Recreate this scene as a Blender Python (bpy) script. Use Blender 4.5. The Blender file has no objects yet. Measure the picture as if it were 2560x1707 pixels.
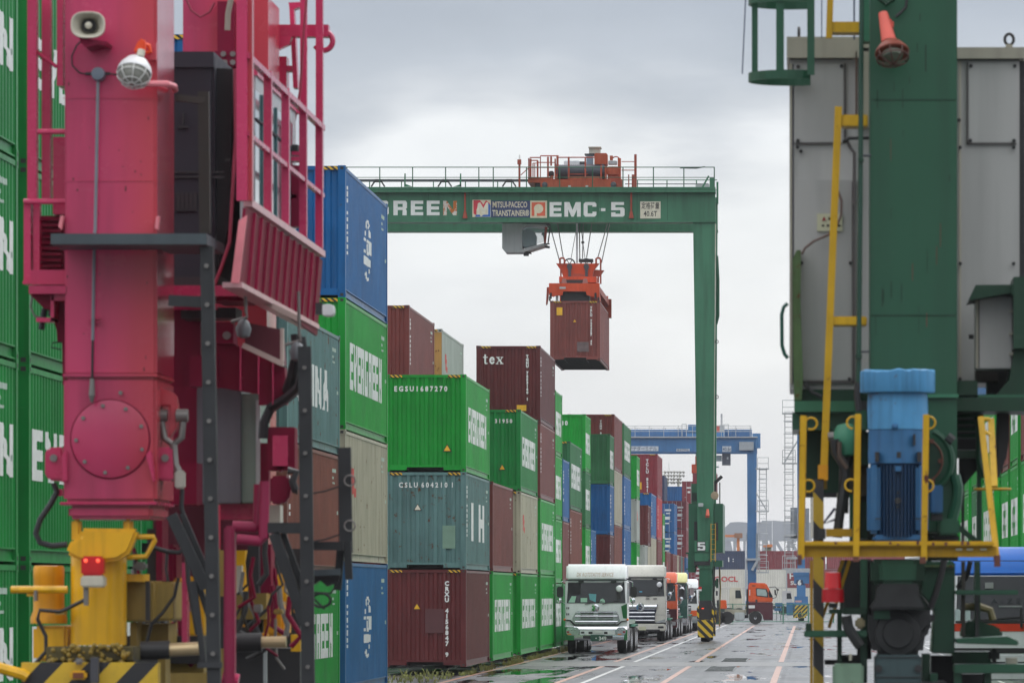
import bpy, bmesh, math, random
from mathutils import Vector, Matrix
R = math.radians
random.seed(7)
SC = bpy.context.scene
COL = SC.collection
# ---------------------------------------------------------------- camera
F, CX, CY, CH = 13800.0, 2018.0, 1480.0, 2.45      # focal length in photo pixels, vanishing point, eye height
cam_d = bpy.data.cameras.new("camera"); cam = bpy.data.objects.new("camera", cam_d); COL.objects.link(cam)
cam_d.sensor_width = 36.0; cam_d.lens = F / 2560 * 36
cam_d.shift_x = (1280 - CX) / 2560; cam_d.shift_y = (CY - 853.5) / 2560
cam_d.clip_start = 0.5; cam_d.clip_end = 9000
cam.location = (0, 0, CH); cam.rotation_euler = (R(90), 0, 0)
cam_d.dof.use_dof = True; cam_d.dof.focus_distance = 235; cam_d.dof.aperture_fstop = 7.0
SC.camera = cam
# ---------------------------------------------------------------- light
SUN_EL, SUN_AZ = R(52), R(35)
w = bpy.data.worlds.new("World"); SC.world = w; w.use_nodes = True
nt = w.node_tree; nt.nodes.clear()
SKY_STR = 1.0
def N(t, nt, **k):
    n = nt.nodes.new(t)
    for a, v in k.items(): setattr(n, a, v)
    return n
def ramp(nt, fac, stops, interp='LINEAR'):
    n = nt.nodes.new('ShaderNodeValToRGB'); cr = n.color_ramp; cr.interpolation = interp
    while len(cr.elements) > 1: cr.elements.remove(cr.elements[-1])
    for i, (p, c) in enumerate(stops):
        e = cr.elements[0] if i == 0 else cr.elements.new(p)
        e.position = p; e.color = (tuple(c)[:3] + (1,)) if hasattr(c, '__len__') else (c, c, c, 1)
    if fac is not None: nt.links.new(fac, n.inputs[0])
    return n
def build_world():
    L = nt.links.new
    sky = N('ShaderNodeTexSky', nt, sky_type='NISHITA'); sky.sun_disc = False
    sky.sun_elevation = SUN_EL; sky.sun_rotation = SUN_AZ
    tc = N('ShaderNodeTexCoord', nt)
    sep = N('ShaderNodeSeparateXYZ', nt); L(tc.outputs['Generated'], sep.inputs[0])
    # cloud deck: soft banks, stretched along the horizon
    mp = N('ShaderNodeMapping', nt); mp.inputs['Scale'].default_value = (8.0, 8.0, 26.0); mp.inputs['Location'].default_value = (0.3, 0.0, 0.45)
    L(tc.outputs['Generated'], mp.inputs[0])
    n1 = N('ShaderNodeTexNoise', nt); n1.inputs['Scale'].default_value = 1.2; n1.inputs['Detail'].default_value = 5; n1.inputs['Roughness'].default_value = .5
    L(mp.outputs[0], n1.inputs['Vector'])
    m1 = N('ShaderNodeMath', nt, operation='MULTIPLY_ADD'); L(n1.outputs[0], m1.inputs[0]); m1.inputs[1].default_value = .10; L(sep.outputs[2], m1.inputs[2])
    # by elevation (sine): bright band low, heavier cloud base above it
    cr = ramp(nt, m1.outputs[0], [(0.0, (.62, .635, .67)), (.05, (.655, .67, .705)), (.08, (.665, .68, .715)), (.097, (.70, .715, .745)), (.110, (.78, .79, .81)), (.118, (.785, .795, .815)), (.128, (.56, .58, .625)), (.138, (.42, .45, .51)), (.165, (.34, .37, .435)), (.20, (.66, .69, .75)), (.45, (1.7, 1.72, 1.75)), (1.0, (2.4, 2.42, 2.45))])
    n2 = N('ShaderNodeTexNoise', nt); n2.inputs['Scale'].default_value = 2.6; n2.inputs['Detail'].default_value = 7; n2.inputs['Roughness'].default_value = .55; L(mp.outputs[0], n2.inputs['Vector'])
    vr = ramp(nt, n2.outputs[0], [(.3, .94), (.7, 1.05)]); cm = N('ShaderNodeMix', nt, data_type='RGBA', blend_type='MULTIPLY'); cm.inputs[0].default_value = 1; L(cr.outputs[0], cm.inputs[6]); L(vr.outputs[0], cm.inputs[7])
    mx = N('ShaderNodeMix', nt, data_type='RGBA', blend_type='ADD'); mx.inputs[0].default_value = 1
    sk = N('ShaderNodeMix', nt, data_type='RGBA', blend_type='MULTIPLY'); sk.inputs[0].default_value = 1
    L(sky.outputs[0], sk.inputs[6]); sk.inputs[7].default_value = (.02, .02, .02, 1)
    L(cm.outputs[2], mx.inputs[6]); L(sk.outputs[2], mx.inputs[7])
    bg = N('ShaderNodeBackground', nt); bg.inputs[1].default_value = SKY_STR
    # brighter ahead on the sun's side; dimmed behind the camera to darken facing sides
    ab = N('ShaderNodeMath', nt, operation='MULTIPLY_ADD'); L(sep.outputs[1], ab.inputs[0]); ab.inputs[1].default_value = .14; ab.inputs[2].default_value = .86
    sc = N('ShaderNodeMix', nt, data_type='RGBA', blend_type='MULTIPLY'); sc.inputs[0].default_value = 1; L(mx.outputs[2], sc.inputs[6]); L(ab.outputs[0], sc.inputs[7])
    L(sc.outputs[2], bg.inputs[0])
    o = N('ShaderNodeOutputWorld', nt); L(bg.outputs[0], o.inputs[0])
build_world()
sd = bpy.data.lights.new("sun", 'SUN'); sun = bpy.data.objects.new("sun", sd); COL.objects.link(sun)
sd.energy = 0.9; sd.angle = R(25); sd.color = (1, .97, .93)
sun.rotation_euler = (R(90) - SUN_EL, 0, -SUN_AZ + R(180)); sun.location = (0, 0, 60)
SC.view_settings.view_transform = 'Standard'; SC.view_settings.look = 'None'; SC.view_settings.gamma = 1
SC.view_settings.exposure = 0.0
SC.cycles.max_bounces = 6; SC.cycles.diffuse_bounces = 3; SC.cycles.glossy_bounces = 3; SC.cycles.transmission_bounces = 4
SC.cycles.volume_bounces = 0; SC.cycles.use_denoising = True
SC.cycles.sample_clamp_indirect = 6

# ---------------------------------------------------------------- helpers
def X(px, Y): return (px - CX) * Y / F
def Z(py, Y): return CH + (CY - py) * Y / F
def P(px, py, Y): return Vector((X(px, Y), Y, Z(py, Y)))
def lin(c):
    return tuple(((v / 255) / 12.92 if v / 255 <= .04045 else ((v / 255 + .055) / 1.055) ** 2.4) for v in c)

MATS = {}
def paint(name, rgb, rough=.42, rust=.25, dirt=.5, coat=.06, metal=0.0, streak=1.0, scale=1.0, var=.16, spec=.28, rustcol=(.10, .035, .012), hue_x=None):
    """weathered paint: colour drift, vertical grime streaks, rust spots; rgb is linear base colour"""
    if name in MATS: return MATS[name]
    m = bpy.data.materials.new(name); m.use_nodes = True; t = m.node_tree; L = t.links.new
    b = t.nodes['Principled BSDF']
    tc = N('ShaderNodeTexCoord', t); oi = N('ShaderNodeObjectInfo', t)
    ad = N('ShaderNodeVectorMath', t, operation='ADD'); mu = N('ShaderNodeVectorMath', t, operation='SCALE')
    cx = N('ShaderNodeCombineXYZ', t)
    for i in range(3): L(oi.outputs['Random'], cx.inputs[i])
    L(cx.outputs[0], mu.inputs[0]); mu.inputs['Scale'].default_value = 37.0
    L(tc.outputs['Object'], ad.inputs[0]); L(mu.outputs[0], ad.inputs[1])
    n1 = N('ShaderNodeTexNoise', t); n1.inputs['Scale'].default_value = .9 * scale; n1.inputs['Detail'].default_value = 6; L(ad.outputs[0], n1.inputs['Vector'])
    mp = N('ShaderNodeMapping', t); mp.inputs['Scale'].default_value = (7 * scale, 7 * scale, .55 * scale); L(ad.outputs[0], mp.inputs[0])
    n2 = N('ShaderNodeTexNoise', t); n2.inputs['Scale'].default_value = 1.0; n2.inputs['Detail'].default_value = 4; L(mp.outputs[0], n2.inputs['Vector'])
    n3 = N('ShaderNodeTexNoise', t); n3.inputs['Scale'].default_value = 3.1 * scale; n3.inputs['Detail'].default_value = 9; n3.inputs['Roughness'].default_value = .68; L(ad.outputs[0], n3.inputs['Vector'])
    c = rgb
    hi = tuple(min(1, v * (1 + var) + .002) for v in c); lo = tuple(v * (1 - var) for v in c)
    r1 = ramp(t, n1.outputs[0], [(.3, lo), (.7, hi)])
    r2 = ramp(t, n2.outputs[0], [(.46, 0.0), (.72, 1.0)])
    g = tuple(v * .45 + .007 for v in c)
    m2 = N('ShaderNodeMath', t, operation='MULTIPLY'); L(r2.outputs[0], m2.inputs[0]); m2.inputs[1].default_value = .55 * dirt * streak
    mx = N('ShaderNodeMix', t, data_type='RGBA'); L(m2.outputs[0], mx.inputs[0]); L(r1.outputs[0], mx.inputs[6]); mx.inputs[7].default_value = g + (1,)
    out = mx.outputs[2]
    if hue_x:
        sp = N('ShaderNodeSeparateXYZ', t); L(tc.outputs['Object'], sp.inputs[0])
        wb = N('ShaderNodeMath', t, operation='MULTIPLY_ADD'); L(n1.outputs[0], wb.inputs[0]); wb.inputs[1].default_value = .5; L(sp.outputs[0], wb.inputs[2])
        mr_ = N('ShaderNodeMapRange', t, interpolation_type='SMOOTHSTEP'); L(wb.outputs[0], mr_.inputs[0]); mr_.inputs[1].default_value = hue_x[1] + .25; mr_.inputs[2].default_value = hue_x[2] + .25
        mf = N('ShaderNodeMix', t, data_type='RGBA'); L(mr_.outputs[0], mf.inputs[0]); L(out, mf.inputs[6]); mf.inputs[7].default_value = hue_x[0] + (1,); out = mf.outputs[2]
    rr = N('ShaderNodeMath', t, operation='MULTIPLY_ADD'); L(n3.outputs[0], rr.inputs[0]); rr.inputs[1].default_value = .25; rr.inputs[2].default_value = rough - .12
    if rust > 0:
        th = .74 - .16 * rust
        r3 = ramp(t, n3.outputs[0], [(th, 0.0), (min(.99, th + .05), 1.0)])
        mr = N('ShaderNodeMix', t, data_type='RGBA'); L(r3.outputs[0], mr.inputs[0]); L(out, mr.inputs[6]); mr.inputs[7].default_value = tuple(rustcol) + (1,)
        out = mr.outputs[2]
    ms = N('ShaderNodeMapping', t); ms.inputs['Scale'].default_value = (1.6 * scale, 1.6 * scale, 9 * scale); L(ad.outputs[0], ms.inputs[0])
    n4 = N('ShaderNodeTexNoise', t); n4.inputs['Scale'].default_value = 1.3; n4.inputs['Detail'].default_value = 10; n4.inputs['Roughness'].default_value = .75; L(ms.outputs[0], n4.inputs['Vector'])
    r4 = ramp(t, n4.outputs[0], [(.60, 0.0), (.68, .16 * dirt)]); sc4 = N('ShaderNodeMix', t, data_type='RGBA'); L(r4.outputs[0], sc4.inputs[0]); L(out, sc4.inputs[6]); sc4.inputs[7].default_value = tuple(min(1, v * .75 + .10) for v in c) + (1,); out = sc4.outputs[2]
    tn = N('ShaderNodeMath', t, operation='MULTIPLY_ADD'); L(oi.outputs['Random'], tn.inputs[0]); tn.inputs[1].default_value = .16; tn.inputs[2].default_value = .91
    tm = N('ShaderNodeMix', t, data_type='RGBA', blend_type='MULTIPLY'); tm.inputs[0].default_value = 1; L(out, tm.inputs[6]); L(tn.outputs[0], tm.inputs[7]); out = tm.outputs[2]
    L(out, b.inputs['Base Color']); L(rr.outputs[0], b.inputs['Roughness'])
    b.inputs['Metallic'].default_value = metal; b.inputs['Coat Weight'].default_value = coat; b.inputs['Coat Roughness'].default_value = .18
    b.inputs['Specular IOR Level'].default_value = spec
    bp = N('ShaderNodeBump', t); bp.inputs['Strength'].default_value = .12; bp.inputs['Distance'].default_value = .01; L(n3.outputs[0], bp.inputs['Height']); L(bp.outputs[0], b.inputs['Normal'])
    MATS[name] = m; return m
def plain(name, rgb, rough=.5, metal=0, coat=0, emit=None, estr=0, alpha=None, trans=0, noise=.12):
    if name in MATS: return MATS[name]
    m = bpy.data.materials.new(name); m.use_nodes = True; t = m.node_tree; b = t.nodes['Principled BSDF']
    b.inputs['Roughness'].default_value = rough; b.inputs['Metallic'].default_value = metal; b.inputs['Coat Weight'].default_value = coat
    tc = N('ShaderNodeTexCoord', t); n = N('ShaderNodeTexNoise', t); n.inputs['Scale'].default_value = 4; n.inputs['Detail'].default_value = 5
    t.links.new(tc.outputs['Object'], n.inputs['Vector'])
    r = ramp(t, n.outputs[0], [(.3, tuple(v * (1 - noise) for v in rgb)), (.7, tuple(min(1, v * (1 + noise)) for v in rgb))])
    t.links.new(r.outputs[0], b.inputs['Base Color'])
    if emit: b.inputs['Emission Color'].default_value = emit + (1,); b.inputs['Emission Strength'].default_value = estr
    if trans: b.inputs['Transmission Weight'].default_value = trans; b.inputs['IOR'].default_value = 1.1
    if alpha is not None: b.inputs['Alpha'].default_value = alpha
    MATS[name] = m; return m
def stripes(name, c1, c2, freq, axis=(1, 0, 1), duty=.5, rough=.45, grime=.3):
    """diagonal hazard stripes painted over a part"""
    if name in MATS: return MATS[name]
    m = bpy.data.materials.new(name); m.use_nodes = True; t = m.node_tree; L = t.links.new; b = t.nodes['Principled BSDF']
    tc = N('ShaderNodeTexCoord', t); d = N('ShaderNodeVectorMath', t, operation='DOT_PRODUCT'); d.inputs[1].default_value = axis
    L(tc.outputs['Object'], d.inputs[0])
    a = N('ShaderNodeMath', t, operation='MULTIPLY'); a.inputs[1].default_value = freq; L(d.outputs['Value'], a.inputs[0])
    f = N('ShaderNodeMath', t, operation='FRACT'); L(a.outputs[0], f.inputs[0])
    g = N('ShaderNodeMath', t, operation='GREATER_THAN'); g.inputs[1].default_value = duty; L(f.outputs[0], g.inputs[0])
    mx = N('ShaderNodeMix', t, data_type='RGBA'); L(g.outputs[0], mx.inputs[0]); mx.inputs[6].default_value = c1 + (1,); mx.inputs[7].default_value = c2 + (1,)
    n = N('ShaderNodeTexNoise', t); n.inputs['Scale'].default_value = 5; n.inputs['Detail'].default_value = 8; n.inputs['Roughness'].default_value = .7; L(tc.outputs['Object'], n.inputs['Vector'])
    r = ramp(t, n.outputs[0], [(.5, 0.0), (.75, 1.0)])
    k = N('ShaderNodeMath', t, operation='MULTIPLY'); k.inputs[1].default_value = grime; L(r.outputs[0], k.inputs[0])
    m2 = N('ShaderNodeMix', t, data_type='RGBA'); L(k.outputs[0], m2.inputs[0]); L(mx.outputs[2], m2.inputs[6]); m2.inputs[7].default_value = (.05, .035, .02, 1)
    L(m2.outputs[2], b.inputs['Base Color']); b.inputs['Roughness'].default_value = rough; b.inputs['Coat Weight'].default_value = .2
    MATS[name] = m; return m

class MB:
    """collects shapes and links them as ONE mesh object"""
    def __init__(s): s.v = []; s.f = []
    def add(s, vs, fs):
        o = len(s.v); s.v += [tuple(v) for v in vs]; s.f += [tuple(i + o for i in f) for f in fs]; return s
    def box(s, x0, x1, y0, y1, z0, z1):
        if x0 > x1: x0, x1 = x1, x0
        if y0 > y1: y0, y1 = y1, y0
        if z0 > z1: z0, z1 = z1, z0
        return s.add([(x0, y0, z0), (x1, y0, z0), (x1, y1, z0), (x0, y1, z0), (x0, y0, z1), (x1, y0, z1), (x1, y1, z1), (x0, y1, z1)],
                     [(0, 3, 2, 1), (4, 5, 6, 7), (0, 1, 5, 4), (1, 2, 6, 5), (2, 3, 7, 6), (3, 0, 4, 7)])
    def cbox(s, x0, x1, y0, y1, z0, z1, c=.02):
        """box with chamfered vertical+horizontal front outline (front = low y)"""
        return s.prism([(x0 + c, z0), (x1 - c, z0), (x1, z0 + c), (x1, z1 - c), (x1 - c, z1), (x0 + c, z1), (x0, z1 - c), (x0, z0 + c)], y0, y1)
    def prism(s, pts, y0, y1, ax='y'):
        """polygon (counter-clockwise, seen from -y) extruded along an axis: pts are (x,z) for 'y', (y,z) for 'x', (x,y) for 'z'"""
        n = len(pts)
        if ax == 'y': g = lambda p, t: (p[0], t, p[1])
        elif ax == 'x': g = lambda p, t: (t, p[0], p[1])
        else: g = lambda p, t: (p[0], p[1], t)
        vs = [g(p, y0) for p in pts] + [g(p, y1) for p in pts]
        fs = [tuple(range(n)), tuple(range(2 * n - 1, n - 1, -1))] + [(i, i + n, (i + 1) % n + n, (i + 1) % n) for i in range(n)]
        return s.add(vs, fs)
    def cyl(s, a, b, r, n=12, r2=None, cap=True):
        a = Vector(a); b = Vector(b); d = (b - a)
        if d.length < 1e-6: return s
        d.normalize(); u = d.orthogonal().normalized(); w_ = d.cross(u); r2 = r if r2 is None else r2
        vs = [a + (u * math.cos(2 * math.pi * i / n) + w_ * math.sin(2 * math.pi * i / n)) * r for i in range(n)] + \
             [b + (u * math.cos(2 * math.pi * i / n) + w_ * math.sin(2 * math.pi * i / n)) * r2 for i in range(n)]
        fs = [(i, (i + 1) % n, (i + 1) % n + n, i + n) for i in range(n)]
        if cap: fs += [tuple(range(n - 1, -1, -1)), tuple(range(n, 2 * n))]
        return s.add(vs, fs)
    def beam(s, a, b, w_, h=None, up=(0, 0, 1)):
        """square bar from a to b; w_ across, h along up"""
        a = Vector(a); b = Vector(b); d = (b - a).normalized(); h = w_ if h is None else h
        up = Vector(up)
        if abs(d.dot(up)) > .98: up = Vector((0, 1, 0))
        sx = d.cross(up).normalized(); uz = sx.cross(d).normalized()
        vs = [p + sx * (i * w_ / 2) + uz * (j * h / 2) for p in (a, b) for i, j in ((-1, -1), (1, -1), (1, 1), (-1, 1))]
        return s.add(vs, [(0, 3, 2, 1), (4, 5, 6, 7), (0, 1, 5, 4), (1, 2, 6, 5), (2, 3, 7, 6), (3, 0, 4, 7)][:6])
    def tube(s, pts, r, n=6):
        pts = [Vector(p) for p in pts]; rings = []; vs = []; fs = []
        pu = None
        for i, p in enumerate(pts):
            d = (pts[min(i + 1, len(pts) - 1)] - pts[max(i - 1, 0)]).normalized()
            u = d.orthogonal().normalized() if pu is None else (pu - d * pu.dot(d)).normalized()
            pu = u; w_ = d.cross(u)
            vs += [p + (u * math.cos(2 * math.pi * k / n) + w_ * math.sin(2 * math.pi * k / n)) * r for k in range(n)]
        m = len(pts)
        fs = [(i * n + k, i * n + (k + 1) % n, (i + 1) * n + (k + 1) % n, (i + 1) * n + k) for i in range(m - 1) for k in range(n)]
        fs += [tuple(range(n - 1, -1, -1)), tuple(range((m - 1) * n, m * n))]
        return s.add(vs, fs)
    def lathe(s, c, prof, n=20, axis='z'):
        """prof = [(r, t)...] along axis from c"""
        c = Vector(c); vs = []; fs = []
        for r, t in prof:
            for k in range(n):
                a = 2 * math.pi * k / n; u, v_ = math.cos(a) * r, math.sin(a) * r
                vs.append(c + (Vector((u, v_, t)) if axis == 'z' else Vector((u, t, v_)) if axis == 'y' else Vector((t, u, v_))))
        m = len(prof)
        fs = [(i * n + k, i * n + (k + 1) % n, (i + 1) * n + (k + 1) % n, (i + 1) * n + k) for i in range(m - 1) for k in range(n)]
        fs += [tuple(range(n - 1, -1, -1)), tuple(range((m - 1) * n, m * n))]
        return s.add(vs, fs)
    def sph(s, c, r, nu=12, nv=8):
        prof = [(max(.001, math.sin(math.pi * i / nv)) * r, -math.cos(math.pi * i / nv) * r) for i in range(nv + 1)]
        return s.lathe(c, prof, nu)
    def ring(s, c, R_, r, axis='y', n=20, m=6, a0=0, a1=360, sz=1.0):
        c = Vector(c); pts = []
        full = a1 - a0 >= 360
        for k in range(n + 1):
            a = R(a0 + (a1 - a0) * k / n); u, v_ = math.cos(a) * R_, math.sin(a) * R_ * sz
            pts.append(c + (Vector((u, 0, v_)) if axis == 'y' else Vector((u, v_, 0)) if axis == 'z' else Vector((0, u, v_))))
        return s.tube(pts, r, m)
    def mesh(s, name, mat, smooth=False, bevel=0):
        me = bpy.data.meshes.new(name); me.from_pydata(s.v, [], s.f); me.update()
        bm = bmesh.new(); bm.from_mesh(me); bmesh.ops.recalc_face_normals(bm, faces=bm.faces)
        if bevel:
            ed = [e for e in bm.edges if len(e.link_faces) == 2 and e.calc_face_angle(0) > R(35)]
            bmesh.ops.bevel(bm, geom=ed, offset=bevel, segments=2, affect='EDGES', clamp_overlap=True)
        bm.to_mesh(me); bm.free()
        if smooth or bevel:
            for p in me.polygons: p.use_smooth = True
            try: me.set_sharp_from_angle(angle=R(38))
            except Exception: pass
        me.materials.append(mat); return me
    def build(s, name, mat, parent=None, smooth=False, bevel=0, shift=True):
        if parent is not None and shift:
            o = parent.get('_o'); 
            if o is not None: s.v = [(v[0] - o[0], v[1] - o[1], v[2] - o[2]) for v in s.v]
        me = s.mesh(name, mat, smooth, bevel); ob = bpy.data.objects.new(name, me); COL.objects.link(ob)
        if parent is not None: ob.parent = parent; ob['_o'] = parent.get('_o') if parent.get('_o') is not None else (0, 0, 0)
        return ob
def thing(name, label, cat, loc=(0, 0, 0), group=None, rz=0):
    """an Empty at the thing's base; parts built in world coordinates are shifted to it"""
    o = bpy.data.objects.new(name, None); COL.objects.link(o); o.location = loc; o.rotation_euler = (0, 0, rz)
    o.empty_display_size = .3; o['label'] = label; o['category'] = cat; o['_o'] = tuple(loc)
    if group: o['group'] = group
    return o
def solo(mb, name, mat, label, cat, group=None, kind=None, smooth=False, bevel=0):
    o = mb.build(name, mat, None, smooth, bevel)
    if kind: o['kind'] = kind
    if label: o['label'] = label
    if cat: o['category'] = cat
    if group: o['group'] = group
    return o
def bolts(mb, pts, Y, r=.012, t=.02):
    for x, z in pts: mb.cyl((x, Y, z), (x, Y - t, z), r, 6)
    return mb
def text_mb(txt, h, x, z, y, facing='-y', bold=0.0, align='LEFT', sx=1.0, vert=False, thick=.004, shear=0):
    """lettering as thin raised mesh from the built-in font; facing -y or +x; vert: each letter below the last"""
    mb = MB()
    if vert:
        for i, ch in enumerate(txt):
            if ch != ' ': mb_add = text_mb(ch, h, x, z - i * h * 1.25, y, facing, bold, 'CENTER', sx, False, thick); mb.add(mb_add.v, mb_add.f)
        return mb
    cu = bpy.data.curves.new('txt', 'FONT'); cu.body = txt; cu.size = h * 1.38; cu.offset = bold; cu.align_x = align; cu.resolution_u = 2; cu.shear = shear
    ob = bpy.data.objects.new('txt', cu); COL.objects.link(ob)
    me = ob.to_mesh()
    vs = []
    for v in me.vertices:
        u, q = v.co.x * sx, v.co.y
        if facing == '-y': vs.append((x + u, y - thick, z + q))
        elif facing == '+x': vs.append((x + thick, y + u, z + q))
        else: vs.append((x - thick, y - u, z + q))
    fs = [tuple(p.vertices) for p in me.polygons]
    ob.to_mesh_clear(); bpy.data.objects.remove(ob); bpy.data.curves.remove(cu)
    return MB().add(vs, fs)
# block capitals, non-overlapping polygons in a cell of height 1
def _r(x0, x1, y0, y1): return [(x0, y0), (x1, y0), (x1, y1), (x0, y1)]
GL = {
 'E': (.84, [_r(0, .28, 0, 1), _r(.28, .84, 0, .22), _r(.28, .80, .39, .61), _r(.28, .84, .78, 1)]),
 'V': (.95, [[(0, 1), (.3, 0), (.475, 0), (.475, .38), (.29, 1)], [(.475, 0), (.65, 0), (.95, 1), (.66, 1), (.475, .38)]]),
 'R': (.88, [_r(0, .28, 0, 1), [(.28, .78), (.60, .78), (.60, 1), (.28, 1)], [(.28, .36), (.60, .36), (.60, .57), (.28, .57)], [(.60, .36), (.80, .42), (.88, .52), (.88, .88), (.78, 1), (.60, 1)][:6], [(.58, 0), (.86, 0), (.86, .32), (.80, .42), (.60, .36)]]),
 'G': (.90, [[(0, .12), (.12, 0), (.28, 0), (.28, 1), (.12, 1), (0, .88)], [(.28, .78), (.86, .78), (.86, .9), (.78, 1), (.28, 1)], [(.28, 0), (.78, 0), (.78, .22), (.28, .22)], [(.62, .22), (.78, .22), (.78, 0), (.90, .12), (.90, .56), (.62, .56)], _r(.45, .62, .36, .56)]),
 'N': (.92, [_r(0, .25, 0, 1), [(.25, .62), (.69, 0), (.69, .36), (.25, 1)], _r(.69, .94, 0, 1)]),
 'M': (1.16, [_r(0, .27, 0, 1), [(.27, .5), (.50, 0), (.58, 0), (.58, .46), (.36, 1), (.27, 1)], [(.58, 0), (.66, 0), (.89, .5), (.89, 1), (.80, 1), (.58, .46)], _r(.89, 1.16, 0, 1)]),
 'C': (.90, [[(0, .12), (.12, 0), (.28, 0), (.28, 1), (.12, 1), (0, .88)], [(.28, .78), (.62, .78), (.62, .68), (.90, .68), (.90, .88), (.78, 1), (.28, 1)], [(.28, 0), (.78, 0), (.90, .12), (.90, .34), (.62, .34), (.62, .22), (.28, .22)]]),
 '5': (.88, [_r(0, .28, .44, 1), _r(.28, .84, .80, 1), [(.28, .44), (.60, .44), (.60, .64), (.28, .64)], [(.60, 0), (.78, 0), (.88, .1), (.88, .54), (.78, .64), (.60, .64)], _r(.10, .60, 0, .2), [(0, 0), (.10, 0), (.10, .2), (.26, .2), (.26, .3), (0, .3)][:4] ]),
 'H': (.92, [_r(0, .28, 0, 1), _r(.28, .64, .38, .62), _r(.64, .92, 0, 1)]),
 'I': (.28, [_r(0, .28, 0, 1)]),
 'A': (.96, [[(0, 0), (.28, 0), (.48, .72), (.48, 1), (.32, 1)], [(.48, .72), (.68, 0), (.96, 0), (.64, 1), (.48, 1)], [(.355, .25), (.605, .25), (.55, .45), (.41, .45)]]),
 'T': (.84, [_r(0, .84, .78, 1), _r(.28, .56, 0, .78)]),
 '-': (.56, [_r(.05, .51, .38, .58)]), ' ': (.5, []),
}
GL['5'] = (.88, [_r(0, .28, .44, 1), _r(.28, .84, .80, 1), [(.28, .44), (.60, .44), (.60, .64), (.28, .64)], [(.60, 0), (.78, 0), (.88, .1), (.88, .54), (.78, .64), (.60, .64)], _r(0, .60, 0, .2), _r(0, .28, .2, .3)])
def glyphs(txt, h, wscale=1.0, gap=.16):
    out = []; u = 0
    for ch in txt:
        wd, ps = GL[ch]
        out.append((ch, [[((u + x) * h * wscale, y * h) for x, y in p] for p in ps])); u += wd + gap
    return out, (u - gap) * h * wscale
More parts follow.
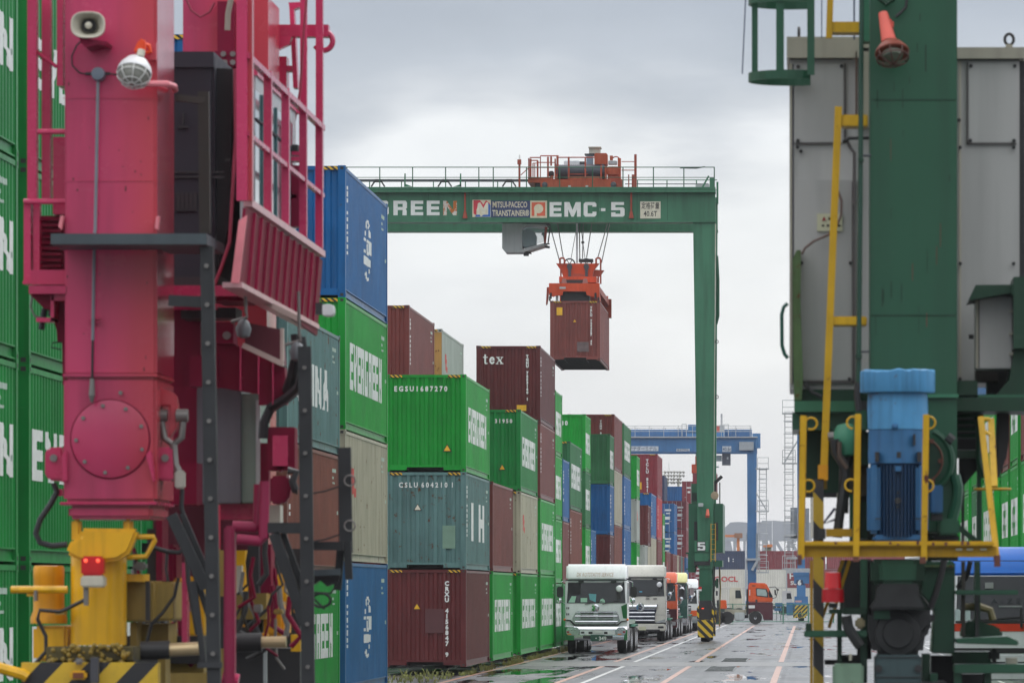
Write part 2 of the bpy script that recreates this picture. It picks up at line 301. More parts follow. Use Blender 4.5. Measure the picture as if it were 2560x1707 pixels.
# ---------------------------------------------------------------- ground
def ground_mat(name='ground', dark=1.0):
    m = bpy.data.materials.new(name); m.use_nodes = True; t = m.node_tree; L = t.links.new; b = t.nodes['Principled BSDF']
    g = N('ShaderNodeNewGeometry', t); pos = g.outputs['Position']
    def noise(sc, det=4, rgh=.5, scale=1.0):
        mp = N('ShaderNodeMapping', t); mp.inputs['Scale'].default_value = sc; L(pos, mp.inputs[0])
        n = N('ShaderNodeTexNoise', t); n.inputs['Scale'].default_value = scale; n.inputs['Detail'].default_value = det; n.inputs['Roughness'].default_value = rgh
        L(mp.outputs[0], n.inputs['Vector']); return n.outputs[0]
    big = noise((.12, .035, 1), 4); patch = noise((.9, .10, 1), 6, .6); fine = noise((6, 2.2, 1), 8, .65); trk = noise((2.6, .008, 1), 4, .6)
    # slab pattern: every slab its own grey
    br = N('ShaderNodeTexBrick', t); br.offset = .0; br.inputs['Scale'].default_value = 1.0
    br.inputs['Brick Width'].default_value = 3.2; br.inputs['Row Height'].default_value = 6.0; br.inputs['Mortar Size'].default_value = .07; br.inputs['Bias'].default_value = 0
    br.inputs['Color1'].default_value = (.052, .054, .059, 1); br.inputs['Color2'].default_value = (.105, .105, .108, 1); br.inputs['Mortar'].default_value = (.018, .018, .02, 1)
    mp = N('ShaderNodeMapping', t); mp.inputs['Location'].default_value = (.7, 3.0, 0); L(pos, mp.inputs[0]); L(mp.outputs[0], br.inputs['Vector'])
    r1 = ramp(t, patch, [(.34, .50), (.5, .95), (.66, 1.30)])
    mx = N('ShaderNodeMix', t, data_type='RGBA', blend_type='MULTIPLY'); mx.inputs[0].default_value = 1; L(br.outputs[0], mx.inputs[6]); L(r1.outputs[0], mx.inputs[7])
    r2 = ramp(t, fine, [(.3, .8), (.7, 1.15)])
    m2 = N('ShaderNodeMix', t, data_type='RGBA', blend_type='MULTIPLY'); m2.inputs[0].default_value = 1; L(mx.outputs[2], m2.inputs[6]); L(r2.outputs[0], m2.inputs[7])
    r5 = ramp(t, trk, [(.38, .70), (.52, 1.0), (.66, 1.12)]); m5 = N('ShaderNodeMix', t, data_type='RGBA', blend_type='MULTIPLY'); m5.inputs[0].default_value = 1; L(m2.outputs[2], m5.inputs[6]); L(r5.outputs[0], m5.inputs[7]); m2 = m5
    # puddles: mirror-smooth water films in the low spots
    pud = noise((.75, .085, 1), 6, .6)
    ru = noise((1.1, .010, 1), 3, .5)
    ad = N('ShaderNodeMath', t, operation='MULTIPLY_ADD'); L(ru, ad.inputs[0]); ad.inputs[1].default_value = .35; L(pud, ad.inputs[2])
    sx_ = N('ShaderNodeSeparateXYZ', t); L(pos, sx_.inputs[0])
    bd = ramp(t, None, [(0.0, 0.0), (.30, 1.0), (.62, 1.0), (.8, 0.0)]); mrx = N('ShaderNodeMapRange', t); L(sx_.outputs[0], mrx.inputs[0]); mrx.inputs[1].default_value = -10.3; mrx.inputs[2].default_value = -5.8; L(mrx.outputs[0], bd.inputs[0])
    a2 = N('ShaderNodeMath', t, operation='MULTIPLY_ADD'); L(bd.outputs[0], a2.inputs[0]); a2.inputs[1].default_value = .065; L(ad.outputs[0], a2.inputs[2]); ad = a2
    pm = ramp(t, ad.outputs[0], [(.735, 0.0), (.79, 1.0)])
    m3 = N('ShaderNodeMix', t, data_type='RGBA'); L(pm.outputs[0], m3.inputs[0]); L(m2.outputs[2], m3.inputs[6]); m3.inputs[7].default_value = (.022, .024, .026, 1)
    L(m3.outputs[2], b.inputs['Base Color'])
    dr = ramp(t, patch, [(.35, .26), (.65, .42)])
    m4 = N('ShaderNodeMix', t, data_type='FLOAT'); L(pm.outputs[0], m4.inputs[0]); L(dr.outputs[0], m4.inputs[2]); m4.inputs[3].default_value = .015
    L(m4.outputs[0], b.inputs['Roughness']); b.inputs['IOR'].default_value = 1.36
    bp = N('ShaderNodeBump', t); bp.inputs['Distance'].default_value = .012; L(fine, bp.inputs['Height'])
    iv = N('ShaderNodeMath', t, operation='MULTIPLY_ADD'); L(pm.outputs[0], iv.inputs[0]); iv.inputs[1].default_value = -.16; iv.inputs[2].default_value = .16
    L(iv.outputs[0], bp.inputs['Strength']); L(bp.outputs[0], b.inputs['Normal'])
    return m
gm = ground_mat()
solo(MB().add([(-2500, -60, 0), (2500, -60, 0), (2500, 6000, 0), (-2500, 6000, 0)], [(0, 1, 2, 3)]), 'ground', gm, None, None, kind='structure')
mk_or = plain('worn orange marking', (.40, .20, .13), .3, noise=.5)
mk_wh = plain('worn white marking', (.5, .5, .48), .3, noise=.3)
def strip(mb, x, w_, y0, y1): mb.add([(x - w_ / 2, y0, .006), (x + w_ / 2, y0, .006), (x + w_ / 2, y1, .006), (x - w_ / 2, y1, .006)], [(0, 1, 2, 3)])
gaps = [(183, 194.5), (247, 249), (330, 333)]
def run(mb, x, w_, y0, y1):
    y = y0
    for a, b_ in gaps:
        strip(mb, x, w_, y, a); y = b_
    strip(mb, x, w_, y, y1)
mb = MB()
strip(mb, -9.92, .13, 60, 470); run(mb, -6.78, .17, 60, 520); run(mb, -3.9, .17, 60, 405); run(mb, -.92, .19, 60, 402)
solo(mb, 'orange_lane_markings', mk_or, None, None, kind='structure')
mb = MB(); run(mb, -6.08, .14, 60, 470); run(mb, 5.3, .12, 60, 300)
solo(mb, 'white_lane_marking', mk_wh, None, None, kind='structure')
mb = MB(); mb.add([(-9.7, 183.6, .003), (5.2, 183.6, .003), (5.2, 193.9, .003), (-9.7, 193.9, .003)], [(0, 1, 2, 3)])
mb.add([(-9.7, 402.5, .003), (30, 402.5, .003), (30, 410, .003), (-9.7, 410, .003)], [(0, 1, 2, 3)])
solo(mb, 'concrete_cross_strip', paint('concrete strip', (.115, .113, .108), .32, 0, .4, 0, scale=.6), None, None, kind='structure')
# steel drain covers along the lane
dm = plain('drain steel', (.16, .17, .17), .35, .6)
for i, (x, y) in enumerate([(-2.75, 176), (-2.6, 199.5)]):
    mb = MB().box(x - .45, x + .45, y - 4.2, y + 4.2, .004, .02)
    for k in range(9): mb.box(x - .42, x + .42, y - 4 + k, y - 3.9 + k, .02, .03)
    solo(mb, 'drain_cover', dm, ['steel drain cover set in the wet lane nearest the camera', 'steel drain cover just beyond the pale concrete strip'][i], 'drain cover', 'steel drain covers in the lane')

# ---------------------------------------------------------------- containers
W2 = 1.219; HC = 2.896; ST = 2.591; L40 = 12.192; L20 = 6.058
DP = .036
PRO = [(0, 0), (.072, 0), (.140, DP), (.210, DP), (.278, 0)]
def profile(u0, u1, pitch=.278, prof=PRO):
    n = max(1, round((u1 - u0) / pitch)); k = (u1 - u0) / n; sc = k / pitch; out = []
    for i in range(n):
        for a, d in prof[:-1]: out.append((u0 + i * k + a * sc, d))
    out.append((u1, 0)); return out
def sheet(mb, pr, z0, z1, f):
    vs = [f(u, d, z) for u, d in pr for z in (z0, z1)]
    mb.add(vs, [(2 * i, 2 * i + 2, 2 * i + 3, 2 * i + 1) for i in range(len(pr) - 1)])
def drape(polys, pr, f, name, lift=.006):
    """cut flat lettering along the corrugation and lay it over the profile, a paint film proud of the steel"""
    bm = bmesh.new()
    for p in polys:
        try: bm.faces.new([bm.verts.new((x, 0, y)) for x, y in p])
        except ValueError: pass
    if pr:
        lo = min(v.co.x for v in bm.verts); hi = max(v.co.x for v in bm.verts)
        for u, d in pr:
            if lo < u < hi: bmesh.ops.bisect_plane(bm, geom=bm.verts[:] + bm.edges[:] + bm.faces[:], plane_co=(u, 0, 0), plane_no=(1, 0, 0))
        us = [p[0] for p in pr]
        def dep(u):
            for i in range(len(pr) - 1):
                if pr[i][0] - 1e-6 <= u <= pr[i + 1][0] + 1e-6:
                    k = (u - pr[i][0]) / max(1e-9, pr[i + 1][0] - pr[i][0]); return pr[i][1] * (1 - k) + pr[i + 1][1] * k
            return 0
    else: dep = lambda u: 0
    for v in bm.verts: v.co = Vector(f(v.co.x, dep(v.co.x) - lift, v.co.z))
    me = bpy.data.meshes.new(name); bm.to_mesh(me); bm.free(); return me
SIDEX = W2 - .012
def side_pr(Lc): return profile(.17, Lc - .17)
END_PR = profile(-1.06, 1.06, .265, [(0, 0), (.085, 0), (.125, .042), (.225, .042), (.265, 0)])
CM = {}
def cmesh(key, fn):
    if key not in CM: CM[key] = fn()
    return CM[key]
def m_frame(Lc, H, mat, tunnel):
    mb = MB(); pw = .155
    for sx in (-1, 1):
        a, b_ = sx * W2, sx * (W2 - pw)
        for y0, y1 in ((0, .16), (Lc - .16, Lc)): mb.box(a, b_, y0, y1, .118, H - .118)
        for y0, y1 in ((-.006, .178), (Lc - .178, Lc + .006)):
            for z0, z1 in ((0, .118), (H - .118, H)): mb.box(sx * (W2 + .006), sx * (W2 - .162), y0, y1, z0, z1)
        mb.box(sx * (W2 - .004), sx * (W2 - .07), .178, Lc - .178, H - .10, H - .03)       # top side rail
        mb.box(sx * (W2 - .05), sx * (W2 - .095), .178, Lc - .178, .012, .19)               # bottom side rail, set back
        mb.box(sx * (W2 - .01), sx * (W2 - .05), .178, Lc - .178, .012, .035)
        mb.box(sx * (W2 - .01), sx * (W2 - .05), .178, Lc - .178, .17, .19)
    for y0, y1 in ((.004, .08), (Lc - .08, Lc - .004)):
        mb.box(-W2 + .162, W2 - .162, y0, y1, H - .10, H - .012)
        if tunnel and y0 < 1:
            mb.box(-W2 + .162, -.55, y0, y1, .05, .20); mb.box(.55, W2 - .162, y0, y1, .05, .20); mb.box(-.55, .55, y0 + .004, y1 - .004, .14, .20)
        else: mb.box(-W2 + .162, W2 - .162, y0, y1, .03, .20)
    n0 = len(mb.f)
    for sx in (-1, 1):
        for z in (.03, H - .088):
            for y in (.05, Lc - .11): mb.box(sx * (W2 + .0062), sx * (W2 + .008), y, y + .07, z, z + .055)
            x = sx * (W2 - .075); mb.box(x - .035, x + .035, -.009, -.0062, z, z + .06)
    me = mb.mesh('frame', mat); me.materials.append(dark)
    for p_ in me.polygons:
        if p_.index >= n0: p_.material_index = 1
    return me
def m_side(Lc, H, mat, sx):
    mb = MB(); pr = side_pr(Lc)
    sheet(mb, pr, .19, H - .10, lambda u, d, z: (sx * (SIDEX - d), u, z)); return mb.mesh('side_panel', mat)
def m_end(Lc, H, mat, far):
    mb = MB()
    f = (lambda u, d, z: (u, Lc - .02 - d, z)) if far else (lambda u, d, z: (u, .02 + d, z))
    sheet(mb, END_PR, .20, H - .10, f); return mb.mesh('end_panel', mat)
def m_roof(Lc, H, mat):
    mb = MB(); mb.box(-W2 + .06, W2 - .06, .07, Lc - .07, H - .045, H - .03)
    for k in range(int(Lc / .35)): mb.box(-W2 + .2, W2 - .2, .25 + k * .35, .35 + k * .35, H - .03, H - .018)
    return mb.mesh('roof', mat)
def m_floor(Lc, H, mat):
    mb = MB(); mb.box(-W2 + .1, W2 - .1, .08, Lc - .08, .16, .185)
    for k in range(int(Lc / .5)): mb.box(-W2 + .1, W2 - .1, .3 + k * .5, .345 + k * .5, .035, .16)
    if Lc > 10:
        for sx in (-1, 1): mb.box(sx * .50, sx * .54, .1, 3.6, .03, .16)
    return mb.mesh('floor', mat)
def m_door(Lc, H, mat, s):
    mb = MB(); x0, x1 = (-1.06, -.005) if s < 0 else (.005, 1.06)
    mb.box(x0, x1, -.004 + .03, .07, .14, H - .11)
    for k in range(4):
        z = .25 + k * (H - .5) / 4; mb.box(x0 + .08, x1 - .08, .012, .026, z, z + .35)
    return mb.mesh('door', mat)
def m_bars(Lc, H, mat, s, q):
    x = s * (.22 + .5 * q); mb = MB().cyl((x, .0, .06), (x, .0, H - .05), .022, 6)
    mb.box(x - .02, x + .22 * (1 if q else -1) * s, -.02, .0, 1.1, 1.15); return mb.mesh('locking_bar', mat)
steel = plain('galvanised steel', (.42, .43, .44), .38, .8)
dark = plain('dark underside', (.035, .033, .032), .7)
white_p = plain('white lettering', (.72, .74, .72), .4, coat=.2, noise=.08)
red_p = plain('faded red lettering', (.55, .09, .08), .5, noise=.2)
yel_p = plain('yellow decal', (.75, .42, .02), .45, noise=.12)
black_p = plain('black print', (.02, .02, .02), .5)
haz_s = stripes('container edge stripes', (.72, .42, .02), (.015, .015, .015), 7.5, (1, 0, 1.2))
PAINT = {
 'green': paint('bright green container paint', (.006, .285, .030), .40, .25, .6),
 'green0': paint('shaded lane green container paint', (.006, .185, .034), .44, .25, .7),  # lane shade mixed into the green base colour
 'green2': paint('deep green container paint', (.006, .20, .040), .42, .1, .45),
 'green3': paint('faded green container paint', (.030, .165, .060), .5, .35, .7),
 'teal': paint('weathered teal container paint', (.100, .195, .190), .5, .9, 1.0, var=.14),
 'blue': paint('blue container paint', (.005, .105, .30), .40, .35, .7),
 'blue2': paint('faded blue container paint', (.015, .115, .29), .45, .3, .5),
 'navy': paint('dark blue container paint', (.025, .045, .105), .45, .2, .5),
 'brown': paint('red brown container paint', (.17, .038, .033), .42, .5, .8),
 'brown2': paint('dark brown container paint', (.105, .020, .021), .42, .25, .5),
 'brown3': paint('lighter red brown container paint', (.215, .060, .050), .42, .4, .7),
 'rust': paint('rusty brown container paint', (.19, .060, .042), .55, .6, .8),
 'maroon': paint('maroon container paint', (.235, .032, .042), .42, .2, .4),
 'red': paint('red container paint', (.46, .035, .045), .42, .2, .4),
 'beige': paint('beige container paint', (.42, .40, .30), .48, .75, 1.0, var=.10),
 'grey': paint('pale grey container paint', (.36, .39, .36), .5, .4, .7, var=.08),
 'cream': paint('white reefer paint', (.66, .65, .58), .45, .2, .4, var=.05),
}
def poly_text(txt, h, wscale, u0, z0, gap=.16):
    gl, wd = glyphs(txt, h, wscale, gap); return [[(u0 + x, z0 + y) for x, y in p] for ch, ps in gl for p in ps], wd
def arcpoly(cx, cz, r0, r1, a0, a1, n=8, sx=1.0):
    out = []
    for k in range(n):
        a, b_ = R(a0 + (a1 - a0) * k / n), R(a0 + (a1 - a0) * (k + 1) / n)
        out.append([(cx + math.cos(a) * r0 * sx, cz + math.sin(a) * r0), (cx + math.cos(a) * r1 * sx, cz + math.sin(a) * r1), (cx + math.cos(b_) * r1 * sx, cz + math.sin(b_) * r1), (cx + math.cos(b_) * r0 * sx, cz + math.sin(b_) * r0)])
    return out
def side_art(kind, Lc, H):
    """polygons (u along the side, z) and their colour"""
    k = Lc / L40; W = []
    if kind == 'ever':
        h = .36 * H
        p, wd = poly_text('EVERGREEN', h, 1.0 * k if k < 1 else 1.02, 0, .32 * H, .13 if k == 1 else .12)
        s = (9.2 * k) / wd
        return [([[(1.35 * k + x * s, z) for x, z in q] for q in p], white_p)]
    if kind == 'everw':
        p, wd = poly_text('EVERGREEN', .26 * H, 1.0, 0, .42 * H, .14); s = 11.35 / wd
        return [([[(.42 + x * s, z) for x, z in q] for q in p], white_p)]
    if kind == 'china':
        p, wd = poly_text('CHINA', .33 * H, 1.5, 0, .33 * H, .25); s = (7.2 * k) / wd
        return [([[(2.3 * k + x * s, z) for x, z in q] for q in p], white_p)]
    if kind == 'faded_china':
        p, wd = poly_text('I H', .40 * H, 2.2, 0, .30 * H, .2); s = (6.6 * k) / wd
        return [([[(2.9 * k + x * s, z) for x, z in q] for q in p], white_p)]
    if kind == 'logo':
        U0, V0, UW, VH = 5.3 * k, .24 * H, 2.1 * k, .49 * H
        A = [[(.42, 1), (.2, .93), (.32, .92), (.45, .96)], [(.42, 1), (.45, .96), (.6, .93), (.5, .86), (.62, .87), (.75, .93), (.62, 1)], [(.2, .93), (.32, .92), (.42, .84), (.34, .83)], _r(.10, .24, .72, .80), [(.60, .74), (.90, .74), (.85, .84), (.70, .86)],
             _r(0, .25, .63, .68), _r(0, .25, .44, .49), _r(.40, .62, .63, .68), _r(.62, .98, .46, .68), _r(.34, .62, .43, .49), _r(.42, .52, .49, .61), _r(0, .58, .25, .39), _r(.62, .86, .26, .38), _r(.60, .80, .15, .22),
             [(.10, .10), (.30, .15), (.38, .09), (.24, .05)], [(.24, .05), (.40, 0), (.66, .03), (.66, .08), (.44, .06), (.38, .09)]]
        A = [[(U0 + a * UW, V0 + b_ * VH) for a, b_ in q] for q in A]
        return [(A, white_p)]
    if kind == 'redmark':
        c = 1.9 * k
        return [([_r(c, c + .5, .66 * H, .72 * H), [(c + .1, .52 * H), (c + .45, .52 * H), (c + .9, .66 * H), (c, .66 * H)], [(c - .1, .60 * H), (c + .1, .58 * H), (c, .70 * H), (c - .1, .72 * H)], _r(c + .7, c + 1.2, .50 * H, .57 * H)], red_p)]
    if kind == 'idm':
        u = .85 * Lc; return [([_r(u, u + .9 * k, .845 * H, .875 * H), _r(u, u + .5 * k, .79 * H, .81 * H), _r(u + .05, u + .7 * k, .75 * H, .765 * H), _r(.985 * Lc - .3, .985 * Lc - .2, .50 * H, .53 * H)], plain('faint white lettering', (.40, .50, .43), .5))]
    if kind == 'cols':       # column of small white marks down the near end of the side
        out = []
        random.seed(int(Lc * 7 + H * 100))
        z = .86 * H
        while z > .30 * H:
            h = random.uniform(.05, .13); 
            if random.random() < .78: out.append(_r(.62, .62 + random.uniform(.16, .32), z - h, z))
            z -= h + random.uniform(.03, .07)
        return [(out, white_p)]
    if kind == 'vert':       # large white word running down the side
        p = []; z = .80 * H
        for i in range(9):
            h = .115 + .03 * (i % 2)
            if i != 4: p += [[(1.0 + .15 * (i % 3), z - h), (1.75, z - h), (1.9 - .1 * (i % 2), z), (1.1, z)]]
            z -= h + .055
        return [(p, white_p)]
    return []
def add_mesh(name, me, parent, loc=(0, 0, 0)):
    o = bpy.data.objects.new(name, me); COL.objects.link(o); o.parent = parent; o.location = loc; return o
def container(label, xr, y0, z0, Lc, H, col, arts=(), front=None, doors=False, yaw=0, group=None, hz=None, tunnel=None):
    """xr: world x of the long side facing the lane; y0: near end"""
    m = PAINT[col]
    if y0 < 260 and 'idm' not in arts: arts = tuple(arts) + ('idm',)
    if yaw == 0: loc = (xr - W2, y0, z0)
    else: loc = (xr + W2, y0 + Lc, z0)
    t = thing('shipping_container', label, 'container', loc, group, R(yaw))
    tn = (Lc > 10 and H > 2.7) if tunnel is None else tunnel
    add_mesh('frame', cmesh(('f', Lc, H, col, tn), lambda: m_frame(Lc, H, m, tn)), t)
    for sx in (1, -1): add_mesh('side_panel', cmesh(('s', Lc, H, col, sx), lambda: m_side(Lc, H, m, sx)), t)
    if doors:
        for s in (-1, 1):
            d = add_mesh('door', cmesh(('d', Lc, H, col, s), lambda: m_door(Lc, H, m, s)), t)
            for q in (0, 1): add_mesh('locking_bar', cmesh(('b', H, s, q), lambda: m_bars(Lc, H, steel, s, q)), d)
    else: add_mesh('end_panel', cmesh(('e', H, col), lambda: m_end(Lc, H, m, False)), t)
    add_mesh('end_panel', cmesh(('e2', Lc, H, col), lambda: m_end(Lc, H, m, True)), t)
    add_mesh('roof', cmesh(('r', Lc, H, col), lambda: m_roof(Lc, H, m)), t)
    add_mesh('floor', cmesh(('fl', Lc, H), lambda: m_floor(Lc, H, dark)), t)
    for a in arts:
        for j, (polys, mat) in enumerate(side_art(a, Lc, H)):
            if not polys: continue
            def mk():
                me = drape(polys, side_pr(Lc), (lambda u, d, z: (SIDEX - d, u, z)) if yaw == 0 else (lambda u, d, z: (-SIDEX + d, 0, z) if False else (SIDEX - d, u, z)), 'lettering'); me.materials.append(mat); return me
            add_mesh('side_lettering', cmesh(('a', a, Lc, H, j), mk), t)
    if hz is None: hz = H > 2.7
    if hz:
        def mk():
            mb = MB()
            for s in (-1, 1): mb.box(s * 1.05, s * .68, -.002, .004, H - .095, H - .02)
            return mb.mesh('hazard_stripes', haz_s)
        add_mesh('hazard_stripes', cmesh(('hz', H), mk), t)
    if front: front(t, H)
    return t
# marks on the near end (drawn on the corrugated end panel)
def end_text(t, txt, h, x, z, bold=.01, vert=False, mat=None, name='container_number', sx=1.0):
    me = text_mb(txt, h, x, z, .014, bold=bold, vert=vert, sx=sx).mesh(name, mat or white_p); add_mesh(name, me, t)
def end_tri(t, x, z, s=.2, inner=yel_p, edge=black_p):
    mb = MB().prism([(x - s * .62, z), (x + s * .62, z), (x, z + s * 1.05)], .006, .012)
    o = add_mesh('warning_triangle', mb.mesh('warning_triangle', edge), t)
    add_mesh('triangle_face', MB().prism([(x - s * .46, z + s * .1), (x + s * .46, z + s * .1), (x, z + s * .88)], .002, .006).mesh('triangle_face', inner), o)
def end_patch(t, x0, x1, z0, z1, mat, name='repair_patch'):
    add_mesh(name, MB().box(x0, x1, .008, .016, z0, z1).mesh(name, mat), t)
def serif_tex(t, x, z, h):
    S = [(0, 0)]; P_ = []
    def r_(a, b_, c_, d): P_.append([(a, c_), (b_, c_), (b_, d), (a, d)])
    r_(.14, .30, .12, .92); r_(.0, .14, .60, .70); r_(.30, .46, .60, .70); P_.append([(.14, .12), (.22, .0), (.40, .0), (.48, .10), (.30, .12)])
    e0 = .62
    P_ += [[(e0 + .26 + math.cos(R(a)) * r0, .35 + math.sin(R(a)) * r0 * 1.32) for a, r0 in ((q, .12), (q, .27), (q + 24, .27), (q + 24, .12))] for q in range(24, 330, 24)]
    P_.append([(e0 + .10, .33), (e0 + .50, .33), (e0 + .52, .42), (e0 + .10, .42)])
    x0 = 1.28
    P_.append([(x0 + .06, .62), (x0 + .42, .08), (x0 + .60, .08), (x0 + .24, .62)]); P_.append([(x0 + .10, .08), (x0 + .27, .30), (x0 + .22, .37), (x0 + .02, .08)]); P_.append([(x0 + .36, .40), (x0 + .42, .33), (x0 + .58, .62), (x0 + .50, .62)])
    r_(x0 - .02, x0 + .32, .62, .69); r_(x0 + .40, x0 + .66, .62, .69); r_(x0 - .06, x0 + .20, .0, .08); r_(x0 + .34, x0 + .68, .0, .08)
    mb = MB()
    for p in P_: mb.prism([(x + a * h, z + b_ * h) for a, b_ in p], .004, .010)
    add_mesh('lettering', mb.mesh('lettering', white_p), t)
NUM = lambda txt, x, H, h=.10: (lambda t, HH: end_text(t, txt, h, x, HH - .42, vert=True))
# ---------------------------------------------------------------- left block, row beside the lane
XR, XR2, BZ = -10.15, -13.0, .24
GL_ = 'containers stacked left of the lane'
def stack(y0, Lc, H, levels, xr=XR, yaw=0, group=GL_):
    for i, lv in enumerate(levels):
        if lv is None: continue
        col, label, arts = lv[:3]; kw = lv[3] if len(lv) > 3 else {}
        container(label, xr, y0, BZ + i * H, Lc, H, col, arts, yaw=yaw, group=group, **kw)
E = ('ever',); EW = ('everw',)
def f_egsu(t, H):
    end_text(t, 'E G S U 1 6 8 7 2 7 0', .15, -.92, H - .50, .008, sx=.88)
    end_tri(t, .66, .60, .22)
def f_cslu(t, H):
    end_text(t, 'C S L U  6 0 4 2 1 0  1', .15, -.78, H - .46, .006, sx=.86)
    end_tri(t, -.22, H - 1.15, .20, plain('cream decal', (.65, .62, .5), .5), black_p)
    end_patch(t, .52, .90, .62, 1.30, plain('pale repaint patch', (.16, .27, .20), .5, noise=.1))
def f_cru(t, H):
    end_text(t, 'CRXU 4156847 9', .13, .65, H - .48, vert=True)
    end_tri(t, -.24, H - 1.20, .20, yel_p, PAINT['brown2'])
    end_patch(t, 0, .56, 1.0, 1.72, plain('repaint square', (.095, .030, .033), .5, noise=.08))
def f_tex(t, H):
    serif_tex(t, -.97, H - .70, .40)
    end_text(t, 'TGHU 7653160 1', .10, .72, H - .45, vert=True)
    end_patch(t, .32, .68, .42, .64, yel_p, 'yellow_decal')
def f_blue(t, H): end_text(t, 'CSNU 6982135 5', .155, .12, H - .42, .01, vert=True)
def f_brv(t, H): end_text(t, 'CRXU 908276 3', .13, .28, H - .5, .01, vert=True); end_tri(t, .30, .10, .24)
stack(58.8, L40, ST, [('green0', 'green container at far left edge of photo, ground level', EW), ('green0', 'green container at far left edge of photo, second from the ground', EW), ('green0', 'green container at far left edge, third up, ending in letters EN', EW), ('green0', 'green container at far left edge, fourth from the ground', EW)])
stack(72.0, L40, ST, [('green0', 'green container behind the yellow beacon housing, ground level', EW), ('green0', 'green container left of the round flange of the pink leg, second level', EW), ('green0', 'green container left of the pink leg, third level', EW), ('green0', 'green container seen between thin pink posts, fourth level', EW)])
stack(92.7, L40, HC, [('green2', 'green container behind the yellow pink crane bogie, ground level', E), ('green2', 'green container hidden behind the pink leg, second level', E), ('brown', 'brown container behind the pink crane machine house', ()), ('blue', 'blue container showing only its corner above the dark machine house', ('logo',), dict(front=f_blue))])
stack(107.7, L40, ST, [('green', 'green ground container right of the dark trestle post', E), ('rust', 'rusty brown container right of the dark trestle, middle of its stack', ('cols',)), ('teal', 'teal container with white letters beside the pink railing, topmost of its stack', ('china',))])
stack(121.3, L40, HC, [('blue2', 'blue container with white round logo, on the ground beside the brown one', ('logo', 'cols')), ('beige', 'beige container with red mark beside the dark trestle', ('redmark',)), ('green', 'large green container with white lettering under the tall blue one', E), ('blue', 'blue container with white round logo on top of the tallest near stack', ('logo', 'cols'), dict(front=f_blue))])
stack(164.2, L40, HC, [('brown2', 'dark brown ground container with yellow triangle, under the teal one', (), dict(front=f_cru)), ('teal', 'teal container with white triangle and pale patch on its end', ('faded_china', 'cols'), dict(front=f_cslu)), ('green', 'bright green container with yellow triangle and white number across its end', E, dict(front=f_egsu))])
stack(178.2, L40, HC, [('green', 'green ground container just right of the dark brown one', E), ('brown', 'brown container over green, just right of the teal one', ())])
def f_g3(t, H): end_text(t, '3 1 9 5 0', .14, .30, H - .48, .008, sx=.88); end_tri(t, .56, .75, .2)
stack(195.6, L40, HC, [('green', 'green ground container under the beige one with rusty post', E), ('beige', 'beige container with rusty corner post, under a green one', ('redmark',)), ('green2', 'green container with yellow triangle below the dark brown three-letter container', E, dict(front=f_g3))])
stack(210.0, L40, HC, [('green', 'green ground container left of the first white truck', E), ('green', 'green second-level container left of the first white truck', E), ('brown', 'brown container directly under the one with three white letters', ('cols',)), ('brown2', 'dark brown container with three white lowercase letters on its end, atop its stack', ('cols',), dict(front=f_tex))])
stack(222.7, L20, ST, [('green2', 'short green ground container against the left side of the first truck', E), ('green', 'short green container second up, beside the dark brown three-letter stack', E), ('green', 'short green container third up, beside the dark brown three-letter stack', E), ('green', 'short green container topmost, beside the dark brown three-letter stack', E)])
stack(229.6, L20, ST, [('green2', 'short green ground container hidden behind the first truck', ()), ('brown', 'short brown container under a short blue one', ()), ('blue', 'short blue container wedged between two green stacks', ('cols',))])
stack(236.6, L40, HC, [('brown', 'brown ground container behind the first truck', ()), ('rust', 'brown container under a green one, above the first truck', ('cols',)), ('green3', 'weathered green container over a brown one, third level', E)])
def f_g5(t, H): end_text(t, '5 4 2 8 0', .2, -.5, H - .5, .015, sx=.9)
stack(252.8, L20, ST, [('green', 'short green ground container behind the truck roofs', E), ('green', 'short green container second up, above the first truck roof', E), ('green3', 'short green container third up in the all-green narrow stack', E), ('green', 'short bright green container topmost of the narrow all-green stack', E, dict(front=f_g5))])
stack(259.4, L20, ST, [('blue2', 'short blue ground container behind the trucks', ()), ('blue2', 'short faded blue container two high, behind the green stack', ('cols',))])
stack(284.1, L20, ST, [('brown', 'short brown ground container behind the second truck', ()), ('brown2', 'short dark brown container under the bright blue one', ('cols',), dict(front=NUM('TGHU 314', .0, ST))), ('blue', 'short bright blue container with white word on its side', ('vert',), dict(front=NUM('FBIU 5176182', .0, ST))), ('green3', 'short weathered green container on top of a blue one', E, dict(front=lambda t, H: end_text(t, '3 9 1 2', .2, -.9, H - .6, .015)))])
stack(290.7, L40, HC, [('brown', 'brown ground container far behind the second truck', ()), ('rust', 'rusty brown container under a beige one, midway down the row', ()), ('beige', 'beige container under a brown one, midway down the row', ()), ('brown', 'brown container topmost, left of the tall green one', (), dict(front=NUM('TCNU 865', .5, HC)))])
stack(305.8, L40, HC, [('blue2', 'blue ground container behind the second truck', ('vert',)), ('blue', 'blue container second up, left of the green and beige stack', ('vert',)), ('blue', 'blue container third up under the tall green one', ('vert',)), ('green3', 'weathered green container topmost, nearest to the blue crane beam', E)])
stack(328.8, L20, ST, [('green', 'short green ground container above the second truck roof', ()), ('green', 'short green container under a grey one, above the second truck', E), ('grey', 'short pale grey container under a green one, left of the red one', ('redmark',)), ('green', 'short bright green container left of the topmost maroon one', E)])
stack(345.3, L20, ST, [('beige', 'short beige ground container beyond the second truck', ()), ('grey', 'short pale grey container with rusty edge over the second truck', ())])
stack(352.2, L20, ST, [('grey', 'short pale ground container beyond the second truck', ()), ('beige', 'short beige container under a dark brown one', ()), ('brown2', 'short dark brown container with a white number down its end', ('cols',), dict(front=NUM('CRXU 41', -.6, ST)))])
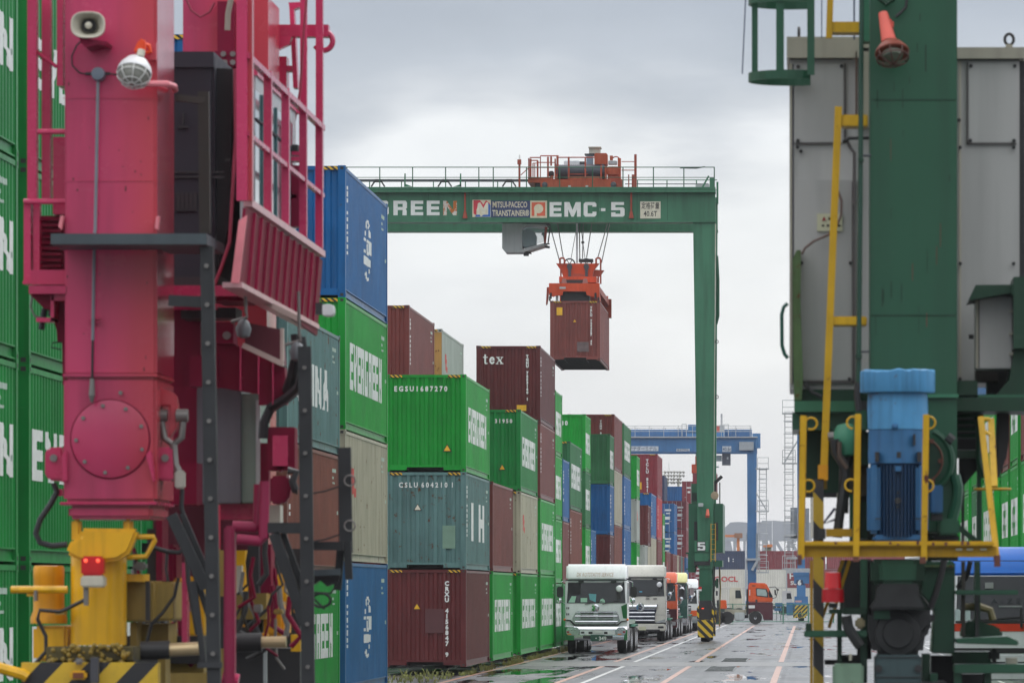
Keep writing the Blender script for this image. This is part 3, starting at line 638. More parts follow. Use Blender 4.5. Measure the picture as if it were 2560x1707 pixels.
stack(359.4, L40, HC, [('brown', 'brown ground container far down the row', ()), ('beige', 'beige container under the blue one, beside a red side', ()), ('blue', 'blue container with white word, right of the dark brown one', ('vert',))])
def f_mar(t, H): end_text(t, 'TCLU 82416', .2, .52, H - .55, .012, vert=True); end_patch(t, -.22, .14, .5, .98, yel_p, 'yellow_decal')
stack(374.4, L40, HC, [('brown2', 'dark brown ground container far down the row', ()), ('brown', 'brown container under the bright red one', ()), ('red', 'bright red container with white word, under the maroon one', ('vert',)), ('maroon', 'maroon container with yellow square, topmost beside the light mast', (), dict(front=f_mar))])
stack(388.2, L20, ST, [('blue2', 'short blue ground container behind the red stack', ()), ('green', 'short green container with white band behind the red one', E), ('green', 'topmost short green container behind the red one', E)])
stack(398.2, L40, ST, [('brown', 'brown ground container behind the orange truck', ()), ('brown', 'brown second-level container above the orange truck', ('redmark',))])
cl = [('brown', 'beige'), ('brown', 'beige'), ('brown', 'brown'), ('grey', 'teal'), ('brown', 'brown'), ('navy', 'blue2')]
for i, (c0, c1) in enumerate([('blue2', 'brown'), ('grey', 'brown'), ('beige', 'beige'), ('brown', 'brown'), ('teal', 'teal'), ('brown', 'brown')]):
    y = 424 + i * 6.6
    pos = ['first', 'second', 'third', 'fourth', 'fifth', 'last'][i]
    stack(y, L20, ST, [(c0, f'{pos} in the far low row of short containers above the yellow truck, lower one', ()), (c1, f'{pos} in the far low row of short containers above the yellow truck, upper one', ())], xr=-10.3, group='far low row of short containers')
# second row, one lane of containers further left
stack(180.3, L40, HC, [('green2', 'green ground container in the second row, hidden', ()), ('brown', 'brown container in the second row, hidden', ()), ('brown', 'brown container in the second row under the tall brown one', ()), ('brown', 'tall-standing brown container rising behind the bright green one', ('cols',), dict(front=f_brv))], xr=XR2)
def f_bei(t, H): 
    add_mesh('rusty_post', MB().box(.86, 1.20, -.012, -.005, .12, H - .12).mesh('rusty_post', paint('rust stained post', (.42, .24, .07), .6, .9, .8)), t)
stack(196.6, L40, HC, [('grey', 'pale ground container in the second row, hidden', ()), ('beige', 'beige container in the second row, hidden', ()), ('beige', 'beige container in the second row under the rust-posted one', ()), ('grey', 'pale beige container with rusty corner post and red mark against the sky', ('redmark',), dict(front=f_bei))], xr=XR2)
# far stacks with their doors towards the camera
def lab(t, H):
    for (a, b_, c_, d) in ((-.7, -.2, .72, .78), (.3, .9, .74, .80), (.4, .8, .64, .68), (-.6, -.3, .55, .62), (.3, .8, .45, .55), (.3, .7, .3, .34)):
        end_patch(t, a, b_, c_ * H, d * H, white_p, 'door_marking')
G2 = 'far stacks with their doors facing the camera'
zz = BZ
for i, H in enumerate((ST, HC, ST, HC)):
    container('blue container with barred doors, ' + ['bottom', 'second', 'third', 'top'][i] + ' of the nearer far stack', -13.1, 544, zz, L40, H, 'blue', (), lab, True, group=G2, hz=False); zz += H
for i in range(4):
    container(['blue', 'blue', 'brown', 'brown'][i] + ' container with barred doors, ' + ['bottom', 'second', 'third', 'top'][i] + ' of the far stack beside the crane leg', -12.4, 566, BZ + i * HC, L40, HC, ['blue2', 'blue2', 'maroon', 'maroon'][i], (), lab, True, group=G2, hz=False)
container('brown container with barred doors behind the top blue doors', -15.2, 566, BZ + 3 * HC, L40, HC, 'maroon', (), lab, True, group=G2, hz=False)
container('dark blue container with white word, highest of the far stacks', -15.0, 580, BZ + 4 * HC, L40, HC, 'navy', (), lab, True, group=G2, hz=False)
container('small blue container behind the highest dark blue one', -13.9, 640, BZ + 4 * HC, L40, HC, 'blue', (), None, False, group=G2, hz=False)
for i in range(5): container("brown container just left of the green crane leg, " + ["bottom", "second", "third", "fourth", "top"][i] + " of its stack", -11.4, 610, BZ + i * HC, L40, HC, "maroon", (), lab, True, group=G2, hz=False)
# ---------------------------------------------------------------- right block
XB = 5.85; GR = 'containers stacked right of the lane'
def rstack(y0, Lc, H, levels): stack(y0, Lc, H, levels, xr=XB, yaw=180, group=GR)
rstack(139.0, L40, HC, [('green', 'green ground container at the right edge beside the blue truck', E), ('green', 'green container at the right edge, second level', E), ('brown', 'brown container at the right edge of the photo, third level', ()), ('green', 'green container top right, hidden by the cabinet', ())])
rstack(153.2, L20, HC, [('green', 'short green ground container behind the blue truck roof', E), ('green', 'short green container second up, right of a brown one', E), ('green', 'short green container third up right of the green crane', E)])
rstack(160.6, L20, HC, [('green', 'short green ground container right of the yellow rail', E), ('green', 'short green container under a brown one, right of the yellow rail', E), ('brown', 'short brown container above green, right of the yellow rail', ())])
rstack(172.5, L40, HC, [('green', 'green ground container behind the slanted yellow posts', E), ('green', 'green container behind the slanted yellow posts, second level', E), ('green', 'green container behind the slanted yellow posts, third level', E)])
rstack(190.5, L20, HC, [('green3', 'weathered short green ground container behind the motor guard', E), ('green3', 'weathered short green container behind the motor guard, second level', E), ('green', 'short green container behind the motor guard, third level', E)])
rstack(200.0, L40, HC, [('green', 'green ground container seen through the green crane frame', E), ('green', 'green container seen through the crane frame, second level', E), ('green', 'green container seen through the crane frame, third level', E)])
rstack(216.0, L40, HC, [('green', 'farthest green container right of the lane, ground level', E), ('green', 'farthest green container right of the lane, second level', E)])
# the block carries on beside the camera, just out of frame, and shades the lane
for i, y in enumerate((126.2, 113.4, 100.6, 87.8, 75.0)):
    o = ('nearest the frame edge', 'second outside the frame', 'third outside the frame', 'fourth outside the frame', 'fifth outside the frame')[i]
    rstack(y, L40, HC, [(c_, f'{c_} container beside the camera, {l_} level, stack {o}', ()) for c_, l_ in (('green', 'ground'), ('brown', 'second'), ('green', 'third'), ('blue', 'top'))])
# weeds along the foot of the left block
def weeds():
    random.seed(11); mb = MB()
    cl_ = [(random.uniform(149, 232), random.uniform(.5, 1.6)) for _ in range(26)]
    for k in range(620):
        yc, sp_ = random.choice(cl_); y = random.gauss(yc, sp_)
        x = -9.98 - random.random() ** 2 * .28 + (random.uniform(-1.6, 0) if y < 163 else 0)
        h = random.uniform(.04, .17) * (1.9 if random.random() < .12 else 1)
        for j in range(4):
            a = random.uniform(0, 6.28); dx, dy = math.cos(a) * h * .5, math.sin(a) * h * .5; q = .010
            mb.add([(x - q, y, .0), (x + q, y, .0), (x + dx * .5 + q, y + dy * .5, h * .7), (x + dx * .5 - q, y + dy * .5, h * .7), (x + dx, y + dy, h)], [(0, 1, 2, 3), (3, 2, 4)])
    solo(mb, 'weeds', plain('weeds', (.17, .18, .045), .6, noise=.5), None, None, kind='stuff')
weeds()
# ---------------------------------------------------------------- gantry crane over the left block
def bx(mb, x0, y0, x1, y1, Y0, Y1): return mb.box(X(x0, Y0), X(x1, Y0), Y0, Y1, Z(y1, Y0), Z(y0, Y0))
def px(mb, pts, Y0, Y1): return mb.prism([(X(a, Y0), Z(b, Y0)) for a, b in pts], Y0, Y1)
def flat_polys(mb, polys, Y, t=.006):
    for p in polys: mb.prism(p, Y - t, Y)
    return mb
cg = paint('crane green paint', (.048, .175, .100), .45, .35, 1.0, var=.12, scale=.5)
cg2 = paint('crane green paint, deeper', (.022, .105, .058), .42, .2, .6, var=.15, scale=.7)
co = paint('crane orange paint', (.55, .070, .022), .45, .3, .6, scale=1.2)
cr = paint('crane red brown paint', (.33, .062, .035), .5, .5, .7, scale=1.5)
ropem = plain('wire rope', (.05, .045, .045), .6)
blk = plain('black steel', (.022, .022, .024), .55)
rub = plain('tyre rubber', (.018, .018, .019), .8)
dgr = plain('dark grey machinery', (.06, .065, .075), .5, .2)
lgr = paint('light grey cab paint', (.46, .50, .50), .45, .1, .5, var=.06)
glass = plain('cab glass', (.62, .86, .88), .05, alpha=.16, noise=.02)
dglass = plain('dark glass', (.016, .022, .027), .06, noise=.1); dglass.node_tree.nodes['Principled BSDF'].inputs['Specular IOR Level'].default_value = .32
yb = stripes('yellow and black warning stripes', (.62, .42, .02), (.015, .015, .015), 2.3, (1, 0, 1))
yb2 = stripes('yellow and black warning stripes, mirrored', (.62, .42, .02), (.015, .015, .015), 2.6, (-1, 0, 1))
def wheel(parent, c, r, w_, rimmat=None):
    """wheel with its axle along x; c = hub centre"""
    t = MB().lathe((c[0] - w_ / 2, c[1], c[2]), [(r * .62, 0), (r * .93, .0), (r, w_ * .18), (r, w_ * .82), (r * .93, w_), (r * .62, w_)], 24, 'x').build('wheel', rub, parent, True)
    MB().lathe((c[0] - w_ / 2 - .01, c[1], c[2]), [(.02, w_ * .2), (r * .2, 0), (r * .3, w_ * .15), (r * .62, .01), (r * .62, w_ + .01), (r * .2, w_ + .02)], 20, 'x').build('rim', rimmat or dgr, t, True)
    return t
def build_crane5():
    Y = 274.0; Y2 = 281.2
    t = thing('gantry_crane', 'tall green gantry crane numbered 5 straddling the left container block', 'crane', (-5.05, Y, 0))
    XL = -28.6
    for (y0, nm) in ((Y, 'front_beam'), (Y2, 'rear_beam')):
        mb = MB().box(XL, X(1788, Y), y0, y0 + .85, Z(552, Y), Z(472, Y))
        mb.box(XL, X(1788, Y) + .02, y0 - .09, y0 + .94, Z(556, Y), Z(551.6, Y))
        b = mb.build('beam', cg, t)
        mb = MB().box(XL, X(1789, Y), y0 - .32, y0 + 1.1, Z(482, Y), Z(471, Y) + .002)
        mb.box(XL, X(1789, Y), y0 - .34, y0 - .32, Z(474, Y), Z(469, Y)); mb.build('walkway', cg, t)
        xs = [950.6 - 82.3 * k for k in range(1, 6)] + [950.6, 1032.6, 1115, 1198, 1234, 1317, 1400, 1482, 1558, 1634, 1710, 1786]
        off = 0 if y0 == Y else 23; ye = y0 - .3 if y0 == Y else y0 + 1.0
        mb = MB()
        for k, x in enumerate(xs):
            if x + off > 1790: continue
            mb.cyl((X(x + off, Y), ye, Z(471, Y)), (X(x + off, Y), ye, Z(419, Y)), .028, 6)
        for yy, r in ((419.5, .024), (445, .018)):
            mb.cyl((XL, ye, Z(yy, Y)), (X(1786, Y), ye, Z(yy, Y)), r, 6)
        mb.build('railing', cg2 if y0 == Y else cg, t)
    for x in (930, 1070, 1172, 1330, 1452, 1592, 1668): MB().box(X(x, Y), X(x, Y) + .03, Y - .006, Y, Z(551, Y), Z(483, Y)).build('plate_seam', cg2, t)
    for x in (1240, 1500): MB().box(X(x, Y), X(x, Y) + .05, Y - .02, Y - .004, Z(552, Y), Z(483, Y)).build('stiffener', cg, t)
    # festoon track with its hangers
    mb = MB().box(XL, X(1322, Y), 275.4, 275.6, Z(449, Y), Z(443, Y)); mb.box(X(1560, Y), X(1770, Y), 275.4, 275.46, Z(456, Y), Z(454, Y))
    mb.build('cable_track', dgr, t)
    for x in (945, 1112, 1273):
        mb = MB(); px(mb, [(x - 10, 455), (x + 10, 455), (x + 7, 448), (x - 7, 448)], 275.3, 275.7)
        for s in (-1, 1): mb.beam(P(x + s * 9, 455, 275.5), P(x + s * 17, 467, 275.5), .07); 
        mb.build('track_bracket', blk, t)
    for x in (1011, 1150):
        mb = MB(); px(mb, [(x, 434), (x + 3, 434), (x + 3, 467), (x - 1 , 467)], 274.9, 275.0); px(mb, [(x + 3, 467), (x + 3, 460), (x + 20 if x < 1100 else x - 16, 467)][::1 if x < 1100 else 1], 274.9, 275.0); mb.build('rail_stop', cg, t)
    # legs: four tapered columns
    for x0 in (0, 1):
        for y0 in (Y + .04, Y2 + .04):
            if x0: q = [(X(1732.5, Y), Z(553, Y)), (X(1745, Y), Z(1420, Y)), (X(1783, Y), Z(1420, Y)), (X(1787.5, Y), Z(553, Y))]
            else: q = [(XL + .05, Z(553, Y)), (XL + .05, Z(1420, Y)), (XL + .85, Z(1420, Y)), (XL + 1.15, Z(553, Y))]
            mb = MB().prism([q[1], q[2], q[3], q[0]], y0, y0 + .78)
            mb.build('leg', cg, t)
            xc = (q[1][0] + q[2][0]) / 2
            # lower leg, bogie, bumper, wheels
            MB().box(xc - .32, xc + .32, y0 + .05, y0 + .7, Z(1462, Y), Z(1420, Y)).build('lower_leg', cg2, t)
            d = -1 if y0 < 276 else 1
            mb = MB(); mb.cbox(xc - .32, xc + .32, y0 - .1, y0 + .85, Z(1501, Y), Z(1462, Y), .03); mb.build('swivel_housing', cg2, t)
            mb = MB(); mb.prism([(xc - .33, Z(1548, Y)), (xc + .33, Z(1548, Y)), (xc + .40, Z(1530, Y)), (xc + .28, Z(1500, Y)), (xc - .28, Z(1500, Y)), (xc - .40, Z(1530, Y))], y0 - .35, y0 + 1.15)
            mb.build('bogie_frame', blk, t)
            for s in (-1, 1):
                MB().prism([(xc + s * .31, Z(1548, Y)), (xc + s * .42, Z(1545, Y)), (xc + s * .43, Z(1520, Y)), (xc + s * .33, Z(1512, Y))], y0 - .5, y0 - .38).build('stripe_guard', yb, t)
            MB().box(xc - .385, xc + .385, y0 - .62, y0 - .50, Z(1592, Y), Z(1549, Y)).build('bumper_plate', yb, t)
            for yy in (-.05, .95): wheel(t, (xc, y0 + yy, .52), .52, .46)
    xc = X(1764, Y)
    # engine house between the legs
    mb = MB().box(X(1721, Y), X(1743, Y), Y + .4, Y2, Z(1415, Y), Z(1258, Y)); mb.box(X(1784.5, Y), X(1807, Y), Y + .2, Y2, Z(1380, Y), Z(1258, Y))
    mb.box(X(1743, Y), X(1784.5, Y), Y + .9, Y2, Z(1400, Y), Z(1262, Y))
    mb.build('engine_house', cg2, t)
    mb = MB().box(X(1735, Y), X(1743, Y), Y + .36, Y + .4, Z(1350, Y), Z(1303, Y)); mb.box(X(1786, Y), X(1795, Y), Y + .16, Y + .2, Z(1350, Y), Z(1305, Y)); mb.build('dark_panel', blk, t)
    mb = MB(); bx(mb, 1720, 1380, 1738, 1430, Y + .3, Y + 3); bx(mb, 1786, 1400, 1806, 1416, Y - .1, Y + 3); mb.build('walkway_deck', cg2, t)
    mb = MB(); 
    for x in (1777.5, 1788.5): mb.cyl(P(x, 1308, Y - .12), P(x, 1403, Y - .12), .025, 6)
    for k in range(8): mb.cyl(P(1777.5, 1310 + k * 12.5, Y - .12), P(1788.5, 1310 + k * 12.5, Y - .12), .014, 5)
    mb.build('ladder', plain('ladder yellow', (.42, .27, .03), .5), t)
    MB().box(X(1728, Y), X(1743.5, Y), Y + .5, Y + 1.6, Z(1257, Y), Z(1208, Y)).build('air_intake', cg, t)
    mb = MB()
    for k in range(7): mb.box(X(1729, Y), X(1743, Y), Y + .46, Y + .5, Z(1233 + 3 * k, Y), Z(1231.4 + 3 * k, Y))
    mb.build('intake_louvre', blk, t)
    mb = MB().tube([P(1787, 1245, Y + .4), P(1787, 1210, Y + .4), P(1790, 1204, Y + .4), P(1805, 1190, Y + .4)], .085, 10); mb.build('exhaust_pipe', blk, t)
    MB().lathe((X(1786.5, Y), Y + .3, Z(1238, Y)), [(.02, -.3), (.19, -.28), (.2, 0), (.19, .5), (.02, .52)], 18, 'y').build('muffler', plain('tan muffler', (.33, .26, .17), .7), t)
    mb = MB().cyl(P(1799.5, 1205, Y + .3), P(1799.5, 1260, Y + .3), .03, 6); mb.build('exhaust_stay', blk, t)
    # number board
    bd = MB().box(X(1736.5, Y), X(1771.5, Y), Y - .12, Y - .04, Z(1379, Y), Z(1351, Y)).build('number_board', cg, t)
    MB().box(X(1742.5, Y), X(1763.5, Y), Y - .13, Y - .12, Z(1377, Y), Z(1352.5, Y)).build('number_field', black_p, bd)
    gl, wd = glyphs('5', .40, 1.05)
    flat_polys(MB(), [[(X(1744.5, Y) + x, Z(1375, Y) + z) for x, z in q] for q in gl[0][1]], Y - .132).build('lettering', white_p, bd)
    mb = MB(); bx(mb, 1737, 1381, 1771, 1402, Y - .06, Y + .3); mb.build('service_box', cg, t)
    mb = MB(); bx(mb, 1735, 1398, 1775, 1412, Y - .02, Y + 1); mb.build('lower_bracket', blk, t)
    # hoses, ladder and drive gear on the far side of the foot
    random.seed(4)
    for k in range(22):
        x = random.uniform(1774, 1794); y = random.uniform(1418, 1560); d = random.uniform(.9, 6.8)
        mb = MB(); bx(mb, x, y, x + random.uniform(2, 8), y + random.uniform(6, 30), Y + d, Y + d + .4); mb.build('drive_gear', random.choice((blk, cg2, cg2, dgr, plain('mucky brown gear', (.08, .06, .04), .7))), t)
    for k in range(9):
        x = random.uniform(1774, 1799); y = 1415; d = random.uniform(.6, 6.5)
        MB().tube([P(x, y, Y + d), P(x + random.uniform(-3, 3), y + 50, Y + d), P(x + random.uniform(-6, 4), y + 110, Y + d), P(x + random.uniform(-8, 2), y + 150, Y + d)], .035, 5).build('hose', random.choice((blk, dgr, plain('mucky yellow hose', (.20, .15, .03), .6))), t)
    mb = MB(); bx(mb, 1797, 1420, 1799, 1580, Y + 3, Y + 3.1); mb.build('guard_post', white_p, t); mb = MB(); bx(mb, 1714, 1380, 1724, 1384, Y + .5, Y + 2); bx(mb, 1714, 1420, 1742, 1423, Y + .5, Y + .6); mb.build('bracket', cg2, t)
    # lamps
    mb = MB(); bx(mb, 1745.5, 1257, 1758, 1266, Y - .3, Y - .05); mb.build('floodlight', lgr, t, bevel=.02)
    MB().cyl(P(1769, 1288, Y - .2), P(1769, 1272, Y - .2), .10, 10, .06).build('warning_lamp', plain('salmon lamp', (.75, .16, .10), .4), t)
    mb = MB(); bx(mb, 1763.5, 1286, 1773, 1293, Y - .25, Y - .05); mb.build('lamp_cage', cr, t)
    mb = MB(); bx(mb, 1747, 1466, 1754, 1472, Y - .2, Y - .12); o = mb.build('beacon', plain('red beacon', (.6, .02, .02), .3), t)
    mb = MB(); bx(mb, 1747, 1472, 1754, 1476.5, Y - .2, Y - .12); mb.build('beacon_base', white_p, t)
    mb = MB(); bx(mb, 1754, 1519, 1760, 1521, Y - .6, Y - .5); mb.build('small_lamp', plain('lit red lamp', (.8, .05, .02), .4, emit=(1, .08, .03), estr=1.2), t)
    # cabling and pipes down the outer side of the leg
    mb = MB().tube([P(1788.5, 560, Y + .1), P(1788, 700, Y + .1), P(1786, 900, Y + .1), P(1783, 1250, Y + .1)], .035, 5); mb.build('pipe', plain('pale pipe', (.5, .5, .42), .5), t)
    mb = MB().tube([P(1791, 640, Y + 1), P(1794, 700, Y + 1), P(1794, 790, Y + 1), P(1789, 810, Y + 1)], .10, 6); mb.build('cable_bundle', cg2, t)
    mb = MB()
    for yy in (630, 854, 990, 1130): mb.ring(P(1791, yy, Y), .08, .018, n=10, m=5)
    mb.build('lifting_eye', blk, t) if False else None
    for yy in (854, 992): MB().ring(P(1792, yy, Y), .08, .02, n=10, m=5).build('lifting_eye', blk, t)
    mb = MB(); bx(mb, 1791, 455, 1796, 510, Y + .9, Y + 1.0); mb.build('end_ladder', cg, t)
    mb = MB().beam(P(1772, 440, Y + .5), P(1750, 480, Y + .5), .08); bx(mb, 1774, 445, 1786, 472, Y + .4, Y + .6); mb.build('end_bracket', cg, t)
    mb = MB(); bx(mb, 1739, 460, 1773, 471, Y + 2, Y + 3); mb.build('junction_box', lgr, t)
    MB().tube([P(1700, 420, Y), P(1740, 421, Y), P(1762, 417, Y)], .03, 5).build('loose_cable', blk, t)
    # sill between the legs on both sides
    for xs in (XL + .1, X(1748, Y)): MB().box(xs, xs + .6, Y + .8, Y2, Z(1440, Y), Z(1405, Y)).build('sill_beam', cg2, t)
    # writing on the beam
    def word(txt, x0, x1, ytop, ybot, mat, gap=.18, parent=t, nm='lettering'):
        h = Z(ytop, Y) - Z(ybot, Y); gl, wd = glyphs(txt, h, 1, gap); k = (X(x1, Y) - X(x0, Y)) / wd; mb = MB()
        for ch, ps in gl: flat_polys(mb, [[(X(x0, Y) + a * k, Z(ybot, Y) + b) for a, b in q] for q in ps], Y - .002)
        return mb.build(nm, mat, parent)
    for w_, a, b_ in (('EVERG', 745, 1015 - 0), ('R', 983.5, 1017.5), ('E', 1027, 1058), ('E', 1067, 1099)):
        if w_ != 'EVERG': word(w_, a, b_, 502, 538.5, white_p)
    word('EVERG', 752, 972, 502, 538.5, white_p)
    word('N', 1108, 1141.5, 502.5, 538.5, paint('rust stained lettering', (.62, .60, .55), .5, 1.8, .4, scale=1.2, rustcol=(.45, .14, .03)))
    word('EMC', 1374, 1491, 505.5, 542, white_p, .20); word('-', 1498, 1515, 505.5, 542, white_p); word('5', 1528, 1561.5, 505.5, 542, white_p)
    cream = plain('cream sign', (.62, .58, .42), .45); navy = plain('navy sign', (.025, .045, .13), .4); org = plain('orange sign', (.62, .11, .05), .45)
    lb = plain('sign blue', (.02, .12, .42), .4); lr = plain('sign red', (.55, .03, .05), .4)
    s = MB(); bx(s, 1181, 500, 1227, 543, Y - .02, Y - .005); s = s.build('sign', cream, t)
    def art(pts, mat, k=0): m_ = MB(); m_.prism([(X(1181 + a * 46, Y), Z(543 - b * 43, Y)) for a, b in pts], Y - .026 - k * .004, Y - .02); return m_.build('emblem', mat, s)
    art([(.06, .2), (.06, .98), (.42, .98), (.60, .72), (.74, .98), (.95, .80), (.95, .55), (.80, .86), (.60, .52), (.36, .80), (.22, .42), (.22, .1)], lr)
    art([(.14, .02), (.98, .02), (.98, .70), (.84, .84), (.84, .14), (.62, .14), (.46, .02), (.40, .14), (.22, .14)], lb, 1)
    art([(.22, .14), (.38, .14), (.38, .56), (.56, .20), (.66, .20), (.80, .56), (.80, .14), (.86, .14), (.86, .86), (.76, .86), (.60, .52), (.42, .86), (.30, .80)], plain('emblem white', (.66, .64, .52), .4), 2)
    s = MB(); bx(s, 1227.6, 502, 1325, 543.5, Y - .02, Y - .005); s = s.build('sign', navy, t)
    for tx, yb_, w_ in (('MITSUI-PACECO', 519, 87), ('TRANSTAINER®', 540, 92)):
        m_ = text_mb(tx, .26, 0, 0, Y - .021, bold=.006); wd = max(v[0] for v in m_.v)
        k = w_ / 50.36 / wd; m_.v = [(X(1231, Y) + v[0] * k, v[1], Z(yb_, Y) + v[2] * 1.15) for v in m_.v]; m_.build('lettering', cream, s)
    s = MB(); bx(s, 1325.6, 502, 1367.5, 545, Y - .02, Y - .005); s = s.build('sign', cream, t)
    m_ = MB(); bx(m_, 1329, 506, 1363, 540, Y - .026, Y - .02); m_.build('emblem', org, s)
    m_ = MB(); m_.lathe((X(1346.5, Y), Y - .032, Z(522, Y)), [(.01, 0), (.23, 0), (.23, .006), (.01, .006)], 24, 'y'); bx(m_, 1336, 522, 1342, 541, Y - .0335, Y - .027); m_.build('emblem', cream, s)
    s = MB(); bx(s, 1600.5, 504, 1651.5, 546.5, Y - .02, Y - .005); s = s.build('sign', plain('rating plate', (.62, .60, .48), .45), t)
    for tx, yb_, w_, h in (('定格荷量', 521, 45, .25), ('40.6T', 541, 34, .27)):
        m_ = text_mb(tx, h, 0, 0, Y - .021, bold=.004); wd = max(v[0] for v in m_.v) or 1
        k = w_ / 50.36 / wd; cxp = 1626 - w_ / 2; m_.v = [(X(cxp, Y) + v[0] * k, v[1], Z(yb_, Y) + v[2]) for v in m_.v]; m_.build('lettering', black_p, s)
    for x in (1162.5, 1578):
        mb = MB().cyl(P(x, 470, Y - .1), P(x, 543, Y - .1), .05, 6); mb.cyl(P(x, 528, Y - .1), P(x, 546, Y - .1), .06, 8, .13); mb.build('horn_pipe', cr, t)
    return t
build_crane5()

ct = paint('rusty trolley orange', (.36, .070, .030), .5, .6, .8, scale=2)
def build_trolley():
    Y = 274.6; q = lambda cx, cy: (1300 + cx / 7.84, 360 + cy / 7.84)
    t = thing('crane_trolley', 'orange hoist trolley with black drum and grey cab on the green beams', 'crane trolley', (X(1450, Y), Y, 22.5))
    def B(x0, y0, x1, y1, Y0, Y1, nm, mat, **k):
        mb = MB(); a, b_ = q(x0, y0), q(x1, y1); bx(mb, a[0], a[1], b_[0], b_[1], Y0, Y1); return mb.build(nm, mat, t, **k)
    B(400, 705, 1780, 850, Y, Y + .5, 'frame_beam', ct); B(400, 705, 1780, 850, Y + 5.9, Y + 6.4, 'frame_beam', ct)
    B(155, 660, 620, 760, Y + .1, Y + 6.3, 'platform', ct); B(620, 690, 1700, 715, Y + .5, Y + 5.9, 'deck', cr)
    B(300, 760, 420, 860, Y + .3, Y + .8, 'wheel_guard', blk)
    for x in (485, 1830):
        a = q(x, 800); MB().lathe((X(a[0], Y), Y - .06, Z(a[1], Y)), [(.02, 0), (.13, .02), (.15, .08), (.15, .3)], 16, 'y').build('wheel', dgr, t)
    B(1700, 690, 2000, 860, Y + .2, Y + 1, 'end_carriage', cr)
    a, b_ = q(720, 556), q(1640, 556); mb = MB(); r = .37
    mb.cyl(P(a[0], a[1], Y + .9), P(b_[0], a[1], Y + .9), r, 28)
    for k in range(26): xx = X(a[0], Y + .9) + .1 + k * .09; mb.cyl((xx, Y + .9, Z(a[1], Y + .9)), (xx + .04, Y + .9, Z(a[1], Y + .9)), r + .012, 28)
    for f in (a[0] - 1.5, b_[0] - 3): mb.cyl(P(f, a[1], Y + .9), P(f + 3, a[1], Y + .9), r + .05, 28)
    mb.build('hoist_drum', plain('greased drum', (.045, .052, .066), .5, .3), t, True)
    B(860, 330, 1170, 420, Y + 2, Y + 3.2, 'gearbox', plain('white machine', (.6, .65, .68), .4), bevel=.03)
    B(1170, 345, 1290, 420, Y + 2, Y + 2.8, 'junction_box', dgr)
    B(1300, 215, 1430, 400, Y + 1.6, Y + 2.4, 'duct', plain('blue grey duct', (.22, .30, .38), .45)); B(1265, 190, 1460, 212, Y + 1.5, Y + 2.5, 'duct_cap', dgr)
    B(1352, 70, 1568, 185, Y + 2.0, Y + 3, 'cabinet', plain('beige cabinet', (.42, .42, .36), .5)); B(1338, 55, 1586, 74, Y + 1.9, Y + 3.1, 'cabinet_lid', plain('beige cabinet', (.42, .42, .36), .5))
    B(1455, 180, 1710, 415, Y + .8, Y + 2, 'machine_cover', ct, bevel=.04)
    B(1705, 440, 1925, 620, Y + .4, Y + 1.6, 'motor', ct, bevel=.06); B(1715, 600, 1915, 690, Y + .5, Y + 1.5, 'motor_base', cr)
    B(1730, 330, 1900, 400, Y + .8, Y + 1.4, 'brake_box', steel, bevel=.02); B(1760, 230, 1820, 320, Y + .7, Y + .9, 'bracket', ct)
    a = q(1880, 330); MB().ring(P(a[0], a[1], Y + .8), .20, .03, n=16, m=5, a0=-40, a1=140).build('guard_hoop', cr, t)
    B(1915, 280, 1975, 700, Y + .6, Y + 1, 'side_frame', ct); B(1660, 440, 1700, 700, Y + .5, Y + .9, 'bearing_block', ct); B(700, 440, 735, 720, Y + .5, Y + .9, 'bearing_block', ct)
    B(560, 530, 660, 640, Y + .6, Y + 1.1, 'coupling', blk, bevel=.04); B(600, 600, 650, 720, Y + .6, Y + 1.1, 'coupling_stand', ct)
    B(975, 640, 1560, 700, Y + .05, Y + .12, 'toe_board', ct)
    B(980, 585, 1330, 600, Y + .1, Y + .15, 'cable_rail', cr)
    mb = MB()
    def post(cx, c0, c1, r=.035, Y_=Y): a = q(cx, c0); b_ = q(cx, c1); mb.cyl(P(a[0], a[1], Y_), P(b_[0], b_[1], Y_), r, 6)
    def rail(x0, x1, cy, r=.025, Y_=Y): a = q(x0, cy); b_ = q(x1, cy); mb.cyl(P(a[0], a[1], Y_), P(b_[0], b_[1], Y_), r, 6)
    for cx, c0, c1, r in ((170, 280, 660, .03), (205, 290, 660, .06), (255, 375, 660, .03), (290, 375, 660, .025), (345, 330, 660, .05), (400, 235, 660, .025), (548, 255, 660, .05), (610, 250, 430, .05), (735, 225, 440, .06), (690, 290, 700, .04), (955, 255, 690, .05), (1280, 270, 690, .04), (1590, 420, 690, .05)): post(cx, c0, c1, r)
    for x0, x1, cy, r in ((190, 400, 268, .03), (400, 740, 235, .03), (220, 350, 325, .03), (345, 700, 365, .025), (735, 1460, 265, .03), (250, 330, 378, .02), (160, 690, 465, .02), (1990, 2240, 348, .02), (1990, 2240, 516, .025)): rail(x0, x1, cy, r)
    mb.build('railing', cr, t)
    B(2238, 205, 2286, 880, Y - .4, Y - .2, 'end_post', cr); B(2190, 600, 2235, 880, Y - .1, Y + .1, 'stop_plate', cr); B(2120, 600, 2140, 880, Y + .3, Y + .5, 'stop_plate', cr)
    for x in (970, 1310): B(x - 25, 815, x + 25, 850, Y - .03, Y, 'rail_clamp', lgr)
    # mast with lamp
    mb = MB().box(X(1296.5, Y), X(1301.5, Y), Y - .2, Y - .1, Z(470, Y), Z(412, Y)); mb.box(X(1294, Y), X(1303.5, Y), Y - .25, Y - .05, Z(412, Y), Z(400, Y)); mb.beam(P(1302, 438, Y - .15), P(1322, 420, Y - .15), .04); mb.build('lamp_mast', cr, t)
    MB().cyl(P(1299, 400, Y - .15), P(1299, 387, Y - .15), .05, 8, .03).build('mast_lamp', white_p, t)
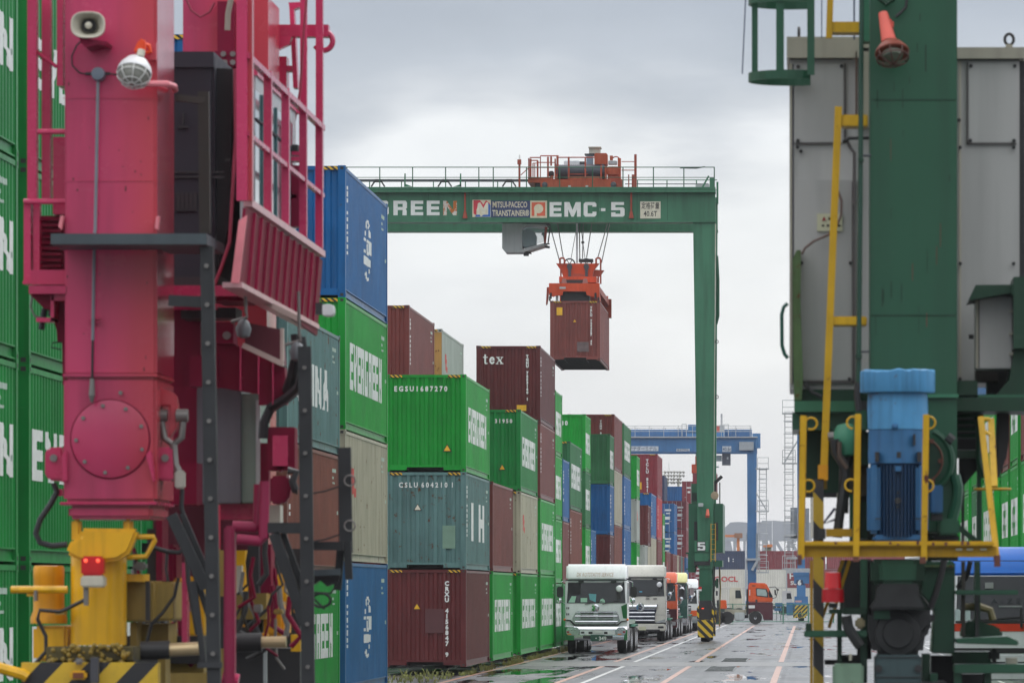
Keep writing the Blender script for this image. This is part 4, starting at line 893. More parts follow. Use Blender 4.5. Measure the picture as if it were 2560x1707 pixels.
    # operator's cab hanging below the trolley
    p = lambda cx, cy: (1230 + cx / 6.533, 540 + cy / 6.533)
    YC, YD = 275.5, 277.4
    mb = MB(); px(mb, [p(165, 80), p(165, 530), p(215, 590), p(490, 590), p(490, 80)], YC, YD)
    cab = mb.build('cab', lgr, t)
    mb = MB(); px(mb, [p(490, 560), p(490, 590), p(520, 590), p(900, 470), p(860, 440), p(560, 520)], YC, YD); mb.build('cab_floor', lgr, cab)
    mb = MB(); px(mb, [p(490, 130), p(490, 200), p(540, 160), p(900, 175), p(880, 140)], YC, YD); mb.build('cab_roof', lgr, cab)
    mb = MB(); px(mb, [p(480, 80), p(480, 135), p(930, 140), p(930, 80)], YC + .2, YD - .2); mb.build('cab_hanger', blk, cab)
    mb = MB()
    for yy in (YC + .03, YD - .06): px(mb, [p(862, 180), p(845, 440), p(880, 455), p(905, 180)], yy, yy + .05)
    mb.build('window_pillar', cr, cab)
    mb = MB(); px(mb, [p(487, 230), p(487, 480), p(560, 515), p(845, 430), p(868, 180), p(560, 165)], YC + .02, YC + .035); px(mb, [p(487, 230), p(487, 480), p(560, 515), p(845, 430), p(868, 180), p(560, 165)], YD - .04, YD - .03); mb.build('window_glass', glass, cab)
    mb = MB(); px(mb, [p(495, 240), p(495, 520), p(640, 510), p(720, 470), p(725, 330), p(690, 260), p(650, 225), p(560, 215)], YC + .5, YC + 1.2); mb.build('seat', dgr, cab)
    mb = MB(); px(mb, [p(800, 300), p(835, 265), p(855, 265), p(850, 420), p(835, 330)], YC + .7, YC + .8); mb.build('control_lever', blk, cab)
    mb = MB(); px(mb, [p(940, 190), p(905, 440), p(925, 455), p(955, 200)], YC + .1, YC + .2); px(mb, [p(850, 440), p(940, 450), p(940, 460), p(850, 465)], YC, YC + .3); px(mb, [p(860, 490), p(940, 490), p(940, 525), p(870, 520)], YC, YC + .3); mb.build('lamp_bracket', blk, cab)
    mb = MB(); px(mb, [p(515, 620), p(515, 650), p(595, 650), p(600, 615), p(650, 620), p(620, 580), p(540, 585)], YC + .2, YC + .5); mb.build('floodlight', blk, cab)
build_trolley()

def build_spreader():
    p = lambda cx, cy: (1230 + cx / 6.533, 540 + cy / 6.533)
    Y = 268.6
    t = thing('spreader', 'orange spreader and headblock hanging on ropes above the lifted brown container', 'spreader', (X(1432, Y), 274.5, 16.7))
    def poly(pts, Y0, Y1, nm, mat, **k): mb = MB(); px(mb, [p(*a) for a in pts], Y0, Y1); return mb.build(nm, mat, t, **k)
    end = [(930, 1098), (930, 1290), (1000, 1320), (1040, 1300), (1150, 1290), (1160, 1230), (1530, 1230), (1545, 1285), (1640, 1320), (1755, 1330), (1755, 1098)]
    poly(end, Y, Y + .3, 'end_beam', co)
    X0 = [(X(p(*a)[0], Y), Z(p(*a)[1], Y)) for a in end]
    MB().prism(X0, Y + 11.6, Y + 11.9).build('end_beam', co, t)
    for xx in (-12.05, -10.75): MB().box(xx, xx + .35, Y + .3, Y + 11.6, Z(p(0, 1225)[1], Y), Z(p(0, 1110)[1], Y)).build('telescopic_arm', cr, t)
    MB().box(-12.2, -10.35, Y + 3.2, Y + 8.2, 17.0, 17.62).build('main_frame', co, t)
    MB().box(-12.0, -10.6, Y + .31, Y + 1.1, 16.62, 17.08).build('drive_unit', blk, t)
    for a in ((960, 1255), (1690, 1255)):
        c = p(*a); MB().cyl(P(c[0], c[1], Y - .05), P(c[0], c[1] + 15, Y - .05), .05, 8).build('twist_lock', blk, t)
    for cx in (930, 1730):
        for yy in (Y + .02, Y + 11.7): MB().box(X(p(cx, 0)[0], Y), X(p(cx + 25, 0)[0], Y) , yy, yy + .2, 16.62, 16.85).build('corner_pin', blk, t)
    MB().box(-12.25, -12.12, Y + .3, Y + .34, 16.63, 16.9).build('pin_rod', steel, t)
    # flippers
    poly([(895, 1165), (880, 1450), (900, 1430), (915, 1340), (925, 1160)], Y + .3, Y + .9, 'flipper', cr)
    MB().box(-10.2, -9.93, Y + 11.2, Y + 11.7, 16.35, 17.3).build('flipper', cr, t); MB().beam((-10.5, Y + 6, 17.6), (-10.15, Y + 11.3, 17.1), .22, .3).build('flipper_arm', cr, t)
    # headblock
    YH = Y + 4.2
    poly([(1095, 990), (1095, 1085), (1705, 1085), (1705, 990)], YH, YH + 3.0, 'headblock_base', co)
    for a in (1150, 1495): poly([(a, 1020), (a - 20, 1105), (a + 75, 1105), (a + 55, 1020)], YH - .2, YH, 'pin_tower', plain('dull pink steel', (.32, .16, .14), .6))
    poly([(1210, 1040), (1210, 1100), (1490, 1100), (1490, 1040)], YH - .1, YH, 'cable_tray', blk)
    poly([(1045, 775), (1130, 900), (1160, 990), (1640, 990), (1655, 900), (1750, 775)], YH + .3, YH + .7, 'headblock_plate', co)
    poly([(1290, 970), (1340, 945), (1430, 940), (1510, 970), (1510, 992), (1290, 992)], YH + .2, YH + .3, 'cover_plate', cr)
    poly([(1610, 870), (1830, 888), (1760, 985), (1600, 985)], YH + 2.6, YH + 3, 'headblock_plate', cr)
    for a in (1265, 1540):
        c = p(a, 790); cc = P(c[0], c[1], YH + .9)
        mb = MB(); mb.ring(cc, .27, .035, n=24, m=6); mb.cyl(cc - Vector((0, .05, 0)), cc + Vector((0, .05, 0)), .06, 10)
        for k in range(6): an = k * math.pi / 3; mb.beam(cc, cc + Vector((math.cos(an) * .26, 0, math.sin(an) * .26)), .035)
        mb.build('sheave', blk, t)
        poly([(a - 30, 780), (a - 45, 830), (a - 20, 890), (a - 20, 980), (a - 40, 995), (a + 50, 995), (a + 25, 980), (a + 25, 890), (a + 45, 830), (a + 30, 780)], YH + .2, YH + .3, 'sheave_bracket', dgr)
    for a in (1110, 1700):
        mb = MB().tube([P(*p(a, 780), YH + .2), P(*p(a, 700), YH + .2), P(*p(a + 20, 688), YH + .2), P(*p(a + 60, 690), YH + .2), P(*p(a + 75, 720), YH + .2), P(*p(a + 75, 780), YH + .2)], .05, 6); mb.build('rope_guard', cr, t)
    mb = MB(); 
    for a, c0, c1 in ((1125, 880, 1090), (1775, 760, 1110), (1735, 900, 1085)): mb.beam(P(*p(a, c0), YH + .3), P(*p(a, c1), YH + .3), .08)
    mb.build('side_post', cr, t)
    MB().box(X(p(1410, 0)[0], YH), X(p(1640, 0)[0], YH), YH + .5, YH + 1.3, Z(p(0, 735)[1], YH), Z(p(0, 690)[1], YH)).build('top_guard', blk, t)
    MB().box(-12.05, -11.75, Y - .012, Y - .005, 17.2, 17.3).build('serial_plate', lgr, t)
    for a in ((930, 90, 1100, 720, .026), (1065, 90, 1165, 690, .026), (1400, 90, 1290, 700, .016), (1425, 90, 1435, 700, .028), (1490, 90, 1480, 690, .026), (1440, 90, 1520, 700, .016), (1635, 90, 1545, 680, .026), (1895, 90, 1725, 690, .026), (1930, 90, 1790, 760, .026)):
        A = P(*p(a[0], a[1]), 276.5); B_ = P(*p(a[2], a[3]), YH + .8); A = B_ + (A - B_) * 1.45
        MB().cyl(B_, A, a[4], 5).build('hoist_rope', ropem, t)
    MB().cyl(P(*p(1388, 90), 276), P(*p(1388, 760), YH + .8), .045, 6).build('power_cable', plain('pale cable', (.35, .34, .36), .5), t)
    MB().sph(P(*p(1483, 432), 274.2), .08, 10, 6).build('cable_ball', blk, t)
build_spreader()
def f_lift(t, H):
    end_text(t, 'TRLU 7264589 42', .10, .78, H - .38, vert=True)
    end_patch(t, -.90, -.62, H - .70, H - .32, yel_p, 'yellow_decal')
    end_tri(t, -.02, H - 1.05, .16, yel_p, PAINT['brown'])
    end_patch(t, .10, .66, .42, .90, plain('grey repaint square', (.13, .09, .09), .5, noise=.3))
container('red brown container with yellow decals hanging in the air below the spreader', -10.07, 268.5, 13.72, L40, HC, 'brown3', (), front=f_lift)
# ---------------------------------------------------------------- trucks
chrome = plain('chrome', (.72, .74, .77), .10, 1.0, noise=.05)
chr2 = plain('brushed chrome', (.55, .57, .60), .25, 1.0, noise=.15)
lens_m = plain('headlight lens', (.55, .58, .60), .08, .4, coat=1)
amber = plain('amber lens', (.85, .22, .03), .25)
def cbar(x0, x1, z, h, y, d, nm, mat, par):
    pr = [(y - d * math.sin(R(a)), z - h * math.cos(R(a))) for a in range(0, 181, 20)]
    return MB().prism(pr, x0, x1, 'x').build(nm, mat, par, True)
def truck(label, xc, Y, roof, body, lower, H=3.6, style=0, sign=None, trail=True, plate=None, door=None):
    t = thing('tractor_truck', label, 'truck', (xc, Y, 0), 'trucks queueing in the lane'); W = 1.245
    rm = paint('truck paint ' + roof[0], roof[1], .28, 0, .25, coat=.6, var=.05); bm_ = paint('truck paint ' + body[0], body[1], .28, 0, .25, coat=.6, var=.05); lm = paint('truck paint ' + lower[0], lower[1], .3, 0, .3, coat=.6, var=.06)
    zt, zw1, zw0 = H, H - .70, H - 1.58          # roof top, windscreen top / bottom
    def bar(x0, x1, z0, z1, nm, mat, y0=-.03, y1=.0, par=t, **k): return MB().box(xc + x0, xc + x1, Y + y0, Y + y1, z0, z1).build(nm, mat, par, **k)
    # cab shell with raked screen
    prof = [(Y + 2.25, .95), (Y + .03, .95), (Y, 1.35), (Y + .02, zw0), (Y + .28, zw1), (Y + .34, zw1 + .06), (Y + 2.25, zw1 + .06)]
    MB().prism(prof[::-1], xc - W, xc + W, 'x').build('cab', bm_, t, bevel=.05)
    # roof fairing
    pr = [(Y + 2.3, zw1 + .065), (Y + .22, zw1 + .065), (Y + .30, zw1 + .25), (Y + .62, zt - .06), (Y + .80, zt), (Y + 2.2, zt), (Y + 2.3, zt - .1)]
    mb = MB().prism(pr[::-1], xc - W + .03, xc + W - .03, 'x'); f = mb.build('roof_fairing', rm, t, bevel=.10)
    bar(-W + .02, W - .02, zw1 + .04, zw1 + .085, 'shadow_gap', dgr, .2, .24)
    for x in (-.72, .58): bar(x, x + .22, zw1 - .02, zw1 + .03, 'visor_bracket', blk, .18, .28)
    # windscreen
    s0, s1 = .025, .265
    mb = MB(); e = .012
    mb.add([(xc - W + .07, Y + s0 - e, zw0 + .02), (xc + W - .07, Y + s0 - e, zw0 + .02), (xc + W - .12, Y + s1 - e, zw1 - .03), (xc - W + .12, Y + s1 - e, zw1 - .03),
            (xc - W + .07, Y + s0 - e - .015, zw0 + .02), (xc + W - .07, Y + s0 - e - .015, zw0 + .02), (xc + W - .12, Y + s1 - e - .015, zw1 - .03), (xc - W + .12, Y + s1 - e - .015, zw1 - .03)],
           [(3, 2, 1, 0), (4, 5, 6, 7), (0, 1, 5, 4), (1, 2, 6, 5), (2, 3, 7, 6), (3, 0, 4, 7)])
    ws = mb.build('windscreen', dglass, t, bevel=.01)
    def onscreen(u0, u1, v0, v1, nm, mat, lift=.02, par=ws, q=None):
        g = lambda u, v: (xc + u, Y + s0 + (s1 - s0) * (v - zw0) / (zw1 - zw0) - e - lift, v)
        pts = q or [(u0, v0), (u1, v0), (u1, v1), (u0, v1)]
        vs = [g(*p_) for p_ in pts]; vs2 = [(a, b_ + .006, c) for a, b_, c in vs]; n = len(vs)
        MB().add(vs + vs2, [tuple(range(n)), tuple(range(2 * n - 1, n - 1, -1))] + [(i, i + n, (i + 1) % n + n, (i + 1) % n) for i in range(n)]).build(nm, mat, par)
    if style == 0:
        pg = plain('pale green paper', (.28, .50, .38), .6); pb = plain('blue green paper', (.10, .33, .37), .6)
        z_ = zw0 + .04
        onscreen(0, 0, 0, 0, 'paper', pg, q=[(-1.12, z_), (-.86, z_), (-.80, z_ + .26), (-.98, z_ + .26)])
        onscreen(-.62, -.36, z_ + .02, z_ + .19, 'paper', pg); onscreen(0, 0, 0, 0, 'folder', pb, q=[(-.26, z_ + .12), (-.02, z_ + .02), (.0, z_ + .34), (-.30, z_ + .36)])
        onscreen(0, 0, 0, 0, 'dashboard_doll', pg, q=[(.12, z_), (.36, z_), (.34, z_ + .10), (.26, z_ + .17), (.18, z_ + .13)])
        onscreen(-1.14, -.62, zw0 + .35, zw1 - .06, 'dark_screen_part', plain('dark screen sheet', (.012, .012, .016), .8), .018)  # darker left part of the windscreen, laid on as a thin sheet
    elif style == 1: onscreen(-.08, .06, zw0 + .22, zw0 + .27, 'sticker', plain('blue sticker', (.05, .35, .55), .5))
    onscreen(.82, 1.0, zw0 + .20, zw0 + .52, 'round_mirror', blk, .03) if style < 2 else None
    for (a, b_, c) in ((-.45, .25, .10), (.25, .95, .14)):
        g = lambda u, v: Vector((xc + u, Y + s0 + (s1 - s0) * (v - zw0) / (zw1 - zw0) - .05, v))
        MB().beam(g(a, zw0 - .02), g(b_, zw0 + c), .022).build('wiper', blk, t)
    # mirrors: nearside arm and round chrome mirror over the corner
    MB().tube([(xc + W, Y + .2, zw1 + .05), (xc + W + .22, Y - .15, zw1 - .02), (xc + W + .22, Y - .15, zw0 - .1), (xc + W, Y + .1, zw0 - .25)], .018, 6).build('mirror_arm', chrome, t)
    MB().tube([(xc - W, Y + .2, zw1 + .05), (xc - W - .16, Y - .15, zw1 - .02), (xc - W - .16, Y - .15, zw0 + .1), (xc - W, Y + .1, zw0)], .018, 6).build('mirror_arm', chrome, t)
    for sx, dx in ((1, .13), (-1, .06)):
        m_ = MB(); m_.cbox(xc + sx * W + (dx if sx > 0 else -dx - .26), xc + sx * W + (dx + .26 if sx > 0 else -dx), Y - .22, Y - .12, zw0 + .25, zw0 + .68, .05); m_ = m_.build('wing_mirror', blk if style < 3 else chr2, t, bevel=.02)
        MB().lathe((xc + sx * (W + .22), Y - .24, zw0 + .12), [(.02, 0), (.10, .02), (.12, .08), (.10, .14), (.02, .15)], 14, 'y').build('wing_mirror', chrome, t, True)
    MB().lathe((xc + .93, Y - .20, zw1 - .28), [(.02, 0), (.10, .015), (.135, .07), (.11, .13), (.02, .15)], 16, 'y').build('front_mirror', plain('bright mirror shell', (.85, .86, .9), .25), t, True)
    MB().tube([(xc + .93, Y - .1, zw1 - .2), (xc + 1.1, Y + .1, zw1)], .03, 6).build('mirror_arm', blk, t)
    # front panel
    if style == 0:
        gs = [(-.92, 1.43), (-.80, 1.62), (-.74, 1.70), (.84, 1.70), (.92, 1.56), (.99, 1.30), (.80, 1.18), (-.70, 1.18), (-.90, 1.25)]
        MB().prism([(xc + a - .03, z) for a, z in gs][::-1], Y - .03, Y + .001).build('grille_surround', chr2, t, bevel=.012)
        for z0, z1 in ((1.60, 1.64), (1.535, 1.565), (1.42, 1.455), (1.355, 1.38)):
            bar(-.62, -.10 if z0 > 1.5 else -.02, z0, z1, 'grille_slot', blk, -.036, -.03); bar(.08, .68, z0, z1, 'grille_slot', blk, -.036, -.03)
        for z, h in ((1.50, .035), (1.27, .045), (1.66, .018)): cbar(xc - .84, xc + .86, z, h, Y - .03, .05, 'grille_bar', chrome, t)
        MB().lathe((xc - .03, Y - .06, 1.83), [(.02, 0), (.10, .004), (.155, .02), (.155, .04)], 20, 'y').build('emblem', chrome, t)
        MB().prism([(xc - 1.24, 1.37), (xc - 1.02, 1.35), (xc - .86, 1.18), (xc + .86, 1.18), (xc + 1.0, 1.30), (xc + 1.24, 1.33), (xc + 1.24, 1.30), (xc + 1.02, 1.26), (xc + .88, 1.12), (xc - .88, 1.12), (xc - 1.04, 1.30), (xc - 1.24, 1.33)], Y - .035, Y - .004).build('panel_gap', blk, t)
        MB().prism([(xc + 1.0, 1.9), (xc + 1.235, 2.0), (xc + 1.235, 1.40), (xc + 1.08, 1.42)][::-1], Y - .01, Y - .001).build('green_corner', lm, t)
        for z in (1.78, 1.54): 
            for x in (-1.19, -1.12): bar(x, x + .04, z, z + .08, 'corner_vent', blk, -.008, -.001)
        z0 = 1.10; bumper = MB().prism([(Y + .5, z0), (Y - .02, z0), (Y - .08, z0 - .05), (Y - .10, z0 - .14), (Y - .085, .80), (Y - .085, .70), (Y - .10, .62), (Y - .07, .54), (Y + .5, .52)], xc - 1.25, xc + 1.25, 'x').build('bumper', chrome, t, True)
        bar(-1.25, -.88, .54, 1.08, 'bumper_corner', lm, -.108, -.1, bumper); bar(1.12, 1.25, .54, .95, 'bumper_corner', lm, -.108, -.1, bumper)
        bar(-.64, .76, .76, .94, 'bumper_insert', bm_, -.112, -.1, bumper)
        bar(-.60, -.47, .81, .88, 'bumper_slot', blk, -.118, -.112, bumper); bar(-.30, -.14, .79, .88, 'bumper_slot', blk, -.118, -.112, bumper); bar(.32, .46, .79, .88, 'bumper_slot', blk, -.118, -.112, bumper); bar(-.52, .66, .60, .72, 'lower_slot', blk, -.106, -.1, bumper)
        bar(-.12, .26, .80, .96, 'light_cover', white_p, -.13, -.1, bumper, bevel=.02)
        for s_, a, b_ in ((-1, -1.19, -.68), (1, .82, 1.19)):
            h = MB().cbox(xc + a, xc + b_, Y - .13, Y - .09, .73, 1.06, .08).build('headlight', lens_m, t, bevel=.015)
            for k in range(3): MB().lathe((xc + a + .09 + k * .13, Y - .135, .96), [(.01, 0), (.04, .003), (.05, .02)], 10, 'y').build('bulb', chrome, h)
            bar(a + .05, a + .2, .76, .80, 'turn_lens', amber, -.136, -.13, h); bar(b_ - .12 if s_ > 0 else a + .02, b_ - .02 if s_ > 0 else a + .12, .84, .90, 'red_lens', plain('dark red lens', (.3, .01, .02), .2), -.136, -.13, h)
        pl = bar(-.22, .34, .50, .76, 'number_plate', plain('dark green plate', (.02, .09, .06), .5), -.14, -.13)
        m_ = text_mb(plate or '・349', .15, xc - .10, .54, Y - .141, bold=.006); m_.build('plate_number', white_p, pl)
        for sx in (-1, 1): MB().sph((xc + sx * 1.26, Y - .0, 1.36), .05, 8, 6).build('side_marker', amber, t)
        m_ = text_mb(sign, .16, -0, 0, 0, bold=.002, shear=.25); 
        if m_.v:
            wd = max(v[0] for v in m_.v); k = 1.50 / wd
            m_.v = [(xc - .80 + v[0] * k, Y + .205 + .32 * (v[2]) + v[1] , zw1 + .21 + v[2]) for v in m_.v]; m_.build('fairing_lettering', plain('faded orange lettering', (.50, .38, .28), .5), f)
    elif style == 1:
        MB().prism([(xc - .80, 1.85), (xc + .85, 1.85), (xc + .72, 1.35), (xc + .70, .95), (xc - .66, .95), (xc - .70, 1.35)][::-1], Y - .02, Y + .001).build('grille_back', plain('dark blue grille', (.02, .025, .05), .3), t)
        for z, h in ((1.72, .13), (1.44, .055), (1.24, .05), (1.05, .05)):
            cbar(xc - .78, xc + (.80 if z > 1.5 else .69), z, h, Y - .02, .09, 'grille_bar', chrome, t)
        em = MB().lathe((xc - .03, Y - .12, 1.70), [(.10, 0), (.19, .004), (.22, .03), (.19, .06)], 22, 'y').build('emblem', chrome, t)
        MB().prism([(xc - .03, 1.56), (xc + .10, 1.70), (xc - .03, 1.83), (xc - .16, 1.70)], Y - .135, Y - .125).build('emblem_centre', navym, em); MB().box(xc - .13, xc + .07, Y - .14, Y - .136, 1.69, 1.715).build('emblem_bar', chrome, em)
        MB().cbox(xc - 1.25, xc + 1.25, Y - .09, Y + .5, .52, .88, .06).build('bumper', bm_, t, bevel=.05)
        bar(-.45, .95, .50, .60, 'bumper_lip', blk, -.1, -.02)
        for s_ in (-1, 1):
            h = MB().prism([(xc + s_ * .74, .90), (xc + s_ * 1.22, .98), (xc + s_ * 1.22, 1.12), (xc + s_ * .78, .98)][::s_], Y - .07, Y - .0).build('headlight', lens_m, t)
            bar(s_ * 1.0 - .14, s_ * 1.0 + .14, .66, .76, 'fog_light', blk, -.1, -.09)
            bar(s_ * .9 - .28 if s_ > 0 else -1.2, s_ * .9 + .32 if s_ > 0 else -.66, 1.32, 1.33, 'panel_gap', dgr, -.004, 0)
        pl = bar(-.10, .26, .56, .74, 'number_plate', plain('cream plate', (.55, .55, .38), .5), -.12, -.11)
        for x in (-.55, .25, .62): bar(x, x + .18, zw0 - .12, zw0 - .08, 'wiper_mount', blk, -.03, .0)
    else:
        bar(-W + .01, W - .01, .95, zw0 - .42, 'lower_panel', lm, -.012, -.001)
        bar(-.8, .8, 1.15, 1.6, 'grille', blk, -.03, -.012)
        for z in (1.22, 1.34, 1.46): MB().cyl((xc - .8, Y - .04, z), (xc + .8, Y - .04, z), .03, 6).build('grille_bar', chrome, t)
        MB().cbox(xc - 1.25, xc + 1.25, Y - .09, Y + .5, .50, .93, .06).build('bumper', chr2 if style == 3 else lm, t, bevel=.04)
        for s_ in (-1, 1): MB().cbox(xc + s_ * 1.0 - .18, xc + s_ * 1.0 + .18, Y - .12, Y - .08, .66, .86, .03).build('headlight', lens_m, t, bevel=.01)
    MB().box(xc - 1.1, xc + 1.1, Y + .45, Y + 2.2, .55, .95).build('chassis_front', blk, t)
    # side window, step, tanks
    for sx in (-1, 1):
        MB().box(xc + sx * W, xc + sx * (W + .012), Y + .35, Y + 1.4, zw0 + .02, zw1 - .05).build('side_window', dglass, t)
        MB().box(xc + sx * .75, xc + sx * 1.22, Y + 2.5, Y + 3.6, .45, 1.0).build('fuel_tank', chr2, t, bevel=.06)
        wheel(t, (xc + sx * 1.02, Y + 1.35, .5), .5, .32, chr2)
    MB().box(xc - .42, xc + .42, Y + 2.2, Y + 13, .85, 1.12).build('chassis_frame', blk, t)
    for yy in (5.4, 6.7):
        for sx in (-1, 1): wheel(t, (xc + sx * .95, Y + yy, .5), .5, .56, chr2)
    for sx in (-1, 1): MB().tube([(xc + sx * 1.0, Y + 4.6, .9), (xc + sx * 1.0, Y + 4.9, 1.14), (xc + sx * 1.0, Y + 7.2, 1.14), (xc + sx * 1.0, Y + 7.5, .9)], .05, 6).build('mudguard_rail', chrome, t)
    if trail:
        MB().box(xc - 1.1, xc + 1.1, Y + 6, Y + 15, 1.14, 1.30).build('trailer_bed', lm if style == 0 else blk, t)
        for yy in (10.5, 11.8, 13.1):
            for sx in (-1, 1):
                wheel(t, (xc + sx * .98, Y + yy, .5), .5, .54, chr2)
                MB().prism([(Y + yy - .55, 1.02), (Y + yy - .45, 1.12), (Y + yy + .45, 1.12), (Y + yy + .55, 1.02), (Y + yy + .45, 1.08), (Y + yy - .45, 1.08)], xc + sx * .72, xc + sx * 1.26, 'x').build('mudguard', paint('trailer green', (.02, .16, .10), .4), t)
    return t
navym = plain('navy emblem', (.02, .02, .06), .4)
tw = ('white', (.74, .77, .78)); tcm = ('ivory', (.68, .67, .60)); tor = ('orange', (.72, .10, .015)); tgr = ('green', (.012, .16, .045)); tmr = ('dark maroon', (.075, .012, .022))
tye = ('pale yellow', (.66, .64, .28)); tdg = ('dark green', (.015, .07, .055)); tbl = ('bright blue', (.01, .18, .62))
truck('white truck with green corners and dashboard papers, first in the queue', -8.45, 221.0, tw, tw, tgr, 3.58, 0, sign='DK ROTSTATYS SERVICE')
truck('ivory truck with four chrome grille bars, second in the queue', -8.33, 276.5, tcm, tcm, tcm, 3.82, 1)
truck('truck with orange roof and dark maroon lower cab, third in the queue', -8.33, 300.5, tor, tor, tmr, 3.55, 2)
truck('truck with pale yellow roof and dark green cab, fourth in the queue', -8.33, 326.5, tye, tdg, tdg, 3.62, 3)
truck('white truck half hidden by the crane bumper, last in the queue', -8.2, 352.0, tw, tw, tor, 3.3, 3)
# blue roofed truck beside the right crane
def blue_truck():
    Y = 119.0; xl = X(2383, Y); xr = xl + 2.49; s = F / Y
    t = thing('tractor_truck', 'large truck with bright blue roof and red stripe at the right edge', 'truck', ((xl + xr) / 2, Y, 0), 'trucks in the right lane')
    z = lambda py: Z(py, Y)
    blue = paint('bright blue truck paint', (.003, .15, .62), .35, 0, .2, coat=.15, var=.05); whi = paint('truck paint white', (.74, .77, .78), .28, 0, .25, coat=.6, var=.05)
    MB().prism([(Y + .42, z(1437)), (Y + .25, z(1437)), (Y + .42, z(1400)), (Y + .75, z(1372)), (Y + 1.0, z(1366)), (Y + 2.3, z(1364)), (Y + 2.3, z(1437))][::-1], xl, xr, 'x').build('roof_fairing', blue, t, bevel=.05)
    MB().box(xl + .01, xr - .01, Y + .236, Y + .25, z(1402), z(1400)).build('fairing_seam', dgr, t)
    MB().prism([(Y + 2.25, .95), (Y + .02, .95), (Y, z(1577)), (Y + .03, z(1552)), (Y + .28, z(1437.5)), (Y + 2.25, z(1437.5))][::-1], xl, xr, 'x').build('cab', whi, t, bevel=.03)
    zb, zt = z(1550), z(1440)
    mb = MB().add([(xl + .06, Y + .02, zb), (xr - .06, Y + .02, zb), (xr - .1, Y + .25, zt), (xl + .1, Y + .25, zt), (xl + .06, Y + .0, zb), (xr - .06, Y + .0, zb), (xr - .1, Y + .23, zt), (xl + .1, Y + .23, zt)],
           [(3, 2, 1, 0), (4, 5, 6, 7), (0, 1, 5, 4), (1, 2, 6, 5), (2, 3, 7, 6), (3, 0, 4, 7)])
    w_ = mb.build('windscreen', dglass, t)
    m_ = text_mb('A - Z E M E C', .12, X(2478, Y), z(1508), Y + .06, bold=0, sx=1.3); m_.build('screen_lettering', dgr, w_)
    MB().box(X(2497, Y), X(2555, Y), Y + .03, Y + .034, z(1517), z(1513)).build('screen_sticker', steel, w_)
    MB().box(X(2463, Y), X(2484, Y), Y + .12, Y + .125, z(1470), z(1455)).build('screen_sticker', steel, w_)
    for x in (2387, 2412): MB().cbox(X(x, Y), X(x + 14, Y), Y - .01, Y - .002, z(1552), z(1522), .03).build('mirror_reflection', plain('pale mirror', (.5, .62, .62), .2), w_)
    MB().box(xl + .005, xr - .005, Y - .012, Y - .001, z(1577), z(1558)).build('red_stripe', paint('red stripe paint', (.70, .05, .015), .3, 0, .2), t)
    MB().box(xl + .05, xr - .05, Y - .02, Y - .005, z(1557), z(1551)).build('screen_seal', blk, t)
    MB().beam((xl + .3, Y - .05, z(1552)), (xl + 1.5, Y - .01, z(1541)), .025).build('wiper', blk, t)
    MB().box(xl, xr, Y - .03, Y, z(1632), z(1619)).build('shadow_gap', blk, t)
    MB().cbox(xl, xr, Y - .10, Y + .4, .55, z(1633), .05).build('bumper', whi, t, bevel=.04)
    for z_ in (.78, .92): MB().box(xl + .4, xr - .4, Y - .11, Y - .10, z_, z_ + .04).build('bumper_slot', blk, t)
    h = MB().cbox(X(2512, Y), X(2545, Y), Y - .13, Y - .09, .80, 1.0, .04).build('headlight', lens_m, t)
    MB().cbox(X(2400, Y), X(2433, Y), Y - .13, Y - .09, .80, 1.0, .04).build('headlight', lens_m, t)
    MB().box(X(2550, Y), X(2556, Y), Y - .10, Y - .02, z(1567), z(1520)).build('door_handle', blk, t)
    for sx in (xl + .22, xr - .22): wheel(t, (sx, Y + 1.35, .5), .5, .32, chr2); wheel(t, (sx, Y + 5.4, .5), .5, .5, chr2); wheel(t, (sx, Y + 6.7, .5), .5, .5, chr2)
    MB().box((xl + xr) / 2 - .42, (xl + xr) / 2 + .42, Y + 1, Y + 8, .7, 1.0).build('chassis_frame', blk, t)
blue_truck()
